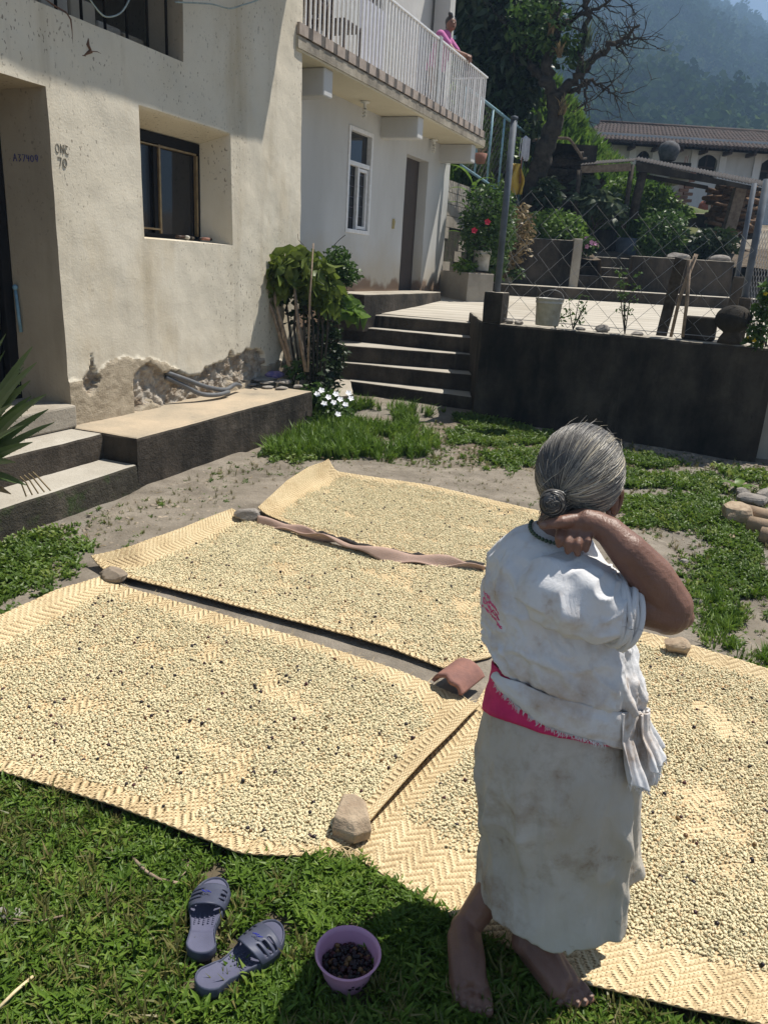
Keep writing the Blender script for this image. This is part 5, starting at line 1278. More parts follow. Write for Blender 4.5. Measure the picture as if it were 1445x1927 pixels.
        ed = np.minimum.reduce([dB-mB, dT-mT, dL-mL, dR-mR]) + .05*nn + .018*n2
        dens = np.clip(ed/.05, 0, 1)*np.clip(1.0 + 1.7*nn + 1.6*n2 + (.35 - thin), .10, 1); keep = r.random(len(u)) < dens
        N_ = s.nrm(u, v); out = []
        for lay in range(2):
            k2_ = keep if lay == 0 else keep & (r.random(len(u)) < np.clip(.42 + .9*nn + .5*n2, 0, .75)) & (ed > .04)
            q = p[k2_] + N_[k2_]*(.0048 + lay*.0045 + .0015*r.random(k2_.sum()))[:, None] + r.normal(0, .0012, (k2_.sum(), 3))*np.array([1, 1, 0]); out.append((q, lay))
        q = np.concatenate([o_[0] for o_ in out]); m = len(q); sel = r.random(m) < .55
        for kk, (mask, unit, nm) in enumerate(((sel, bean_dome, 'coffee_beans'), (~sel, bean_flat, 'split_face_beans'))):
            k = mask.sum(); sc_ = (.82 + .32*r.random(k)); rot = np.stack([r.normal(0, .28, k), r.normal(0, .28, k), r.random(k)*6.283], 1)
            scatter(nm, q[mask], rot, np.stack([sc_, sc_*(.9+.2*r.random(k)), sc_], 1), unit, label=label + (', rounded side up' if kk == 0 else ', seam side up'), cat='coffee beans')
        ci = r.choice(np.nonzero(keep & (ed > .0))[0], ncherry, p=None); q = p[ci] + N_[ci]*.009; k = len(ci); sc_ = .75+.4*r.random(k)
        scatter('dark_cherries', q, r.random((k, 3))*6.28, np.stack([sc_]*3, 1), cherry, label='dark unhulled cherries mixed into ' + label.split(' on ')[-1], cat='coffee cherries')
def straw(name, c1, c2, c3):
    t = NT(name); f = t.noise(5, 4, .6); g = t.noise(150, 3, .5, t.pos((1, .25, 1)))
    col = t.ramp(t.math('ADD', t.math('MULTIPLY', f, .5), t.math('MULTIPLY', g, .5)), [(.34, c3), (.48, c2), (.62, c1)])
    t.bump(g, .3, .002); return t.done(col, .7, .3)
m_straw = straw('palm_straw', (.68, .56, .35), (.61, .48, .28), (.46, .34, .18))
m_straw2 = straw('palm_straw_cross', (.62, .495, .295), (.54, .41, .23), (.39, .28, .145))
m_straw_dark = straw('palm_straw_back', (.42, .30, .15), (.33, .23, .115), (.24, .16, .08))
def bean_unit(flat):
    mb = MB(); a, b, c = .0053, .0038, .0027; nu = 10
    prof = [(.0, -1.0), (.75, -.72), (1.0, -.1), (.86, .48), (.48, .86)] if not flat else [(.0, -1.0), (.8, -.55), (1.0, .15), (.9, .45), (.55, .58)]
    rings = []
    for rr, z in prof[1:]: rings.append([(a*rr*math.cos(2*math.pi*k/nu), b*rr*math.sin(2*math.pi*k/nu), c*z) for k in range(nu)])
    vs = [q for r_ in rings for q in r_]; fs = [(i*nu+k, i*nu+(k+1) % nu, (i+1)*nu+(k+1) % nu, (i+1)*nu+k) for i in range(len(rings)-1) for k in range(nu)]
    L = len(vs); i0 = (len(rings)-1)*nu
    if not flat: vs.append((0, 0, c)); fs += [(i0+k, i0+(k+1) % nu, L) for k in range(nu)]
    else:                                   # groove along the seam
        vs += [(a*.35, 0, c*.18), (-a*.35, 0, c*.18)]
        for k in range(nu):
            m_ = (k+.5)*2*math.pi/nu; fs.append((i0+k, i0+(k+1) % nu, L if math.cos(m_) > 0 else L+1))
        fs += [(i0+3, i0+2, L, L+1)] if False else []
    return mb.add(vs, fs).mesh('bean_unit', m_bean, True)
def bean_mat():
    t = NT('coffee_parchment'); r_ = t.rnd(); n_ = t.noise(1.1, 4)
    col = t.ramp(t.math('ADD', t.math('MULTIPLY', r_, .8), t.math('MULTIPLY', n_, .2)), [(.05, (.33, .30, .18)), (.22, (.50, .45, .275)), (.5, (.65, .56, .35)), (.82, (.72, .615, .39)), (.95, (.60, .36, .17))])
    return t.done(col, .6, .35)
m_bean = bean_mat(); bean_dome = bean_unit(False); bean_flat = bean_unit(True)
def cherry_mat():
    t = NT('dried_cherry'); col = t.ramp(t.rnd(), [(.1, (.010, .007, .009)), (.6, (.022, .010, .012)), (.82, (.06, .012, .014)), (.96, (.16, .09, .03))]); return t.done(col, .45, .35)
m_cherry = cherry_mat(); cherry = MB().ball((0, 0, 0), (.0075, .0065, .006), 10, 7).mesh('cherry', m_cherry, True)
NL1 = Vector((-1.98, 2.42, .05)); FR3 = G(1062, 976, .03)
mat1 = Mat('woven_mat', 'large palm mat of drying coffee at the left front', [NL1, (-150, 1424, .05), (0, 1450, .05), (200, 1510, .055), (400, 1582, .055), (450, 1606, .05), (560, 1612, .04), (650, 1600, .02)],
           [(192, 1092, .04), (420, 1157, .03), (630, 1224, .03), (760, 1264, .03), (902, 1327, .035)], [NL1, (-150, 1240, .08), (0, 1166, .085), (110, 1116, .08), (192, 1092, .04)], [(650, 1600, .02), (722, 1513, .055), (800, 1428, .065), (880, 1347, .055), (902, 1327, .035)], (.0, 0, .02, 0), 1)
mat2 = Mat('woven_mat', 'palm mat of drying coffee in the middle row', [(172, 1052, .06), (205, 1078, .05), (330, 1110, .045), (560, 1170, .05), (740, 1220, .05), (832, 1256, .04)],
           [(437, 962, .06), (500, 985, .03), (640, 1028, .03), (760, 1050, .03), (905, 1072, .03), (1000, 1085, .03)], [(172, 1052, .06), (250, 1033, .09), (340, 1000, .09), (437, 962, .06)], [(832, 1256, .04), (880, 1246, .03), (925, 1236, .03), (960, 1180, .03), (1000, 1085, .03)], (0, 0, .02, 0), 2)
mat3 = Mat('woven_mat', 'smaller palm mat of drying coffee farthest from the camera', [(485, 962, .05), (560, 992, .03), (640, 1014, .03), (760, 1043, .03), (905, 1066, .03), (985, 1078, .03)],
           [(618, 872, .12), (632, 890, .06), (800, 914, .04), (1005, 962, .04), FR3], [(485, 962, .05), (540, 912, .10), (580, 886, .12), (618, 872, .12)], [(985, 1078, .03), FR3], (0, .01, .03, 0), 3)
mat4 = Mat('woven_mat', 'palm mat of drying coffee under the barefoot person at the right', [(640, 1596, .012), (760, 1670, .03), (870, 1738, .04), (980, 1796, .04), (1080, 1846, .045), (1250, 1888, .05), (1445, 1930, .05), (1700, 1985, .05)],
           [(1040, 1150, .03), (1185, 1187, .035), (1270, 1208, .04), (1445, 1264, .045), (1750, 1370, .04)], [(640, 1596, .012), (730, 1505, .012), (890, 1332, .012), (915, 1292, .02), (1040, 1150, .03)], [(1700, 1985, .05), (1900, 1700, .03), (1750, 1370, .04)], (.0, .01, 0, 0), 4)
mat1.beans(.10, .10, .04, .07, 'pale coffee beans on the left front mat', noise_o=1, thin=.12, ncherry=150)
mat2.beans(.10, .03, .03, .02, 'pale coffee beans on the middle mat', noise_o=2, thin=.15, ncherry=120)
mat3.beans(.13, .02, .03, .04, 'pale coffee beans on the farthest mat', noise_o=3, thin=.0, ncherry=70)
mat4.beans(.06, .03, .18, .08, 'pale coffee beans on the right mat', noise_o=4, thin=.0, ncherry=130)
# frayed straws at the near corner of the left mat
mb = MB(); rr_ = random.Random(4)
for k in range(46):
    p = G(rr_.uniform(520, 660), rr_.uniform(1592, 1606), .03); d = Vector((rr_.uniform(-.6, .8), rr_.uniform(-1, -.1), rr_.uniform(-.3, .4))).normalized()
    mb.tube([p, p + d*.02, p + d*rr_.uniform(.03, .06) + Vector((0, 0, -.01))], [.0018, .0016, .0008], 4, flat=.5)
for k in range(60):
    u = rr_.random(); q = Vector(mat1.at(np.array([u]), np.array([.995]))[0]); d = Vector((rr_.uniform(-1, 1), rr_.uniform(-.3, 1), rr_.uniform(0, .5))).normalized(); mb.tube([q, q + d*.015, q + d*rr_.uniform(.02, .04)], [.0016, .0014, .0006], 4, flat=.5)
mb.build('frayed_straw', m_straw, mat1.o)
# cloth strip tucked between the middle and far mats
cl = polyline([(486, 984, .035), (560, 1000, .045), (640, 1022, .05), (700, 1040, .045), (800, 1056, .04), (910, 1072, .035)])
def clothfn(u, v):
    p = Vector(cl[int(round(u*120))]); w = .02 + .035*math.sin(u*2.6+.4)*math.sin(3.1*u); return p + Vector((.25*(v-.5)*w, -(v-.2)*(w+.035), .022*math.sin(v*5+u*9) + .012*math.sin(u*31+v*4) + .012))
o = MB().grid(clothfn, 120, 12).build('cloth_strip', simple('tan_cloth', (.44, .31, .25), (.35, .24, .19), 7, .95, .3, 120), label='tan cloth strip rolled between the middle and far mats', cat='cloth', smooth=True)
m_ = o.modifiers.new('solid', 'SOLIDIFY'); m_.thickness = .006
o = MB().tube([Vector(cl[k]) + Vector((.0, .03, .012+.006*math.sin(k*.5))) for k in range(0, 121, 3)], [.016+.004*math.sin(k) for k in range(0, 121, 3)], 7).build('dark_roll', simple('dark_sacking', (.05, .045, .042), (.03, .027, .025), 20, .95, .5, 60), label='dark rolled sacking along the edge of the farthest mat', cat='sack roll', smooth=True)
# ================================================================== stones holding the mats down
def rk(px, z, r, seed, mat, label, rot=0.0, fac=9, group='stones holding the mats down', flat=False):
    c = G(*px, z); c.z = z + r[2]*.72
    mb = MB().rock((0, 0, 0), r, seed, .3, 18, 12, fac); mb.xform(Matrix.Translation(c) @ Matrix.Rotation(rot, 4, 'Z'))
    return mb.build('stone', mat, label=label, cat='stone', group=group)
rk((466, 978), .04, (.085, .06, .045), 3, m_rock, 'grey stone between the corners of the two farther mats', .2)
rk((214, 1092), .04, (.075, .055, .04), 14, simple('brown_rock', (.27, .22, .165), (.18, .145, .11), 16, .92, .6, 40), 'flat brown stone at the left corner of the middle mat', -.2)
rk((1270, 1226), .04, (.062, .05, .042), 21, m_rock_tan, 'tan stone on the far edge of the right mat')
# cut block with a pale face at the near corner of the left mat
c = G(660, 1562, .035)
st = [(-.048, -.03), (.012, -.052), (.055, -.028), (.042, .03), (.008, .052), (-.03, .048)]
mb = MB(); zb = .03
mb.rings([[c + Vector((x*1.05, y*1.0, zb-.035)) for x, y in st], [c + Vector((x*1.12, y*1.1, zb-.0)) for x, y in st], [c + Vector((x*.98 - .002, y*.92+.008, zb+.034 + .25*y)) for x, y in st], [c + Vector((x*.86-.002, y*.80+.010, zb+.042 + .3*y)) for x, y in st]])
mb.build('stone', m_rock_tan, label='angular tan stone with a flat top at the near mat corner', cat='stone', group='stones holding the mats down', bevel=.004)
# curved broken roof tile
c = G(862, 1292, .04); ax = Vector((.62, .78, .10)).normalized(); sd = Vector((.78, -.62, 0)).normalized(); up_ = ax.cross(sd)
if up_.z < 0: up_ = -up_
def tilefn(u, v, r):
    a = math.radians(160 - 135*u); l = (v-.5)*.15 + .010*math.sin(u*5+1)*(1-v) + .006*math.sin(u*17)*(1-v); return c + Vector((0, .02, -.008)) + ax*l + sd*(r*math.cos(a)) + up_*(r*math.sin(a)*1.0)
o = MB().grid(lambda u, v: tilefn(u, v, .085), 26, 10).build('broken_tile', simple('brick_red_tile', (.27, .135, .105), (.19, .10, .085), 14, .9, .4, 70), label='curved broken red roof tile lying where the mats meet', cat='roof tile', smooth=True)
m_ = o.modifiers.new('solid', 'SOLIDIFY'); m_.thickness = .016
# stones and old tiles at the right edge
for k, (px, r, sd_, mt, lb) in enumerate((((1384, 985), (.13, .10, .10), 5, m_rock_tan, 'large tan stone at the left of the rubble pile'), ((1412, 950), (.12, .09, .06), 8, m_rock, 'grey stone at the back of the rubble pile'), ((1440, 945), (.12, .1, .07), 9, m_rock, 'dark grey stone at the right edge of the rubble'), ((1395, 935), (.07, .06, .045), 12, m_rock, 'small grey stone behind the rubble pile'), ((755, 850), (.09, .05, .03), 31, simple('pale_rock', (.6, .6, .58), None, 20, .9, .6), 'pale whitish stone in the grass below the stairs'), ((1286, 1062), (.03, .025, .02), 33, m_rock, 'small dark pebble on the bare ground at the right'), ((1310, 1140), (.035, .03, .025), 36, m_rock, 'small brown pebble beside the grass edge at the right'), ((1375, 1015), (.06, .04, .02), 38, m_rock_tan, 'flat pale chip in front of the rubble pile'))):
    rk(px, .0, r, sd_, mt, lb, group='loose stones in the yard')
for k, (pa, pb_) in enumerate((((1400, 962), (1480, 985)), ((1408, 985), (1490, 1005)), ((1430, 1006), (1500, 1022)))):
    a, b = G(*pa, .06), G(*pb_, .06); MB().tube([a, a.lerp(b, .5), b], [.055, .06, .066], 14).build('old_roof_tile', simple('old_tan_tile_%d' % k, (.34, .25, .17), (.24, .18, .13), 12, .92, .4), label=('upper tan roof tile lying in the rubble pile', 'middle tan roof tile lying in the rubble pile', 'lowest tan roof tile half buried by the rubble')[k], cat='roof tile', group='old tiles in the rubble', smooth=True)
# ================================================================== gravel along the wall foot and crumbs in the yard
peb = MB().rock((0, 0, 0), (1, 1, .7), 3, .4, 7, 5).mesh('pebble', simple('pebbles', (.36, .30, .23), (.2, .165, .125), .9, .95, 0))
r = np.random.default_rng(9); pts = []
for k in range(900): t_ = r.random()*RWL*1.1; q = rw(t_, .08 + abs(r.normal(0, .22))); pts.append((q.x, q.y, hgt(q.x, q.y)))
for k in range(2600): q = G(r.uniform(90, 560), r.uniform(850, 1090)); pts.append((q.x, q.y, hgt(q.x, q.y))) if (q - O1).dot(N1) > .68 else None
for k in range(2200): q = G(r.uniform(600, 1445), r.uniform(790, 1130)); pts.append((q.x, q.y, hgt(q.x, q.y)))
n = len(pts); s_ = .004 + .02*r.random(n)**4; scatter('gravel', np.array(pts), np.stack([r.normal(0, .3, n), r.normal(0, .3, n), r.random(n)*6.28], 1), np.stack([s_*1.3, s_, s_], 1), peb, label='loose pebbles and crumbs scattered over the yard', cat='gravel')
# ================================================================== grass
def inpoly(x, y, P_):
    c = False; n = len(P_)
    for i in range(n):
        x0, y0 = P_[i][:2]; x1, y1 = P_[i-1][:2]
        if (y0 > y) != (y1 > y) and x < (x1-x0)*(y-y0)/(y1-y0) + x0: c = not c
    return c
matpolys = [np.concatenate([m.B[::15, :2], m.R[::15, :2], m.T[::-15, :2], m.L[::-15, :2]]) for m in (mat1, mat2, mat3, mat4)]
NOGRASS = [(G(393, 1734, .0), .0), (G(652, 1850), .05)]
SANDALS = [(G(408, 1662), G(378, 1806)), (G(528, 1748), G(372, 1866))]
def clearance(x, y):
    q = Vector((x, y, 0))
    if (q - NOGRASS[1][0]).length < .05: return True
    for a, b in SANDALS:
        t = max(0, min(1, (q-a).dot(b-a)/(b-a).length_squared))
        if (q - a.lerp(b, t)).length < .038: return True
    return False
m_lawnsoil = simple('lawn_soil', (.12, .095, .06), (.055, .05, .028), 14, .95, .8, 60, bd=.01)
def leafclump(seed, n, L, w, mat, flat=.7):
    r = random.Random(seed); mb = MB()
    for k in range(n):
        a = r.uniform(0, 6.28); l = L*r.uniform(.55, 1.15); e = Vector((math.cos(a), math.sin(a), 0)); sd = Vector((-e.y, e.x, 0)); b = Vector((r.gauss(0, .012), r.gauss(0, .012), 0)) ; z0 = r.uniform(.0, .014); el = r.uniform(.15, 1.0)*flat
        up_ = math.cos(el*1.2); ww_ = w*r.uniform(.7, 1.2)
        p = [b + Vector((0, 0, z0)), b + e*l*.45*math.sin(el*1.3+.3) + Vector((0, 0, z0 + l*.42*up_ + .003)), b + e*l*(.55+.4*el) + Vector((0, 0, z0 + l*(.75*up_ - .12)))]
        mb.add([p[0]-sd*ww_*.2, p[0]+sd*ww_*.2, p[1]-sd*ww_*.5, p[1]-Vector((0, 0, ww_*.25)), p[1]+sd*ww_*.5, p[2]], [(0, 1, 4, 3), (0, 3, 2), (2, 3, 5), (3, 4, 5)])
    return mb.mesh('clump', mat)
g_lawn = leafmat('lawn_leaves', (.072, .135, .014), (.125, .215, .024), (.20, .28, .045), .38, scale=2.2, use_rnd=True, rough=.5)
g_lawn2 = leafmat('lawn_leaves_dry', (.11, .12, .03), (.17, .16, .05), (.26, .21, .09), .3, scale=3, use_rnd=True)
g_weed = leafmat('weed_leaves', (.07, .125, .017), (.12, .195, .026), (.20, .25, .05), .4, scale=2.0, use_rnd=True)
u1 = leafclump(1, 13, .042, .0075, g_lawn); u2 = leafclump(2, 11, .05, .0095, g_lawn); u3 = tuft(5, 9, .07, .0022, .9).mesh('blade', g_lawn2); u4 = leafclump(7, 16, .035, .013, g_weed, .85); u5 = tuft(8, 16, .085, .0026, .8).mesh('blade', g_lawn)
def lawn(name, poly, dens, unit, smin, smax, seed, label, thr=-.35, clear=True, nsc=2.3):
    P_ = [tuple(G(*q)[:2]) if len(q) == 2 and abs(q[0]) > 12 else q for q in poly]; A_ = np.array([q[:2] for q in P_]); lo, hi = A_.min(0), A_.max(0); r = np.random.default_rng(seed); n = int((hi-lo).prod()*dens)
    X = lo + (hi-lo)*r.random((n, 2)); ok = []
    for x, y in X:
        if not inpoly(x + r.normal(0, .10), y + r.normal(0, .14), P_) or nz(x, y, nsc, seed*.1) + .35*nz(x, y, 8, seed) < thr: continue
        if clear and clearance(x, y): continue
        if clear and any(inpoly(x, y, M_) for M_ in matpolys): continue
        if (Vector((x, y, 0)) - O1).dot(N1) < .70 and (Vector((x, y, 0)) - O1).dot(D1) < 2.6: continue
        ok.append((x, y, hgt(x, y)))
    n = len(ok); s_ = smin + (smax-smin)*r.random(n)
    return scatter(name, np.array(ok), np.stack([r.normal(0, .22, n), r.normal(0, .22, n), r.random(n)*6.28], 1), np.stack([s_, s_, s_*(.8+.4*r.random(n))], 1), unit, label=label, cat='grass')
front = [(-2.6, .95), (1.9, .95), (1.9, 1.9), (.6, 2.2), (-.1, 2.0), (-1.0, 2.3), (-2.6, 3.0)]
MB().grid(lambda u, v: (lambda x, y: Vector((x, y, hgt(x, y) + .004 - .05*smooth(.10, 0, min(u, 1-u, 1-v)))))(-3.2 + 5.4*u, .95 + 2.0*v*(1 - .25*u)), 80, 40).build('lawn_soil', m_lawnsoil, smooth=True, kind='structure')
lawn('lawn', front, 2600, u1, .7, 1.15, 1, 'short broad-bladed lawn in front of the mats', -.42)
lawn('lawn', front, 1300, u2, .7, 1.2, 2, 'taller glossy grass clumps in the front lawn', -.1)
lawn('dry_grass', front, 900, u3, .6, 1.2, 3, 'dry straw-coloured blades in the front lawn', .0)
left = [(-2.7, 3.0), (-1.75, 3.1), (-1.55, 3.55), (-1.75, 3.95), (-2.05, 4.25), (-2.9, 4.2)]
lawn('weed_patch', left, 1500, u4, .8, 1.6, 4, 'low weeds at the left edge below the doorstep', -.6)
lawn('weed_patch', [(540, 800), (600, 755), (680, 770), (815, 790), (815, 850), (760, 858), (690, 862), (600, 868), (500, 862)], 620, u5, 1.3, 2.4, 5, 'bright tall grass below the landing and stairs', -.22)
lawn('weed_patch', [(480, 862), (560, 800), (640, 870), (560, 876)], 300, u4, 1.2, 2.2, 6, 'low weeds along the porch foot', -.2)
lawn('weed_patch', [(845, 795), (920, 786), (1040, 806), (1100, 830), (1030, 905), (930, 872), (850, 850)], 800, u4, .8, 1.9, 7, 'creeping weeds at the foot of the black wall', -.12)
lawn('weed_patch', [(1080, 838), (1200, 858), (1330, 890), (1360, 930), (1330, 985), (1240, 1000), (1100, 985), (1040, 930)], 1000, u4, .75, 1.8, 8, 'green weeds on the right behind the barefoot person', -.16)
lawn('weed_patch', [(1330, 880), (1445, 890), (1520, 910), (1520, 945), (1400, 925)], 600, u4, 1.1, 2.2, 9, 'thin weeds beneath the right end of the wall', -.1)
lawn('weed_patch', [(1330, 1015), (1400, 1020), (1560, 1000), (1600, 1330), (1445, 1268), (1320, 1215), (1300, 1150), (1320, 1080)], 1400, u4, .7, 1.5, 10, 'green weeds beside the right mat', -.18)
lawn('weed_patch', [(1310, 1130), (1560, 1130), (1600, 1330), (1445, 1268), (1310, 1195)], 900, u5, .8, 1.4, 11, 'fine grass along the far edge of the right mat', -.2)
lawn('weed_patch', [(1330, 940), (1445, 1000), (1520, 1060), (1340, 1030)], 500, u4, .8, 1.5, 12, 'sparse weeds around the rubble pile', .05)
yard = [(-2.3, 3.2), (-.6, 7.8), (1.2, 8.3), (3.6, 6.9), (3.4, 3.0), (1.4, 3.3), (1.3, 5.2), (-.4, 6.1), (-1.6, 3.9)]
lawn('sprouts', yard, 170, u4, .25, .8, 21, 'tiny sprouts scattered over the bare yard', -.6)
lawn('sprouts', yard, 120, u3, .3, .9, 22, 'dry grass bits scattered over the bare yard', -.6)
chip = MB().add([(-.012, -.0015, 0), (.012, -.001, .002), (.012, .0015, .002), (-.012, .0018, 0), (0, 0, .004)], [(0, 1, 4), (1, 2, 4), (2, 3, 4), (3, 0, 4)]).mesh('chip', simple('straw_litter', (.38, .30, .18), (.2, .15, .09), 1.2, .9, 0))
r = np.random.default_rng(77); pts = []
for k in range(3800):
    q = (r.uniform(-2.4, 3.4), r.uniform(2.6, 8.2))
    if inpoly(q[0], q[1], yard) and not any(inpoly(q[0], q[1], M_) for M_ in matpolys): pts.append((q[0], q[1], max(hgt(*q), .018 if (-1.7 < q[0] < 1.8 and 2.6 < q[1] < 6.4) else -1) + .004))
n = len(pts); s_ = .5 + 1.2*r.random(n)**2; scatter('litter', np.array(pts), np.stack([r.normal(0, .1, n), r.normal(0, .1, n), r.random(n)*6.28], 1), np.stack([s_, s_, s_], 1), chip, label='straw and leaf litter strewn over the bare yard', cat='litter')
# twigs and dry stalks in the lawn
for k, (px, r_, lb) in enumerate((([(243, 1607), (275, 1640), (300, 1655), (335, 1662)], .0045, 'bent dry twig lying in the front lawn'), ([(332, 1660), (350, 1640), (356, 1622)], .0018, 'thin straw next to the bent twig'), ([(-10, 1905), (30, 1865), (62, 1838)], .004, 'dry straw stalk at the lower left corner'), ([(10, 1728), (70, 1735), (125, 1722)], .0025, 'thin dry stem at the left edge of the lawn'))):
    MB().tube([G(*q, .028 + .01*(i % 2)) for i, q in enumerate(px)], r_, 6).build('dry_twig', m_stick if k != 2 else m_straw, label=lb, cat='twig', smooth=True)
rk((20, 1735), -.01, (.05, .04, .025), 44, m_rock, 'grey stone half buried at the left edge of the lawn', group='loose stones in the yard')
sp_ = G(1385, 925, 0); mb = MB(); straps(mb, sp_ + Vector((0, 0, .0)), sp_ + Vector((0, 0, .03)), 7, .22, .06, 3, .5); mb.build('seedling', g_lime, label='small broad leaved seedling behind the rubble pile', cat='seedling', smooth=True)

# ================================================================== sandals
m_rub = simple('slate_blue_rubber', (.06, .068, .105), (.045, .05, .08), 12, .5, .12, 160, .4, bd=.002)
m_rubin = simple('worn_footbed', (.095, .098, .155), (.07, .072, .115), 10, .6, .15, 260, .35, bd=.002)
def sandal(toe_px, heel_px, flip, label):
    t_, h_ = G(*toe_px, .045), G(*heel_px, .045); ax = (t_-h_); L = ax.length; ax.normalize(); sx_ = Vector((ax.y, -ax.x, 0))*(-1 if flip else 1); base = h_ - Vector((0, 0, .017))
    th = thing('sandal', base, label, 'sandal', 'pair of rubber sandals')
    def outl(t):                                    # half widths at t (0 heel..1 toe)
        w = .036*math.sqrt(max(0, 1-((t-.13)/.13)**2)) if t < .13 else (.036 - .006*math.sin((t-.13)/.35*math.pi) if t < .48 else (.036 + .012*math.sin((t-.48)/.27*math.pi/2) if t < .75 else .048*math.sqrt(max(0, 1-((t-.75)/.25)**2))))
        return max(w, .0005)
    ts = [0, .006, .02, .045, .08, .12, .18, .25, .33, .41, .48, .55, .62, .69, .75, .80, .85, .90, .94, .97, .99, 1.0]; bend = lambda t: .010*math.sin(t*math.pi)
    loop = [(t, outl(t)+bend(t)) for t in ts] + [(t, -outl(t)+bend(t)) for t in ts[-2:0:-1]]
    def pt(t, x, z): return base + ax*(t*L) + sx_*x + Vector((0, 0, z + .008*max(0, t-.75)*4))
    cen = [bend(t) for t, _ in loop]
    def ring(k, z): return [pt(.5 + (t-.5)*(1-(1-k)*.35), c_ + (x-c_)*k, z + .006*(t < .3)) for (t, x), c_ in zip(loop, cen)]
    MB().rings([ring(.90, 0), ring(.98, .004), ring(1.0, .014), ring(.99, .026), ring(.965, .0315), ring(.92, .031), ring(.88, .0265)], cap=False).build('sole', m_rub, th, smooth=True)
    for nm_, zz1, mt_ in (('footbed', .0272, m_rubin), ('outsole', .0015, m_rub)):
        MB().grid(lambda u, v: pt(.02 + .955*v, bend(.02 + .955*v) + (u-.5)*2*outl(.02 + .955*v)*.93, zz1 + .006*(v < .3) - (.003*math.sin(math.pi*v)*math.sin(math.pi*u) if nm_ == 'footbed' else 0)), 12, 40).build(nm_, mt_, th, smooth=True)
    mb = MB()
    for i in range(6):
        for j in range(5): mb.ball(pt(.40 + i*.026 + (j % 2)*.013, bend(.45) - .022 + j*.011, .0272), (.0026, .0026, .0015), 6, 4)
    mb.build('massage_dots', m_rubin, th, smooth=True)
    # strap: an arch over the foot with three slits on its outer side and an open toe
    nu, nv = 28, 20; vs = []; fs = []
    for j in range(nv+1):
        for i in range(nu+1):
            u, v = i/nu, j/nv; a = math.pi*u; t0 = .53 - .10*math.sin(a)*.0 + .05*(1-math.sin(a)) ; t1 = .86 - .04*(1-math.sin(a)); t = t0 + (t1-t0)*v
            hw = outl(t)*.99; hz = .046 - .016*v; x = bend(t) + hw*math.cos(a)*(-1); z = .018 + hz*math.sin(a)**.75
            vs.append(pt(t - .02*math.sin(a), x, z))
    for j in range(nv):
        for i in range(nu):
            u, v = (i+.5)/nu, (j+.5)/nv
            if (.62 < u < .90 or .14 < u < .30) and any(abs(v-c0) < .055 for c0 in (.28, .52, .76)): continue
            fs.append((j*(nu+1)+i, j*(nu+1)+i+1, (j+1)*(nu+1)+i+1, (j+1)*(nu+1)+i))
    o = MB().add(vs, fs).build('strap', m_rub, th, smooth=True); m_ = o.modifiers.new('solid', 'SOLIDIFY'); m_.thickness = .0045; m_.offset = 0
    mb = MB()
    for dx, dt in ((-.006, 0), (0, .008), (.006, .002), (.011, .012)): q = pt(.645+dt, bend(.6)+dx, .067); mb.tube([q - sx_*.004, q + Vector((0, 0, .002)), q + sx_*.004 + ax*.006], .0012, 5)
    mb.build('stitching', simple('blue_thread', (.03, .04, .3), None, 30, .8, 0), th)
sandal((408, 1662), (378, 1806), True, 'slate blue rubber sandal pointing away, left of the pair')
sandal((528, 1748), (372, 1866), False, 'slate blue rubber sandal lying at an angle, right of the pair')
# ================================================================== pink bowl of cherries
c = G(652, 1850, .0); c.z = .012
bw = thing('plastic_bowl', c, 'pink plastic bowl of dark coffee cherries on the lawn', 'bowl')
R_, Hb = .0735, .082
prof = [(0, 0), (.042, 0), (.046, .003)]
for k in range(12): f = k/11; prof += [(.047 + (R_-.051)*f + .0006*(k % 2), .006 + .066*f)]
prof += [(R_+.001, Hb-.006), (R_+.003, Hb-.002), (R_+.001, Hb+.001), (R_-.003, Hb-.001), (R_-.006, Hb-.012), (R_-.016, .03), (.038, .006), (0, .005)]
MB().lathe(c, prof, 48).build('bowl', simple('pink_plastic', (.56, .30, .43), (.50, .26, .38), 4, .4, .03, 90, .5), bw, smooth=True)
r = np.random.default_rng(12); n = 260; a = r.random(n)*6.283; rr2 = .056*np.sqrt(r.random(n)); lay = (np.arange(n) % 3)
pts = np.stack([c.x + rr2*np.cos(a), c.y + rr2*np.sin(a), c.z + .034 + lay*.0055 + .006*(1-(rr2/.056)**2) + .003*r.random(n)], 1); s_ = .8+.25*r.random(n)
scatter('bowl_cherries', pts, r.random((n, 3))*6.28, np.stack([s_, s_, s_], 1), cherry, label='dark red and black coffee cherries inside the pink bowl', cat='coffee cherries')
MB().lathe(c, [(0, .033), (.05, .033), (.056, .036)], 24).build('cherry_bed', m_cherry, bw)

# ================================================================== porch clutter
for k, (x, y, z, sx_, sy_, sz_, ro, lb) in enumerate(((470, 728, .37, .22, .10, .035, .3, 'lowest flat plaster slab nearest the porch edge'), (505, 731, .37, .13, .09, .03, .1, 'small square slab in front of the stack'), (530, 733, .37, .17, .09, .03, .5, 'slab at the right front of the stack'),
        (500, 716, .41, .34, .14, .035, .4, 'longest slab lying on top of the stack'), (535, 722, .405, .26, .13, .04, .9, 'rounded slab at the right of the stack'), (505, 722, .405, .2, .1, .03, .2, 'middle slab in the stack'), (560, 731, .37, .11, .08, .04, .4, 'last broken slab near the plants'))):
    p = G(x, y, z); MB().rock((0, 0, 0), (sx_*.55, sy_*.6, sz_*.6), 70+k, .25, 12, 8, 10).xform(Matrix.Translation(p + Vector((0, 0, sz_*.5))) @ Matrix.Rotation(AZ1*-1 + 1.2 + ro*.5, 4, 'Z')).build('broken_slab', m_rock, label=lb, cat='slab', group='broken slabs on the porch')
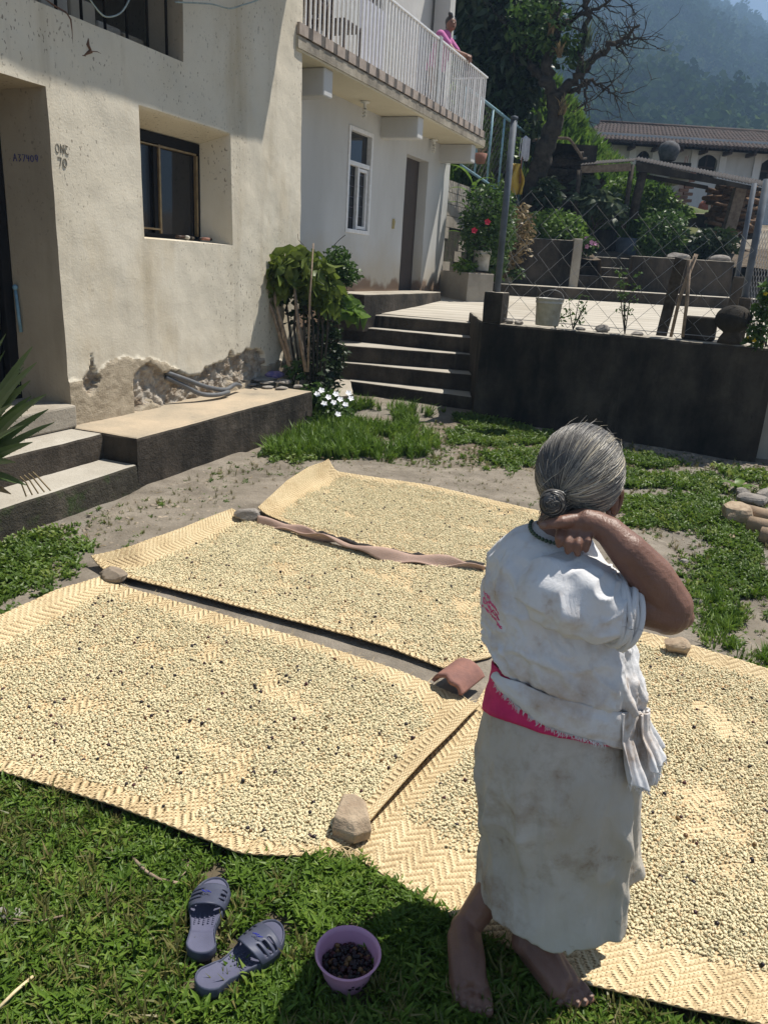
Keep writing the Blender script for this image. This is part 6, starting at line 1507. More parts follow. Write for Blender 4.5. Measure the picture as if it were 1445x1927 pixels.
for k, (x, y, r_, lb) in enumerate(((490, 690, (.16, .05, .13), 'tilted sheet of fallen plaster against the house wall'), (468, 695, (.12, .08, .10), 'lump of grey rubble below the broken plaster'), (400, 715, (.10, .05, .06), 'small rubble lump behind the hose'))):
    p = G(x, y+18, .38); p = p - N1*.05; MB().rock((0, 0, 0), r_, 90+k, .4, 12, 8, 8).xform(Matrix.Translation(p + Vector((0, 0, r_[2]*.7))) @ Matrix.Rotation(-AZ1+1.5, 4, 'Z')).build('rubble', m_rock, label=lb, cat='rubble', group='plaster rubble on the porch')
p = G(517, 705, .46); MB().rock((0, 0, 0), (.11, .06, .04), 77, .6, 14, 10, 2).xform(Matrix.Translation(p) @ Matrix.Rotation(.4, 4, 'Z')).build('cloth_bag', simple('blue_violet_cloth', (.10, .10, .28), (.3, .22, .35), 30, .8, .3, 60), label='crumpled blue and violet cloth on the broken slabs', cat='cloth', smooth=True)
hs = thing('hose', W1(1.6, .37, .1), 'grey hose coming out of the broken plaster onto the porch', 'hose')
m_hose = simple('grey_hose', (.12, .125, .13), (.09, .092, .1), 20, .5, .1, 60, .4)
for pts in ([(1.13, .64, -.02), (1.3, .57, .06), (1.5, .49, .13), (1.75, .44, .15), (1.95, .46, .12), (2.12, .42, .08)], [(1.13, .60, -.02), (1.28, .52, .05), (1.42, .44, .12), (1.6, .415, .17), (1.8, .42, .17)]):
    sp2 = []; P_ = [W1(*q) for q in pts]
    for a, b, c_, d in zip([P_[0]]+P_[:-2], P_[:-1], P_[1:], P_[2:]+[P_[-1]]):
        for t in (0, .2, .4, .6, .8): sp2.append(.5*((2*b)+(c_-a)*t+(2*a-5*b+4*c_-d)*t*t+(3*b-a-3*c_+d)*t**3))
    MB().tube(sp2, .02, 10).build('hose_run', m_hose, hs, smooth=True)
for k in range(7):
    s = 1.5 + k*.075; p = W1(s, 1.705 + .012, -.16 + .05*math.sin(k*2)); q = p + D1*(.07) + N1*(.03*math.cos(k*3))
    MB().tube([p, q], .012 if k != 1 else .016, 8).build('sill_odds', [m_darkwood, m_bucket, m_darkiron, m_bark, m_tile_red, m_darkwood, m_darkiron][k], label=['short dark stick on the window sill at the left', 'white candle stub on the window sill', 'black rod on the window sill', 'brown stick on the window sill', 'reddish stick on the window sill', 'dark wooden peg on the window sill', 'last black rod by the window reveal'][k], cat='stick', group='odds and ends on the window sill', smooth=True)
# ================================================================== spiky aloe at the left edge
ab = G(-75, 960, .0); al = thing('aloe_plant', ab, 'large spiky green aloe at the left edge of the picture', 'aloe')
g_aloe = leafmat('aloe_skin', (.085, .135, .05), (.13, .19, .07), (.24, .26, .10), .2, scale=3, rough=.4)
tips = [(62, 652, .02), (12, 628, .1), (70, 682, -.1), (58, 716, -.02), (46, 690, .05), (103, 795, -.15), (60, 745, .1), (88, 742, -.2), (50, 913, -.2), (22, 930, -.3), (62, 832, -.25), (92, 770, -.1), (10, 660, .15), (-20, 640, .1), (30, 870, -.3), (25, 760, -.3), (45, 800, -.35)]
mbs = []
for k, (x, y, dy) in enumerate(tips):
    tp = A(x, y, 4.1 + dy*1.2); o0 = ab + Vector((.03*math.cos(k), .03*math.sin(k), .12)); mid = o0.lerp(tp, .5) + Vector((-.05, 0, .10 + .04*math.sin(k))); mb = MB(); rings = []
    d0 = (tp-o0); sdv = (d0.cross(Vector((.3*math.cos(k*2.4), -1, .5+.4*math.sin(k*1.7))))).normalized()
    for i in range(12):
        t = i/11; p = o0*(1-t)**2 + mid*2*t*(1-t) + tp*t*t; w = .058*(1-t)**.7*(1 if t > .05 else .9) + .002; n_ = sdv.cross(d0).normalized()
        rings.append([p - sdv*w + n_*w*.25, p - n_*w*.30, p + sdv*w + n_*w*.25, p + n_*w*.02])
    mb.rings(rings); 
    for i in range(3, 16):
        t = i/17
        for sg_ in (-1, 1):
            p = o0*(1-t)**2 + mid*2*t*(1-t) + tp*t*t; w = .058*(1-t)**.7; q = p + sdv*w*sg_; mb.add([q + d0*.006, q - d0*.006, q + sdv*sg_*.007], [(0, 1, 2)])
    mb.build('leaf', g_aloe if k != 9 else g_dry, al, smooth=False)
mb = MB()
for k in range(5): p = A(30+k*8, 900-k*3, 4.0); mb.tube([p, p + Vector((.03, 0, -.03)), p + Vector((.05+.01*k, 0, -.1))], .004, 4)
mb.build('dry_tip', g_dry, al)
# ================================================================== people
def skin_mat(name, c1, c2):
    t = NT(name); col = t.ramp(t.noise(9, 6, .6), [(.3, c1), (.7, c2)])
    h = t.math('ADD', t.noise(38, 4, .6, t.pos((1, 1, 2.2)), .6), t.math('MULTIPLY', t.noise(130, 3, .6, t.pos((1.6, 1, .8))), .7))
    t.bump(h, .36, .005); t.b.inputs['Subsurface Weight'].default_value = .06; t.b.inputs['Subsurface Radius'].default_value = (.01, .004, .002)
    return t.done(col, .46, .45)
m_skin = skin_mat('brown_skin', (.215, .112, .078), (.135, .068, .047))
m_skin2 = skin_mat('tan_skin', (.24, .12, .075), (.19, .09, .055))
m_nail = simple('finger_nail', (.24, .155, .12), None, 30, .4, 0)
def body(name, chains, balls, mat, parent, vox=.004, smooth_it=6):
    mb = MB()
    for ch in chains:
        pts = [Vector(p) for p, r in ch]; rad = [r for p, r in ch]
        P_, R_ = [], []
        for k in range(len(pts)-1):
            for i in range(5): f = i/5; P_.append(pts[k].lerp(pts[k+1], f)); R_.append(rad[k]+(rad[k+1]-rad[k])*f)
        P_.append(pts[-1]); R_.append(rad[-1])
        mb.tube(P_, R_, 14)
        for p, r in ch: mb.ball(p, r*.995, 14, 10)
    for c, r in balls: mb.ball(c, r, 20, 14)
    o = mb.build(name, mat, parent, smooth=True)
    m = o.modifiers.new('remesh', 'REMESH'); m.mode = 'VOXEL'; m.voxel_size = vox; m.use_smooth_shade = True
    m = o.modifiers.new('smooth', 'SMOOTH'); m.factor = .5; m.iterations = smooth_it
    return o
def cloth_mat(name, c1, c2, dirt, amt=.5, weave=900):
    t = NT(name); col = t.ramp(t.noise(4, 6, .6), [(.3, c1), (.7, c2)])
    col = t.mix(t.ramp(t.noise(5.5, 8, .68), [(.50, 0.0), (.72, amt)]), col, dirt)
    col = t.mix(t.ramp(t.noise(11, 7, .7), [(.60, 0.0), (.74, amt*.9)]), col, tuple(x*.72 for x in dirt))
    h = t.math('ADD', t.noise(30, 5, .62, t.pos((1.1, 1.1, .45)), 1.2), t.math('ADD', t.math('MULTIPLY', t.noise(75, 4, .6, None, .6), .35), t.math('MULTIPLY', t.noise(weave, 2), .12)))
    t.bump(h, .42, .007); return t.done(col, .92, .15)
m_blouse = cloth_mat('white_cotton', (.69, .69, .70), (.60, .595, .59), (.36, .235, .13), .75)
m_skirt = cloth_mat('soiled_cotton', (.53, .505, .46), (.41, .37, .305), (.23, .155, .088), .85)
m_sash = simple('magenta_wool', (.60, .035, .15), (.50, .028, .12), 30, .85, .4, 220)
m_thread = simple('pink_thread', (.75, .10, .25), None, 30, .8, 0)

def proj(p):
    q = Vector(p) - CAM; z = q.dot(Fv); return CX + FPX*q.dot(Rv)/z, CY - FPX*q.dot(Uv)/z
wl = thing('person', Vector((.36, 1.45, .0)), 'barefoot person in soiled white blouse and skirt with magenta sash, hand on neck', 'person', None)
YB = 1.52
def row(y, L, R, Yc=YB):
    a, b = A(L, y, Yc), A(R, y, Yc); return (a+b)/2, (b-a).length/2, (a.z+b.z)/2
def interp_rows(rows, f):
    ys = [r[0] for r in rows]; y = ys[0] + (ys[-1]-ys[0])*f
    return y, float(np.interp(y, ys, [r[1] for r in rows])), float(np.interp(y, ys, [r[2] for r in rows])), [float(np.interp(y, ys, [r[k] for r in rows])) for k in range(3, len(rows[0]))]
def fold(x): return (1-abs(math.sin(x/2)))**1.4*2.0 - .62
def ridge(v): return (1-abs(noise.noise(v)))**5
# --- skirt
skirt_rows = [(1318, 930, 1186, .80), (1345, 918, 1194, .80), (1400, 905, 1204, .82), (1450, 902, 1204, .84), (1520, 908, 1200, .82), (1580, 915, 1197, .80), (1630, 911, 1195, .80), (1672, 904, 1194, .80)]
NT_, NR_ = 230, 120
def skirt_pt(th, f, grow=0.0):
    y, L, R, (rt,) = interp_rows(skirt_rows, f); c, hw, z = row(y, L, R); d = math.degrees(th) % 360
    k = 1.0; fz = smooth(.12, .5, f)
    # overlapped panel edges (degrees: 270 faces the viewer, 0 is the right)
    k += fz*(.05*smooth(298, 311, d)*smooth(325, 313, d) - .20*smooth(312, 320, d)*smooth(362, 338, d) + .07*smooth(334, 342, d)*smooth(358, 346, d))
    k += fz*.030*smooth(262, 256, d)*smooth(200, 250, d)
    ns_ = noise.noise(Vector((math.cos(th)*1.3, math.sin(th)*1.3, f*1.5+11)))
    k += .018*fold(6*th + 6*f + 7*ns_)*smooth(.05, .3, f) + .010*fold(13*th - 5*f + 8*ns_)*(.3+fz)
    k += .012*ridge(Vector((math.cos(th)*6 + f*5, math.sin(th)*6, f*4+3))) + .008*ridge(Vector((math.cos(th)*9 - f*3, math.sin(th)*9, f*8+8)))
    k += .03*smooth(175, 200, d)*smooth(262, 235, d)*fold(9*f*2 + 2.2*th + 4*ns_)*smooth(.35, .55, f)
    k += .010*fz*math.sin(d*math.pi/180*9 + 3*f) + .022*noise.noise(Vector((math.cos(th)*1.6, math.sin(th)*1.6, f*2.4)))
    k += .06*ridge(Vector((math.cos(th)*2.3+.6*f, math.sin(th)*2.3, f*1.7+4)))*(.25+fz) - .02 + .02*ridge(Vector((math.cos(th)*5, math.sin(th)*5+f, f*3.1)))*fz
    zz_ = z + (.028*math.cos(th) + .012*math.sin(d*math.pi/180*2+.7) - .03*smooth(240, 262, d)*smooth(275, 263, d) + (.035 if 318 < d < 360 else 0)*1.0 - (.018 if 268 < d < 312 else 0))*smooth(.7, 1, f)
    zz_ += .02*smooth(.25, 0, f)*math.cos(th)*-1
    return Vector((c.x + (hw*k+grow)*math.cos(th), c.y + (hw*k*rt+grow)*math.sin(th), zz_))
mb = MB(); mb.rings([[skirt_pt(2*math.pi*i/NT_, j/NR_) for i in range(NT_)] for j in range(NR_+1)], cap=False)
o = mb.build('skirt', m_skirt, wl, smooth=True); m_ = o.modifiers.new('solid', 'SOLIDIFY'); m_.thickness = .004; m_.offset = -1
mb = MB()                                                   # hem seam
mb.tube([skirt_pt(2*math.pi*i/NT_, .985, .001) for i in range(NT_)] + [skirt_pt(0, .985, .001)], .0022, 5, cap=False); mb.tube([skirt_pt(math.radians(258), f, .001) for f in np.linspace(.3, .98, 40)], .002, 5)
mb.build('hem', m_skirt, o, smooth=True)
# --- sash and rolled white waistband
def ext_pt(th, f, grow):
    p = skirt_pt(th, max(0, f), grow)
    if f < 0: p.z += -f*.42
    return p
def solve_f(th, y, grow):
    lo_, hi_ = -.6, .9
    for _ in range(22):
        md = (lo_+hi_)/2
        if proj(ext_pt(th, md, grow))[1] < y: lo_ = md
        else: hi_ = md
    return (lo_+hi_)/2
def rowf(tab, grow):
    xs_ = [a for a, y in tab]; fs_ = [solve_f(math.radians(a), y, grow) for a, y in tab]
    return lambda deg: float(np.interp(deg, xs_, fs_))
def band(name, mat, th0, th1, lo, hi, grow, n=70, m=10, fray=None, puff=.004):
    def fn(u, v):
        th = th0 + (th1-th0)*u; f = lo(u) + (hi(u)-lo(u))*v; p = skirt_pt(th, max(0, f), grow + puff*math.sin(math.pi*v) + .003*noise.noise(Vector((u*14, v*5, grow*90))))
        if f < 0: p.z += -f*.42*1.0
        return p
    o = MB().grid(fn, n, m).build(name, mat, wl, smooth=True); s_ = o.modifiers.new('solid', 'SOLIDIFY'); s_.thickness = .005; s_.offset = 1; return o
R_ = math.radians
s_lo = rowf([(60, 1330), (120, 1320), (180, 1336), (210, 1352), (225, 1362), (250, 1381), (270, 1391), (315, 1400), (360, 1380), (420, 1330)], .007)
s_hi = rowf([(60, 1250), (120, 1235), (180, 1250), (225, 1285), (270, 1335), (315, 1350), (360, 1335), (420, 1250)], .007)
band('sash', m_sash, R_(60), R_(420), lambda u: s_lo(60+360*u), lambda u: s_hi(60+360*u), .007, 120, 12)
w_lo = rowf([(195, 1272), (205, 1290), (225, 1326), (240, 1350), (255, 1370), (270, 1383), (290, 1397), (315, 1410), (340, 1404), (372, 1388)], .017)
w_hi = rowf([(195, 1266), (205, 1272), (225, 1284), (270, 1322), (315, 1338), (372, 1330)], .017)
wb = band('waistband', m_blouse, R_(197), R_(372), lambda u: w_lo(197+175*u), lambda u: w_hi(197+175*u), .017, 110, 18, puff=.008)
mb = MB(); rr_ = random.Random(3)                             # frayed edge of the waistband
for k in range(170):
    u = rr_.uniform(.0, .55); th = R_(197) + R_(175)*u; f = w_lo(197+175*u) - .004; p = ext_pt(th, f, .024); e = p - Vector((p.x, p.y, p.z)); d = Vector((math.cos(th)*.2 + rr_.gauss(0, .5), math.sin(th)*.3, -1+rr_.gauss(0, .4))).normalized(); mb.tube([p, p + d*.005, p + d*rr_.uniform(.006, .014)], [.0009, .0008, .0004], 3, cap=False)
mb.build('fringe', m_blouse, wb)
# bunched cloth hanging at the right hip, pleated and frayed, following the body
h_hi = rowf([(296, 1338), (330, 1338), (380, 1318)], .02); h_lo = rowf([(296, 1440), (306, 1476), (320, 1482), (335, 1468), (350, 1450), (365, 1425), (380, 1395)], .03)
for k, (g0, sp_, t0, t1) in enumerate(((.022, 1.0, 300, 352), (.034, .72, 318, 378))):
    def fn(u, v, k=k, g0=g0, sp_=sp_):
        dg = t0 + (t1-t0)*u; f = h_hi(dg)*(1-v) + (h_hi(dg) + (h_lo(dg)-h_hi(dg))*sp_)*v; ph = u*2*math.pi*(4.5-k) + 1.2*math.sin(v*2.5+k*2) + k
        return ext_pt(R_(dg + 2.5*math.sin(ph*.5+v*2)*v), f + .012*math.sin(u*23+k)*v, g0 + .012*v + (.010*math.sin(ph) + .004*math.sin(2.3*ph))*(.35+.65*v))
    o = MB().grid(fn, 90, 40).build('hanging_fold', m_blouse, wl, smooth=True); s_ = o.modifiers.new('solid', 'SOLIDIFY'); s_.thickness = .0025
    mb = MB()
    for q in range(90):
        u = rr_.random(); p = fn(u, 1.0); d = Vector((rr_.gauss(.2, .4), rr_.gauss(0, .3), -1)).normalized(); mb.tube([p, p + d*.006, p + d*rr_.uniform(.008, .016)], [.0009, .0008, .0004], 3, cap=False)
    mb.build('fringe', m_blouse, o)
# --- blouse
bl_rows = [(990, 1010, 1088, .95, 0.0), (998, 992, 1098, .95, 0), (1012, 966, 1112, .98, 2), (1035, 945, 1125, 1.0, 4), (1065, 930, 1140, 1.0, 6), (1110, 921, 1155, .98, 8), (1150, 918, 1166, .96, 10), (1190, 919, 1184, .92, 18), (1226, 920, 1200, .90, 28), (1256, 925, 1206, .88, 36), (1274, 936, 1200, .85, 38), (1288, 950, 1186, .78, 38)]
NB, MB_ = 240, 140
def blouse_pt(th, f, grow=0.0):
    y, L, R, (rt, tilt) = interp_rows(bl_rows, f); c, hw, z = row(y, L, R); d = math.degrees(th) % 360
    a = math.cos(th); fz = smooth(.02, .25, f)
    k = 1 + fz*(.028*noise.noise(Vector((a*2.1, math.sin(th)*2.1, f*4.2))) + .095*ridge(Vector((a*1.7 + f*1.6, math.sin(th)*1.7, f*3.0+9))) - .03)
    k += fz*.05*ridge(Vector((a*3.4 - f*3, math.sin(th)*3.4, f*4.5+2)))
    nn_ = noise.noise(Vector((a*1.4, math.sin(th)*1.4, f*2.2+5)))
    k += .026*fold(7*th + 13*f + 6*nn_)*smooth(.38, .7, f) + .016*fold(12*th - 10*f + 7*nn_)*smooth(.5, .85, f)
    k += .020*fold(6*th - 18*f + 7*nn_)*smooth(.10, .24, f)*smooth(.62, .38, f) + .010*fold(11*th + 20*f - 8*nn_)*smooth(.2, .4, f)
    k += fz*.014*ridge(Vector((a*6.5 + f*4, math.sin(th)*6.5, f*9+1))) + fz*.010*ridge(Vector((a*9 - f*7, math.sin(th)*9, f*7+6)))
    k += .016*math.sin(30*th + 3*math.sin(th*5))*smooth(.80, .98, f)
    k += .040*smooth(.70, .88, f)*smooth(1.01, .92, f)*(1 + .5*math.sin(d*math.pi/180*11 + 2*math.sin(d*.05)))          # bloused gather above the waist
    k += .035*fz*math.exp(-((f-.62)/.12)**2)*smooth(250, 330, d)
    zz_ = z - tilt*.0011*a
    return Vector((c.x + (hw*k+grow)*a, c.y + (hw*k*rt*.92+grow)*math.sin(th), zz_ + .004*noise.noise(Vector((a*5, math.sin(th)*5, 3)))*fz))
mb = MB(); mb.rings([[blouse_pt(2*math.pi*i/NB, j/MB_) for i in range(NB)] for j in range(MB_+1)], cap=False)
bo = mb.build('blouse', m_blouse, wl, smooth=True); s_ = bo.modifiers.new('solid', 'SOLIDIFY'); s_.thickness = .004; s_.offset = -1
mb = MB(); mb.tube([blouse_pt(2*math.pi*i/NB, .004, .001) for i in range(NB+1)], .0035, 6, cap=False); mb.build('neck_binding', m_blouse, bo, smooth=True)
mb = MB()                                                     # side seams
mb.tube([blouse_pt(R_(262 + 26*f), .62+.33*f, .0012) for f in np.linspace(0, 1, 30)], .0016, 5); mb.tube([blouse_pt(R_(262 - 26*math.sin(f*2.2)), .62-.34*f, .0012) for f in np.linspace(0, 1, 30)], .0018, 5); mb.tube([blouse_pt(R_(236 - 20*f), .6+.06*f, .0012) for f in np.linspace(0, 1, 20)], .0013, 5)
mb.tube([blouse_pt(R_(262 + 50*f), .62-.06*f, .0012) for f in np.linspace(0, 1, 20)], .0013, 5)
mb.build('seam', cloth_mat('seam_cotton', (.5, .49, .48), (.42, .41, .4), (.3, .22, .15), .3), bo, smooth=True)
mb = MB()                                                     # embroidered band across the back
def emb(th, o_): return blouse_pt(R_(th), .50 + .0016*(th-180) + o_, .0032)
for o_ in (-.052, -.042, .045, .056): mb.tube([emb(t_, o_ + .004*math.sin(t_*1.7)) for t_ in np.linspace(170, 214, 60)], .0019, 5)
for ph in (0, 3.1): mb.tube([emb(t_, .017*math.sin(t_*.55 + ph)) for t_ in np.linspace(170, 212, 130)], .0022, 5)
mb.build('embroidery', m_thread, bo, smooth=True)
# --- right sleeve with rolled cuff
def loft(name, pts, rad, mat, parent, n=64, m=48, fold=.05, seed=0, sq=1.0, cuff=False, extra=None):
    P_ = [Vector(p) for p in pts]; t_ = np.linspace(0, 1, len(P_)); C_ = np.array([tuple(p) for p in P_]); rings = []
    u = None
    for j in range(m+1):
        f = j/m; c = Vector([float(np.interp(f, t_, C_[:, k])) for k in range(3)]); r = float(np.interp(f, t_, rad)); c2 = Vector([float(np.interp(min(1, f+.02), t_, C_[:, k])) for k in range(3)]); c1 = Vector([float(np.interp(max(0, f-.02), t_, C_[:, k])) for k in range(3)]); t = (c2-c1).normalized()
        u = (Vector((0, -1, 0)) if u is None else u); u = (u - t*u.dot(t)).normalized(); w = t.cross(u); ring = []
        for i in range(n):
            a = 2*math.pi*i/n; q = Vector((math.cos(a)*1.3, math.sin(a)*1.3, f*2.6+seed)); k = 1 + fold*(.8*ridge(q*1.3 + Vector((0, f*1.5, 0))) + .5*noise.noise(q*2) - .25)
            if extra: k *= extra(f, a)
            ring.append(c + (u*math.cos(a) + w*math.sin(a)*sq)*r*k)
        rings.append(ring)
    o = MB().rings(rings, cap=False).build(name, mat, parent, smooth=True); s_ = o.modifiers.new('solid', 'SOLIDIFY'); s_.thickness = .004; s_.offset = -1; return o
YS = 1.40
sl = loft('sleeve', [A(1000, 1085, 1.50), A(1050, 1105, 1.43), A(1090, 1122, YS+.01), A(1130, 1140, YS), A(1166, 1150, YS-.005)], [.060, .085, .088, .082, .066], m_blouse, wl, fold=.13, seed=3, sq=.88, n=110, m=80, extra=lambda f, a: 1 + .028*math.sin(a*7+f*4+2*math.sin(f*6)) + .02*math.sin(a*4 - f*9)*f)
mb = MB()
for k in range(7):
    c = A(1155+k*4.2, 1149+k*.9, YS-.002); rr3 = .067 + .004*math.sin(k*2.1); t = (A(1176, 1151, YS) - A(1150, 1147, YS)).normalized(); u = Vector((0, -1, 0)); u = (u - t*u.dot(t)).normalized(); w = t.cross(u)
    mb.tube([c + (u*math.cos(a) + w*math.sin(a)*.98)*rr3*(1 + .04*math.sin(a*3+k)) + t*(.006*math.sin(a*2+k*1.4)) for a in np.linspace(0, 2*math.pi, 40)], .0062, 7, cap=False)
mb.build('cuff', m_blouse, sl, smooth=True)
ls = loft('sleeve', [A(1020, 1070, 1.55), A(978, 1072, 1.60), A(948, 1105, 1.62), A(938, 1178, 1.63)], [.04, .062, .050, .042], m_blouse, wl, fold=.14, seed=8)
# --- body
hc = A(1092, 893, 1.53); FD = Vector((math.sin(R_(48)), math.cos(R_(48)), -.12)).normalized(); RD = Vector((math.cos(R_(48)), -math.sin(R_(48)), 0)); UD = RD.cross(FD).normalized()
if UD.z < 0: UD = -UD
def hp(f, r, u): return hc + FD*f + RD*r + UD*u
balls = [(hc, (.074, .078, .085)), (hp(.03, 0, -.045), (.055, .055, .05)), (hp(.055, 0, -.07), (.03, .03, .024)), (hp(.035, .038, -.03), (.03, .03, .03)), (hp(.035, -.038, -.03), (.03, .03, .03)),
         (hp(.062, .03, .018), (.02, .02, .010)), (hp(.062, -.03, .018), (.02, .02, .010)), (hp(.078, 0, -.042), (.02, .02, .007)), (hp(.078, 0, -.052), (.018, .018, .006))]
sh = A(1060, 1100, 1.43); el_ = A(1270, 1150, 1.385); wr = A(1120, 985, 1.425); lsh = A(985, 1040, 1.60)
chest = A(1040, 1120, YB); belly = A(1062, 1280, YB); pel = A(1058, 1400, YB); nk = A(1048, 1010, 1.51)
hipR, hipL = pel + Vector((-.07, -.04, -.06)), pel + Vector((.07, .03, -.06))
ankR, ankL = A(872, 1782, 1.485), A(983, 1805, 1.455); ankR.z, ankL.z = .085, .085
kneeR, kneeL = Vector((.40, 1.53, .36)), Vector((.47, 1.55, .36))
chains = [[(pel, .115), (belly, .105), (chest, .100), (nk, .048), (hc + Vector((0, 0, -.02)), .055)],
          [(chest, .08), (sh, .055), (sh.lerp(el_, .55), .047), (A(1256, 1150, 1.385), .045)], [(A(1256, 1152, 1.385), .045), (A(1280, 1160, 1.385), .026)],
          [(A(1260, 1140, 1.385), .044), (A(1225, 1085, 1.385), .043), (A(1182, 1038, 1.39), .037), (A(1146, 1000, 1.41), .029), (wr, .0255)],
          [(chest, .07), (lsh, .05), (A(935, 1130, 1.66), .04), (A(1010, 1200, 1.74), .035), (A(1080, 1180, 1.74), .028)],
          [(hipR, .085), (kneeR, .058), (Vector((.345, 1.53, .22)), .045), (ankR, .033)], [(hipL, .085), (kneeL, .058), (Vector((.43, 1.53, .2)), .045), (ankL, .033)]]
# hand on the neck: knuckle of palm, thumb and four fingers
pm = A(1082, 985, 1.43)
chains += [[(wr, .025), (A(1100, 981, 1.425), .026), (A(1078, 984, 1.43), .024), (A(1060, 990, 1.435), .018)], [(A(1104, 990, 1.43), .022), (A(1085, 996, 1.44), .022)],
           [(A(1082, 978, 1.42), .0145), (A(1056, 982, 1.408), .0125), (A(1038, 986, 1.408), .0105), (A(1022, 989, 1.412), .0085)]]
fing = [((1056, 996, 1.425), (1050, 1012, 1.405), (1051, 1026, 1.405), .0078), ((1072, 1000, 1.415), (1068, 1021, 1.395), (1068, 1038, 1.395), .0083), ((1090, 1001, 1.412), (1087, 1024, 1.39), (1086, 1042, 1.39), .0083), ((1107, 999, 1.412), (1106, 1018, 1.395), (1102, 1035, 1.395), .0076)]
for a, b, c, r in fing: chains.append([(A(*a), r*1.15), (A(*b), r), (A(*c), r*.82)])
# feet
def foot(an, heel, toe, side):
    ax = (Vector((toe.x, toe.y, 0)) - Vector((heel.x, heel.y, 0))); L = ax.length; ax.normalize(); s = Vector((ax.y, -ax.x, 0))*side; z0 = .040
    h = Vector((heel.x, heel.y, 0)); C = []
    C.append([(an, .033), (h + ax*.045 + Vector((0, 0, z0+.055)), .034), (h + ax*.10 + Vector((0, 0, z0+.042)), .031), (h + ax*.15 + Vector((0, 0, z0+.022)), .024)])
    for q in (-.014, .014): C.append([(an + s*q*.4, .029), (h + ax*.06 + s*q + Vector((0, 0, z0+.042)), .028), (h + ax*.11 + s*q*1.3 + Vector((0, 0, z0+.030)), .026), (h + ax*.16 + s*q*1.5 + Vector((0, 0, z0+.013)), .020)])
    C.append([(an, .031), (h + ax*.025 + Vector((0, 0, z0+.03)), .028)])
    for q, r in ((-.024, .018), (-.008, .019), (.010, .018), (.026, .016)): C.append([(h + ax*.05 + s*q*.6 + Vector((0, 0, z0+.018)), .02), (h + ax*.155 + s*q*1.15 + Vector((0, 0, z0+.008)), r)])
    tl_ = [(-.036, .225, .0125, .17), (-.016, .226, .0095, .176), (.001, .219, .0088, .174), (.017, .208, .0085, .168), (.033, .194, .0085, .158)]; nails = []
    for q, l, r, b in tl_:
        k = L/.225; C.append([(h + ax*b*k + s*q*.95 + Vector((0, 0, z0+.004)), r*1.12), (h + ax*(b+.6*(l-b))*k + s*q*1.02 + Vector((0, 0, z0+.006)), r), (h + ax*l*k + s*q*1.0 + Vector((0, 0, z0-.004)), r*.95)])
        nails.append((h + ax*(l*k+.002) + s*q + Vector((0, 0, z0+.003)), r, ax))
    return C, nails
fR, nR_ = foot(ankR, Vector((.250, 1.520, 0)), Vector((.262, 1.305, 0)), 1)
fL, nL_ = foot(ankL, Vector((.385, 1.500, 0)), Vector((.505, 1.335, 0)), 1)
chains += fR + fL
bd_ = body('body', chains, balls, m_skin, wl, .0030, 4)
nose = MB().tube([hp(.072, 0, .012), hp(.092, 0, -.012), hp(.098, 0, -.024)], [.007, .010, .012], 8).ball(hp(.094, 0, -.026), .012, 10, 8); nose.build('nose', m_skin, wl, smooth=True)
for s_ in (-1, 1): MB().ball(hp(.070, .028*s_, .003), .010, 12, 8).build('eye', simple('eye_white', (.7, .68, .64), None, 20, .3, 0), wl, smooth=True)
MB().tube([hp(.083, -.02, -.046), hp(.090, 0, -.045), hp(.083, .02, -.046)], [.003, .005, .003], 6).build('lips', simple('lip', (.25, .10, .08), None, 20, .5, 0), wl, smooth=True)
ec = A(1153, 946, 1.50); mb = MB()
for q in range(14):
    pass
er_ = [ec + FD*(.016*math.cos(a)) + UD*(.028*math.sin(a)) + RD*(.006 + .006*math.sin(a*.5)) for a in np.linspace(-2.6, 2.6, 16)]
mb.tube(er_, [.005]*16, 8); mb.ball(ec - UD*.012 + FD*.004, (.010, .010, .016), 10, 8); mb.ball(ec, (.012, .010, .022), 10, 8)
mb.build('ear', m_skin, wl, smooth=True)
tn = A(1021, 988.5, 1.4035); mb = MB(); mb.ball(tn, (.0085, .003, .0055), 12, 8); mb.build('thumb_nail', m_nail, wl, smooth=True)
mb = MB()
for p, r, ax in nR_ + nL_: mb.ball(p + Vector((0, 0, r*.50)), (r*.62, r*.62, r*.26), 8, 6)
mb.build('toe_nail', m_nail, wl, smooth=True)
# --- hair
def hair_mat():
    t = NT('grey_hair'); at_ = t.n('ShaderNodeAttribute'); at_.attribute_name = 'tone'
    col = t.ramp(at_.outputs['Fac'], [(.0, (.035, .033, .032)), (.40, (.11, .105, .10)), (.68, (.27, .25, .215)), (.88, (.46, .40, .29)), (1.0, (.62, .58, .50))]); return t.done(col, .42, .5)
m_hair = hair_mat()
HR = Vector((.086, .090, .096)); hcc = hc + Vector((-.003, -.004, .006))
def hdir(v): return hcc + Vector((v.x*HR.x, v.y*HR.y, v.z*HR.z))
bunp = A(1036, 944, 1.432); bd0 = (bunp - hcc); bdir = Vector((bd0.x/HR.x, bd0.y/HR.y, bd0.z/HR.z)).normalized()
faced = FD
def slerp(a, b, t):
    o_ = a.angle(b); return (a*math.sin((1-t)*o_) + b*math.sin(t*o_))/max(1e-6, math.sin(o_))
mb = MB(); mb.ball((0, 0, 0), 1.0, 40, 28); vs_ = []; keepv = []
for v in mb.v:
    v = Vector(v); low = v.dot(faced) > .45 and v.z < .45; vs_.append(hdir(v*(.86 if low or v.z < -.72 else (1.0 + .012*noise.noise(v*5)))))
mb.v = [tuple(v) for v in vs_]
cap_ = mb.build('hair', m_hair, wl, smooth=True)
cap_.data.attributes.new('tone', 'FLOAT', 'POINT').data.foreach_set('value', [.30 + .2*noise.noise(Vector(v)*60) for v in mb.v])
rr_ = random.Random(11); VV = []; FF = []; TT = []
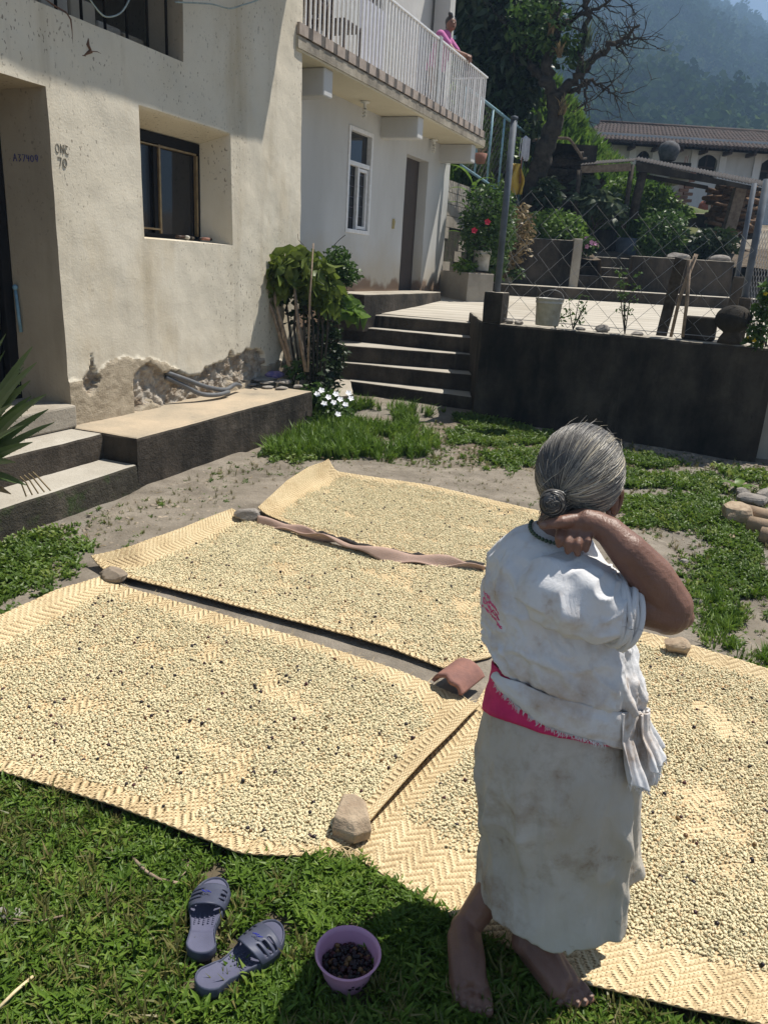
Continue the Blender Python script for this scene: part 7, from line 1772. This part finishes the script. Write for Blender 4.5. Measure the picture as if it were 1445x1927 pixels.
def strand(pts, r0, tone):
    b = len(VV)//1; m = len(pts)
    t0 = (pts[1]-pts[0]).normalized(); u = t0.orthogonal().normalized()
    for i, p in enumerate(pts):
        t = (pts[min(i+1, m-1)]-pts[max(i-1, 0)]).normalized(); u = (u - t*u.dot(t)).normalized(); w = t.cross(u); r = r0*(1 if 0 < i < m-1 else .4)
        for k in range(3): a = 2.094*k; VV.append(tuple(p + (u*math.cos(a)+w*math.sin(a))*r)); TT.append(tone)
    for i in range(m-1):
        for k in range(3): FF.append((b+i*3+k, b+i*3+(k+1) % 3, b+(i+1)*3+(k+1) % 3, b+(i+1)*3+k))
cu = faced.orthogonal().normalized()
for k in range(2600):
    while True:
        v = Vector((rr_.gauss(0, 1), rr_.gauss(0, 1), rr_.gauss(0, 1))).normalized()
        if v.z > -.55 and v.angle(bdir) > .35 and not (v.dot(faced) > .52 and v.z < .4): break
    t1 = rr_.uniform(.55, 1.0) if rr_.random() < .7 else 1.0; jit = Vector((rr_.gauss(0, .05), rr_.gauss(0, .05), rr_.gauss(0, .05))); lift = 1.012 + .022*rr_.random()**2; ph = rr_.uniform(0, 6); cl_ = noise.noise(v*3.2)
    pts = []
    for i in range(13):
        t = i/12*t1; q = slerp(v, (bdir + jit*2.0*(1-t)).normalized(), t); q = (q + jit*math.sin(t*3+ph)*.35 + Vector((0, 0, -.10*math.sin(math.pi*t)*(1 if v.z < .3 else .3)))).normalized(); pts.append(hdir(q*(lift + .008*cl_ + .006*math.sin(t*7+ph))))
    tone = .30 + .30*cl_ + .22*rr_.gauss(0, 1) + (.28 if (v.dot(RD) > .25) else 0); strand(pts, rr_.choice((.0006, .0008, .0011)), min(1, max(0, tone)))  # strands on the right side made paler, a highlight painted into the hair
for k in range(46):                                            # stray hairs
    v = Vector((rr_.gauss(0, 1), rr_.gauss(0, 1), abs(rr_.gauss(0, 1)))).normalized(); e = v.orthogonal(); p = hdir(v*1.02); L_ = rr_.uniform(.02, .05); strand([p, hdir(v*1.05) + e*L_*.5, hdir(v*1.07) + e*L_ + Vector((0, 0, -.006))], .0004, rr_.uniform(.6, 1))
for k in range(120):                                            # nape hair and the coil of the bun
    a0 = rr_.uniform(0, 6.28); r1 = rr_.uniform(.006, .027); dz = rr_.gauss(0, .008); c0 = bunp + Vector((.002, -.008, 0)); nb_ = Vector((-.45+rr_.gauss(0, .35), -.85, .1+rr_.gauss(0, .45))).normalized(); u_ = nb_.orthogonal().normalized(); w_ = nb_.cross(u_)
    strand([c0 + (u_*math.cos(a0+t) + w_*math.sin(a0+t))*r1*(1 - .06*t) + nb_*(.016*(1-(r1/.022)**2) + dz*.3) for t in np.linspace(0, 3.6, 14)], .0012, min(1, max(0, rr_.gauss(.35, .2))))
for k in range(160):
    p = hdir((bdir + Vector((rr_.gauss(-.1, .3), rr_.gauss(0, .25), rr_.gauss(-.3, .2)))).normalized()*1.0); q = A(rr_.uniform(1012, 1062), rr_.uniform(962, 984), 1.455); strand([p, p.lerp(q, .5) + Vector((0, -.006, 0)), q], .0009, min(1, max(0, rr_.gauss(.5, .2))))
so = npobj('hair_strands', np.array(VV), np.array(FF), m_hair, cap_, smooth=True)
so.data.attributes.new('tone', 'FLOAT', 'POINT').data.foreach_set('value', TT)
mb = MB(); mb.ball(bunp + Vector((.002, -.002, 0)), (.025, .021, .026), 18, 12); bn = mb.build('bun', m_hair, cap_, smooth=True); bn.data.attributes.new('tone', 'FLOAT', 'POINT').data.foreach_set('value', [.2]*len(mb.v))
# bead necklace at the nape
mb = MB(); 
for k in range(26):
    a = R_(150 + k*9); q = A(1045, 996, 1.50) + Vector((.052*math.cos(a), .052*math.sin(a), .012*math.sin(a*1.0))); mb.ball(q, .0042, 8, 6)
mb.build('necklace', simple('green_beads', (.02, .05, .03), (.05, .09, .05), 90, .3, 0, spec=.5), wl, smooth=True)

# ------------------------------------------------------------------ person leaning on the balcony rail
pb = thing('person', W2(.3, 3.73, .12), 'person in a pink shirt leaning with folded arms on the balcony rail', 'person')
H_ = W2(.16, 5.0, .33); c_ = W2(.12, 4.72, .24); hp_ = W2(.22, 4.42, .10); e1_, e2_ = W2(-.02, 4.60, .46), W2(.38, 4.60, .46); h1_, h2_ = W2(.34, 4.60, .60), W2(.26, 4.57, .62)
S1, S2 = W2(-.06, 4.80, .26), W2(.32, 4.80, .26)
ch = [[(hp_, .13), (c_, .125), (W2(.14, 4.86, .28), .07), (W2(.15, 4.93, .31), .045), (H_, .06)], [(S1, .055), (e1_, .04), (h1_, .03)], [(S2, .055), (e2_, .04), (h2_, .03)],
      [(hp_ + D2*-.07, .09), (W2(.12, 4.08, .12), .06), (W2(.12, 3.80, .1), .04), (W2(.12, 3.76, .2), .035)], [(hp_ + D2*.07, .09), (W2(.32, 4.08, .12), .06), (W2(.32, 3.80, .1), .04), (W2(.32, 3.76, .2), .035)]]
for k in range(4):
    ch.append([(h1_ + D2*.0, .018), (h1_ + D2*(.03+.012*k) + Vector((0, 0, -.02)), .011), (h1_ + D2*(.03+.016*k) + Vector((0, 0, -.055)), .008)]); ch.append([(h2_, .018), (h2_ + D2*(-.02+.014*k) + Vector((0, 0, -.03)), .011), (h2_ + D2*(-.02+.016*k) + Vector((0, 0, -.06)), .008)])
FDb = (N2*.75 - D2*.65).normalized(); RDb = Vector((FDb.y, -FDb.x, 0))
body('body', ch, [(H_, (.075, .075, .095)), (H_ + FDb*.035 - Vector((0, 0, .045)), (.05, .05, .05)), (H_ + FDb*.085 - Vector((0, 0, .012)), (.014, .014, .02))], m_skin2, pb, .008, 4)
body('shirt', [[(hp_ + Vector((0, 0, .0)), .148), (c_, .14), (W2(.13, 4.84, .27), .085)], [(S1, .075), (S1.lerp(e1_, .55), .06)], [(S2, .075), (S2.lerp(e2_, .55), .06)]], [], simple('pink_shirt', (.52, .16, .36), (.44, .13, .30), 8, .9, .4, 25), pb, .01, 4)
body('skirt', [[(hp_ + Vector((0, 0, -.02)), .145), (W2(.22, 4.1, .12), .16), (W2(.22, 3.9, .12), .17)]], [], simple('dark_skirt', (.03, .03, .06), None, 8, .9, .3), pb, .015, 4)
body('hair', [[(H_ + Vector((0, 0, .03)) - FDb*.02, .085), (H_ - FDb*.05 - Vector((0, 0, .03)), .06)], [(H_ - D2*.05 + Vector((0, 0, .10)), .035), (H_ - D2*.08 + Vector((0, 0, .11)), .03)]], [], simple('black_hair', (.012, .010, .010), (.03, .026, .024), 40, .4, .5, 120, .5), pb, .008, 3)
mb = MB()
for s_ in (-1, 1): mb.ball(H_ + FDb*.070 + RDb*.028*s_ + Vector((0, 0, .012)), .009, 8, 6)
mb.tube([H_ + FDb*.082 + RDb*-.018 - Vector((0, 0, .05)), H_ + FDb*.086 + RDb*.018 - Vector((0, 0, .05))], .004, 5); mb.build('face_details', m_darkwood, pb)
# ------------------------------------------------------------------ walker in front of the white house
YG = 24.6; gb = A(1322, 448, YG); gp_ = thing('person', gb, 'tiny figure in a white top with long dark hair walking past the white house', 'person')
def gg(dx, dz, dy=0): return gb + Vector((dx, dy, dz))
ch = [[(gg(0, .72), .12), (gg(0, 1.0), .12), (gg(.01, 1.12), .05), (gg(.03, 1.24), .085)], [(gg(0, 1.05, -.13), .05), (gg(.06, .85, -.17), .04), (gg(.15, .78, -.1), .03)], [(gg(0, 1.05, .13), .05), (gg(.06, .85, .17), .04), (gg(.15, .8, .1), .03)],
      [(gg(0, .7, -.06), .08), (gg(.06, .4, -.06), .06), (gg(.14, .06, -.06), .04), (gg(.22, .04, -.06), .03)], [(gg(0, .7, .06), .08), (gg(-.04, .4, .06), .06), (gg(-.12, .06, .06), .04), (gg(-.04, .04, .06), .03)]]
body('body', ch, [], m_skin2, gp_, .015, 3)
body('shirt', [[(gg(0, .74), .135), (gg(0, 1.04), .135)], [(gg(0, 1.05, -.13), .065), (gg(.03, .95, -.15), .055)]], [], m_bucket, gp_, .016, 3)
body('trousers', [[(gg(0, .7, -.06), .1), (gg(.06, .4, -.06), .075), (gg(.13, .1, -.06), .06)], [(gg(0, .7, .06), .1), (gg(-.04, .4, .06), .075), (gg(-.11, .1, .06), .06)]], [], simple('grey_trousers', (.1, .1, .11), None, 8, .9), gp_, .016, 3)
body('hair', [[(gg(.0, 1.28), .095), (gg(-.06, 1.1), .07), (gg(-.12, .9), .04)]], [], bpy.data.materials['black_hair'], gp_, .015, 3)
o = MB().rock(gg(-.16, .82, -.05), (.16, .12, .2), 3, .2, 12, 10, 3).build('shoulder_bag', simple('rust_bag', (.25, .09, .06), None, 8, .9), label='rust red bag carried by the tiny walking figure', cat='bag', smooth=True)
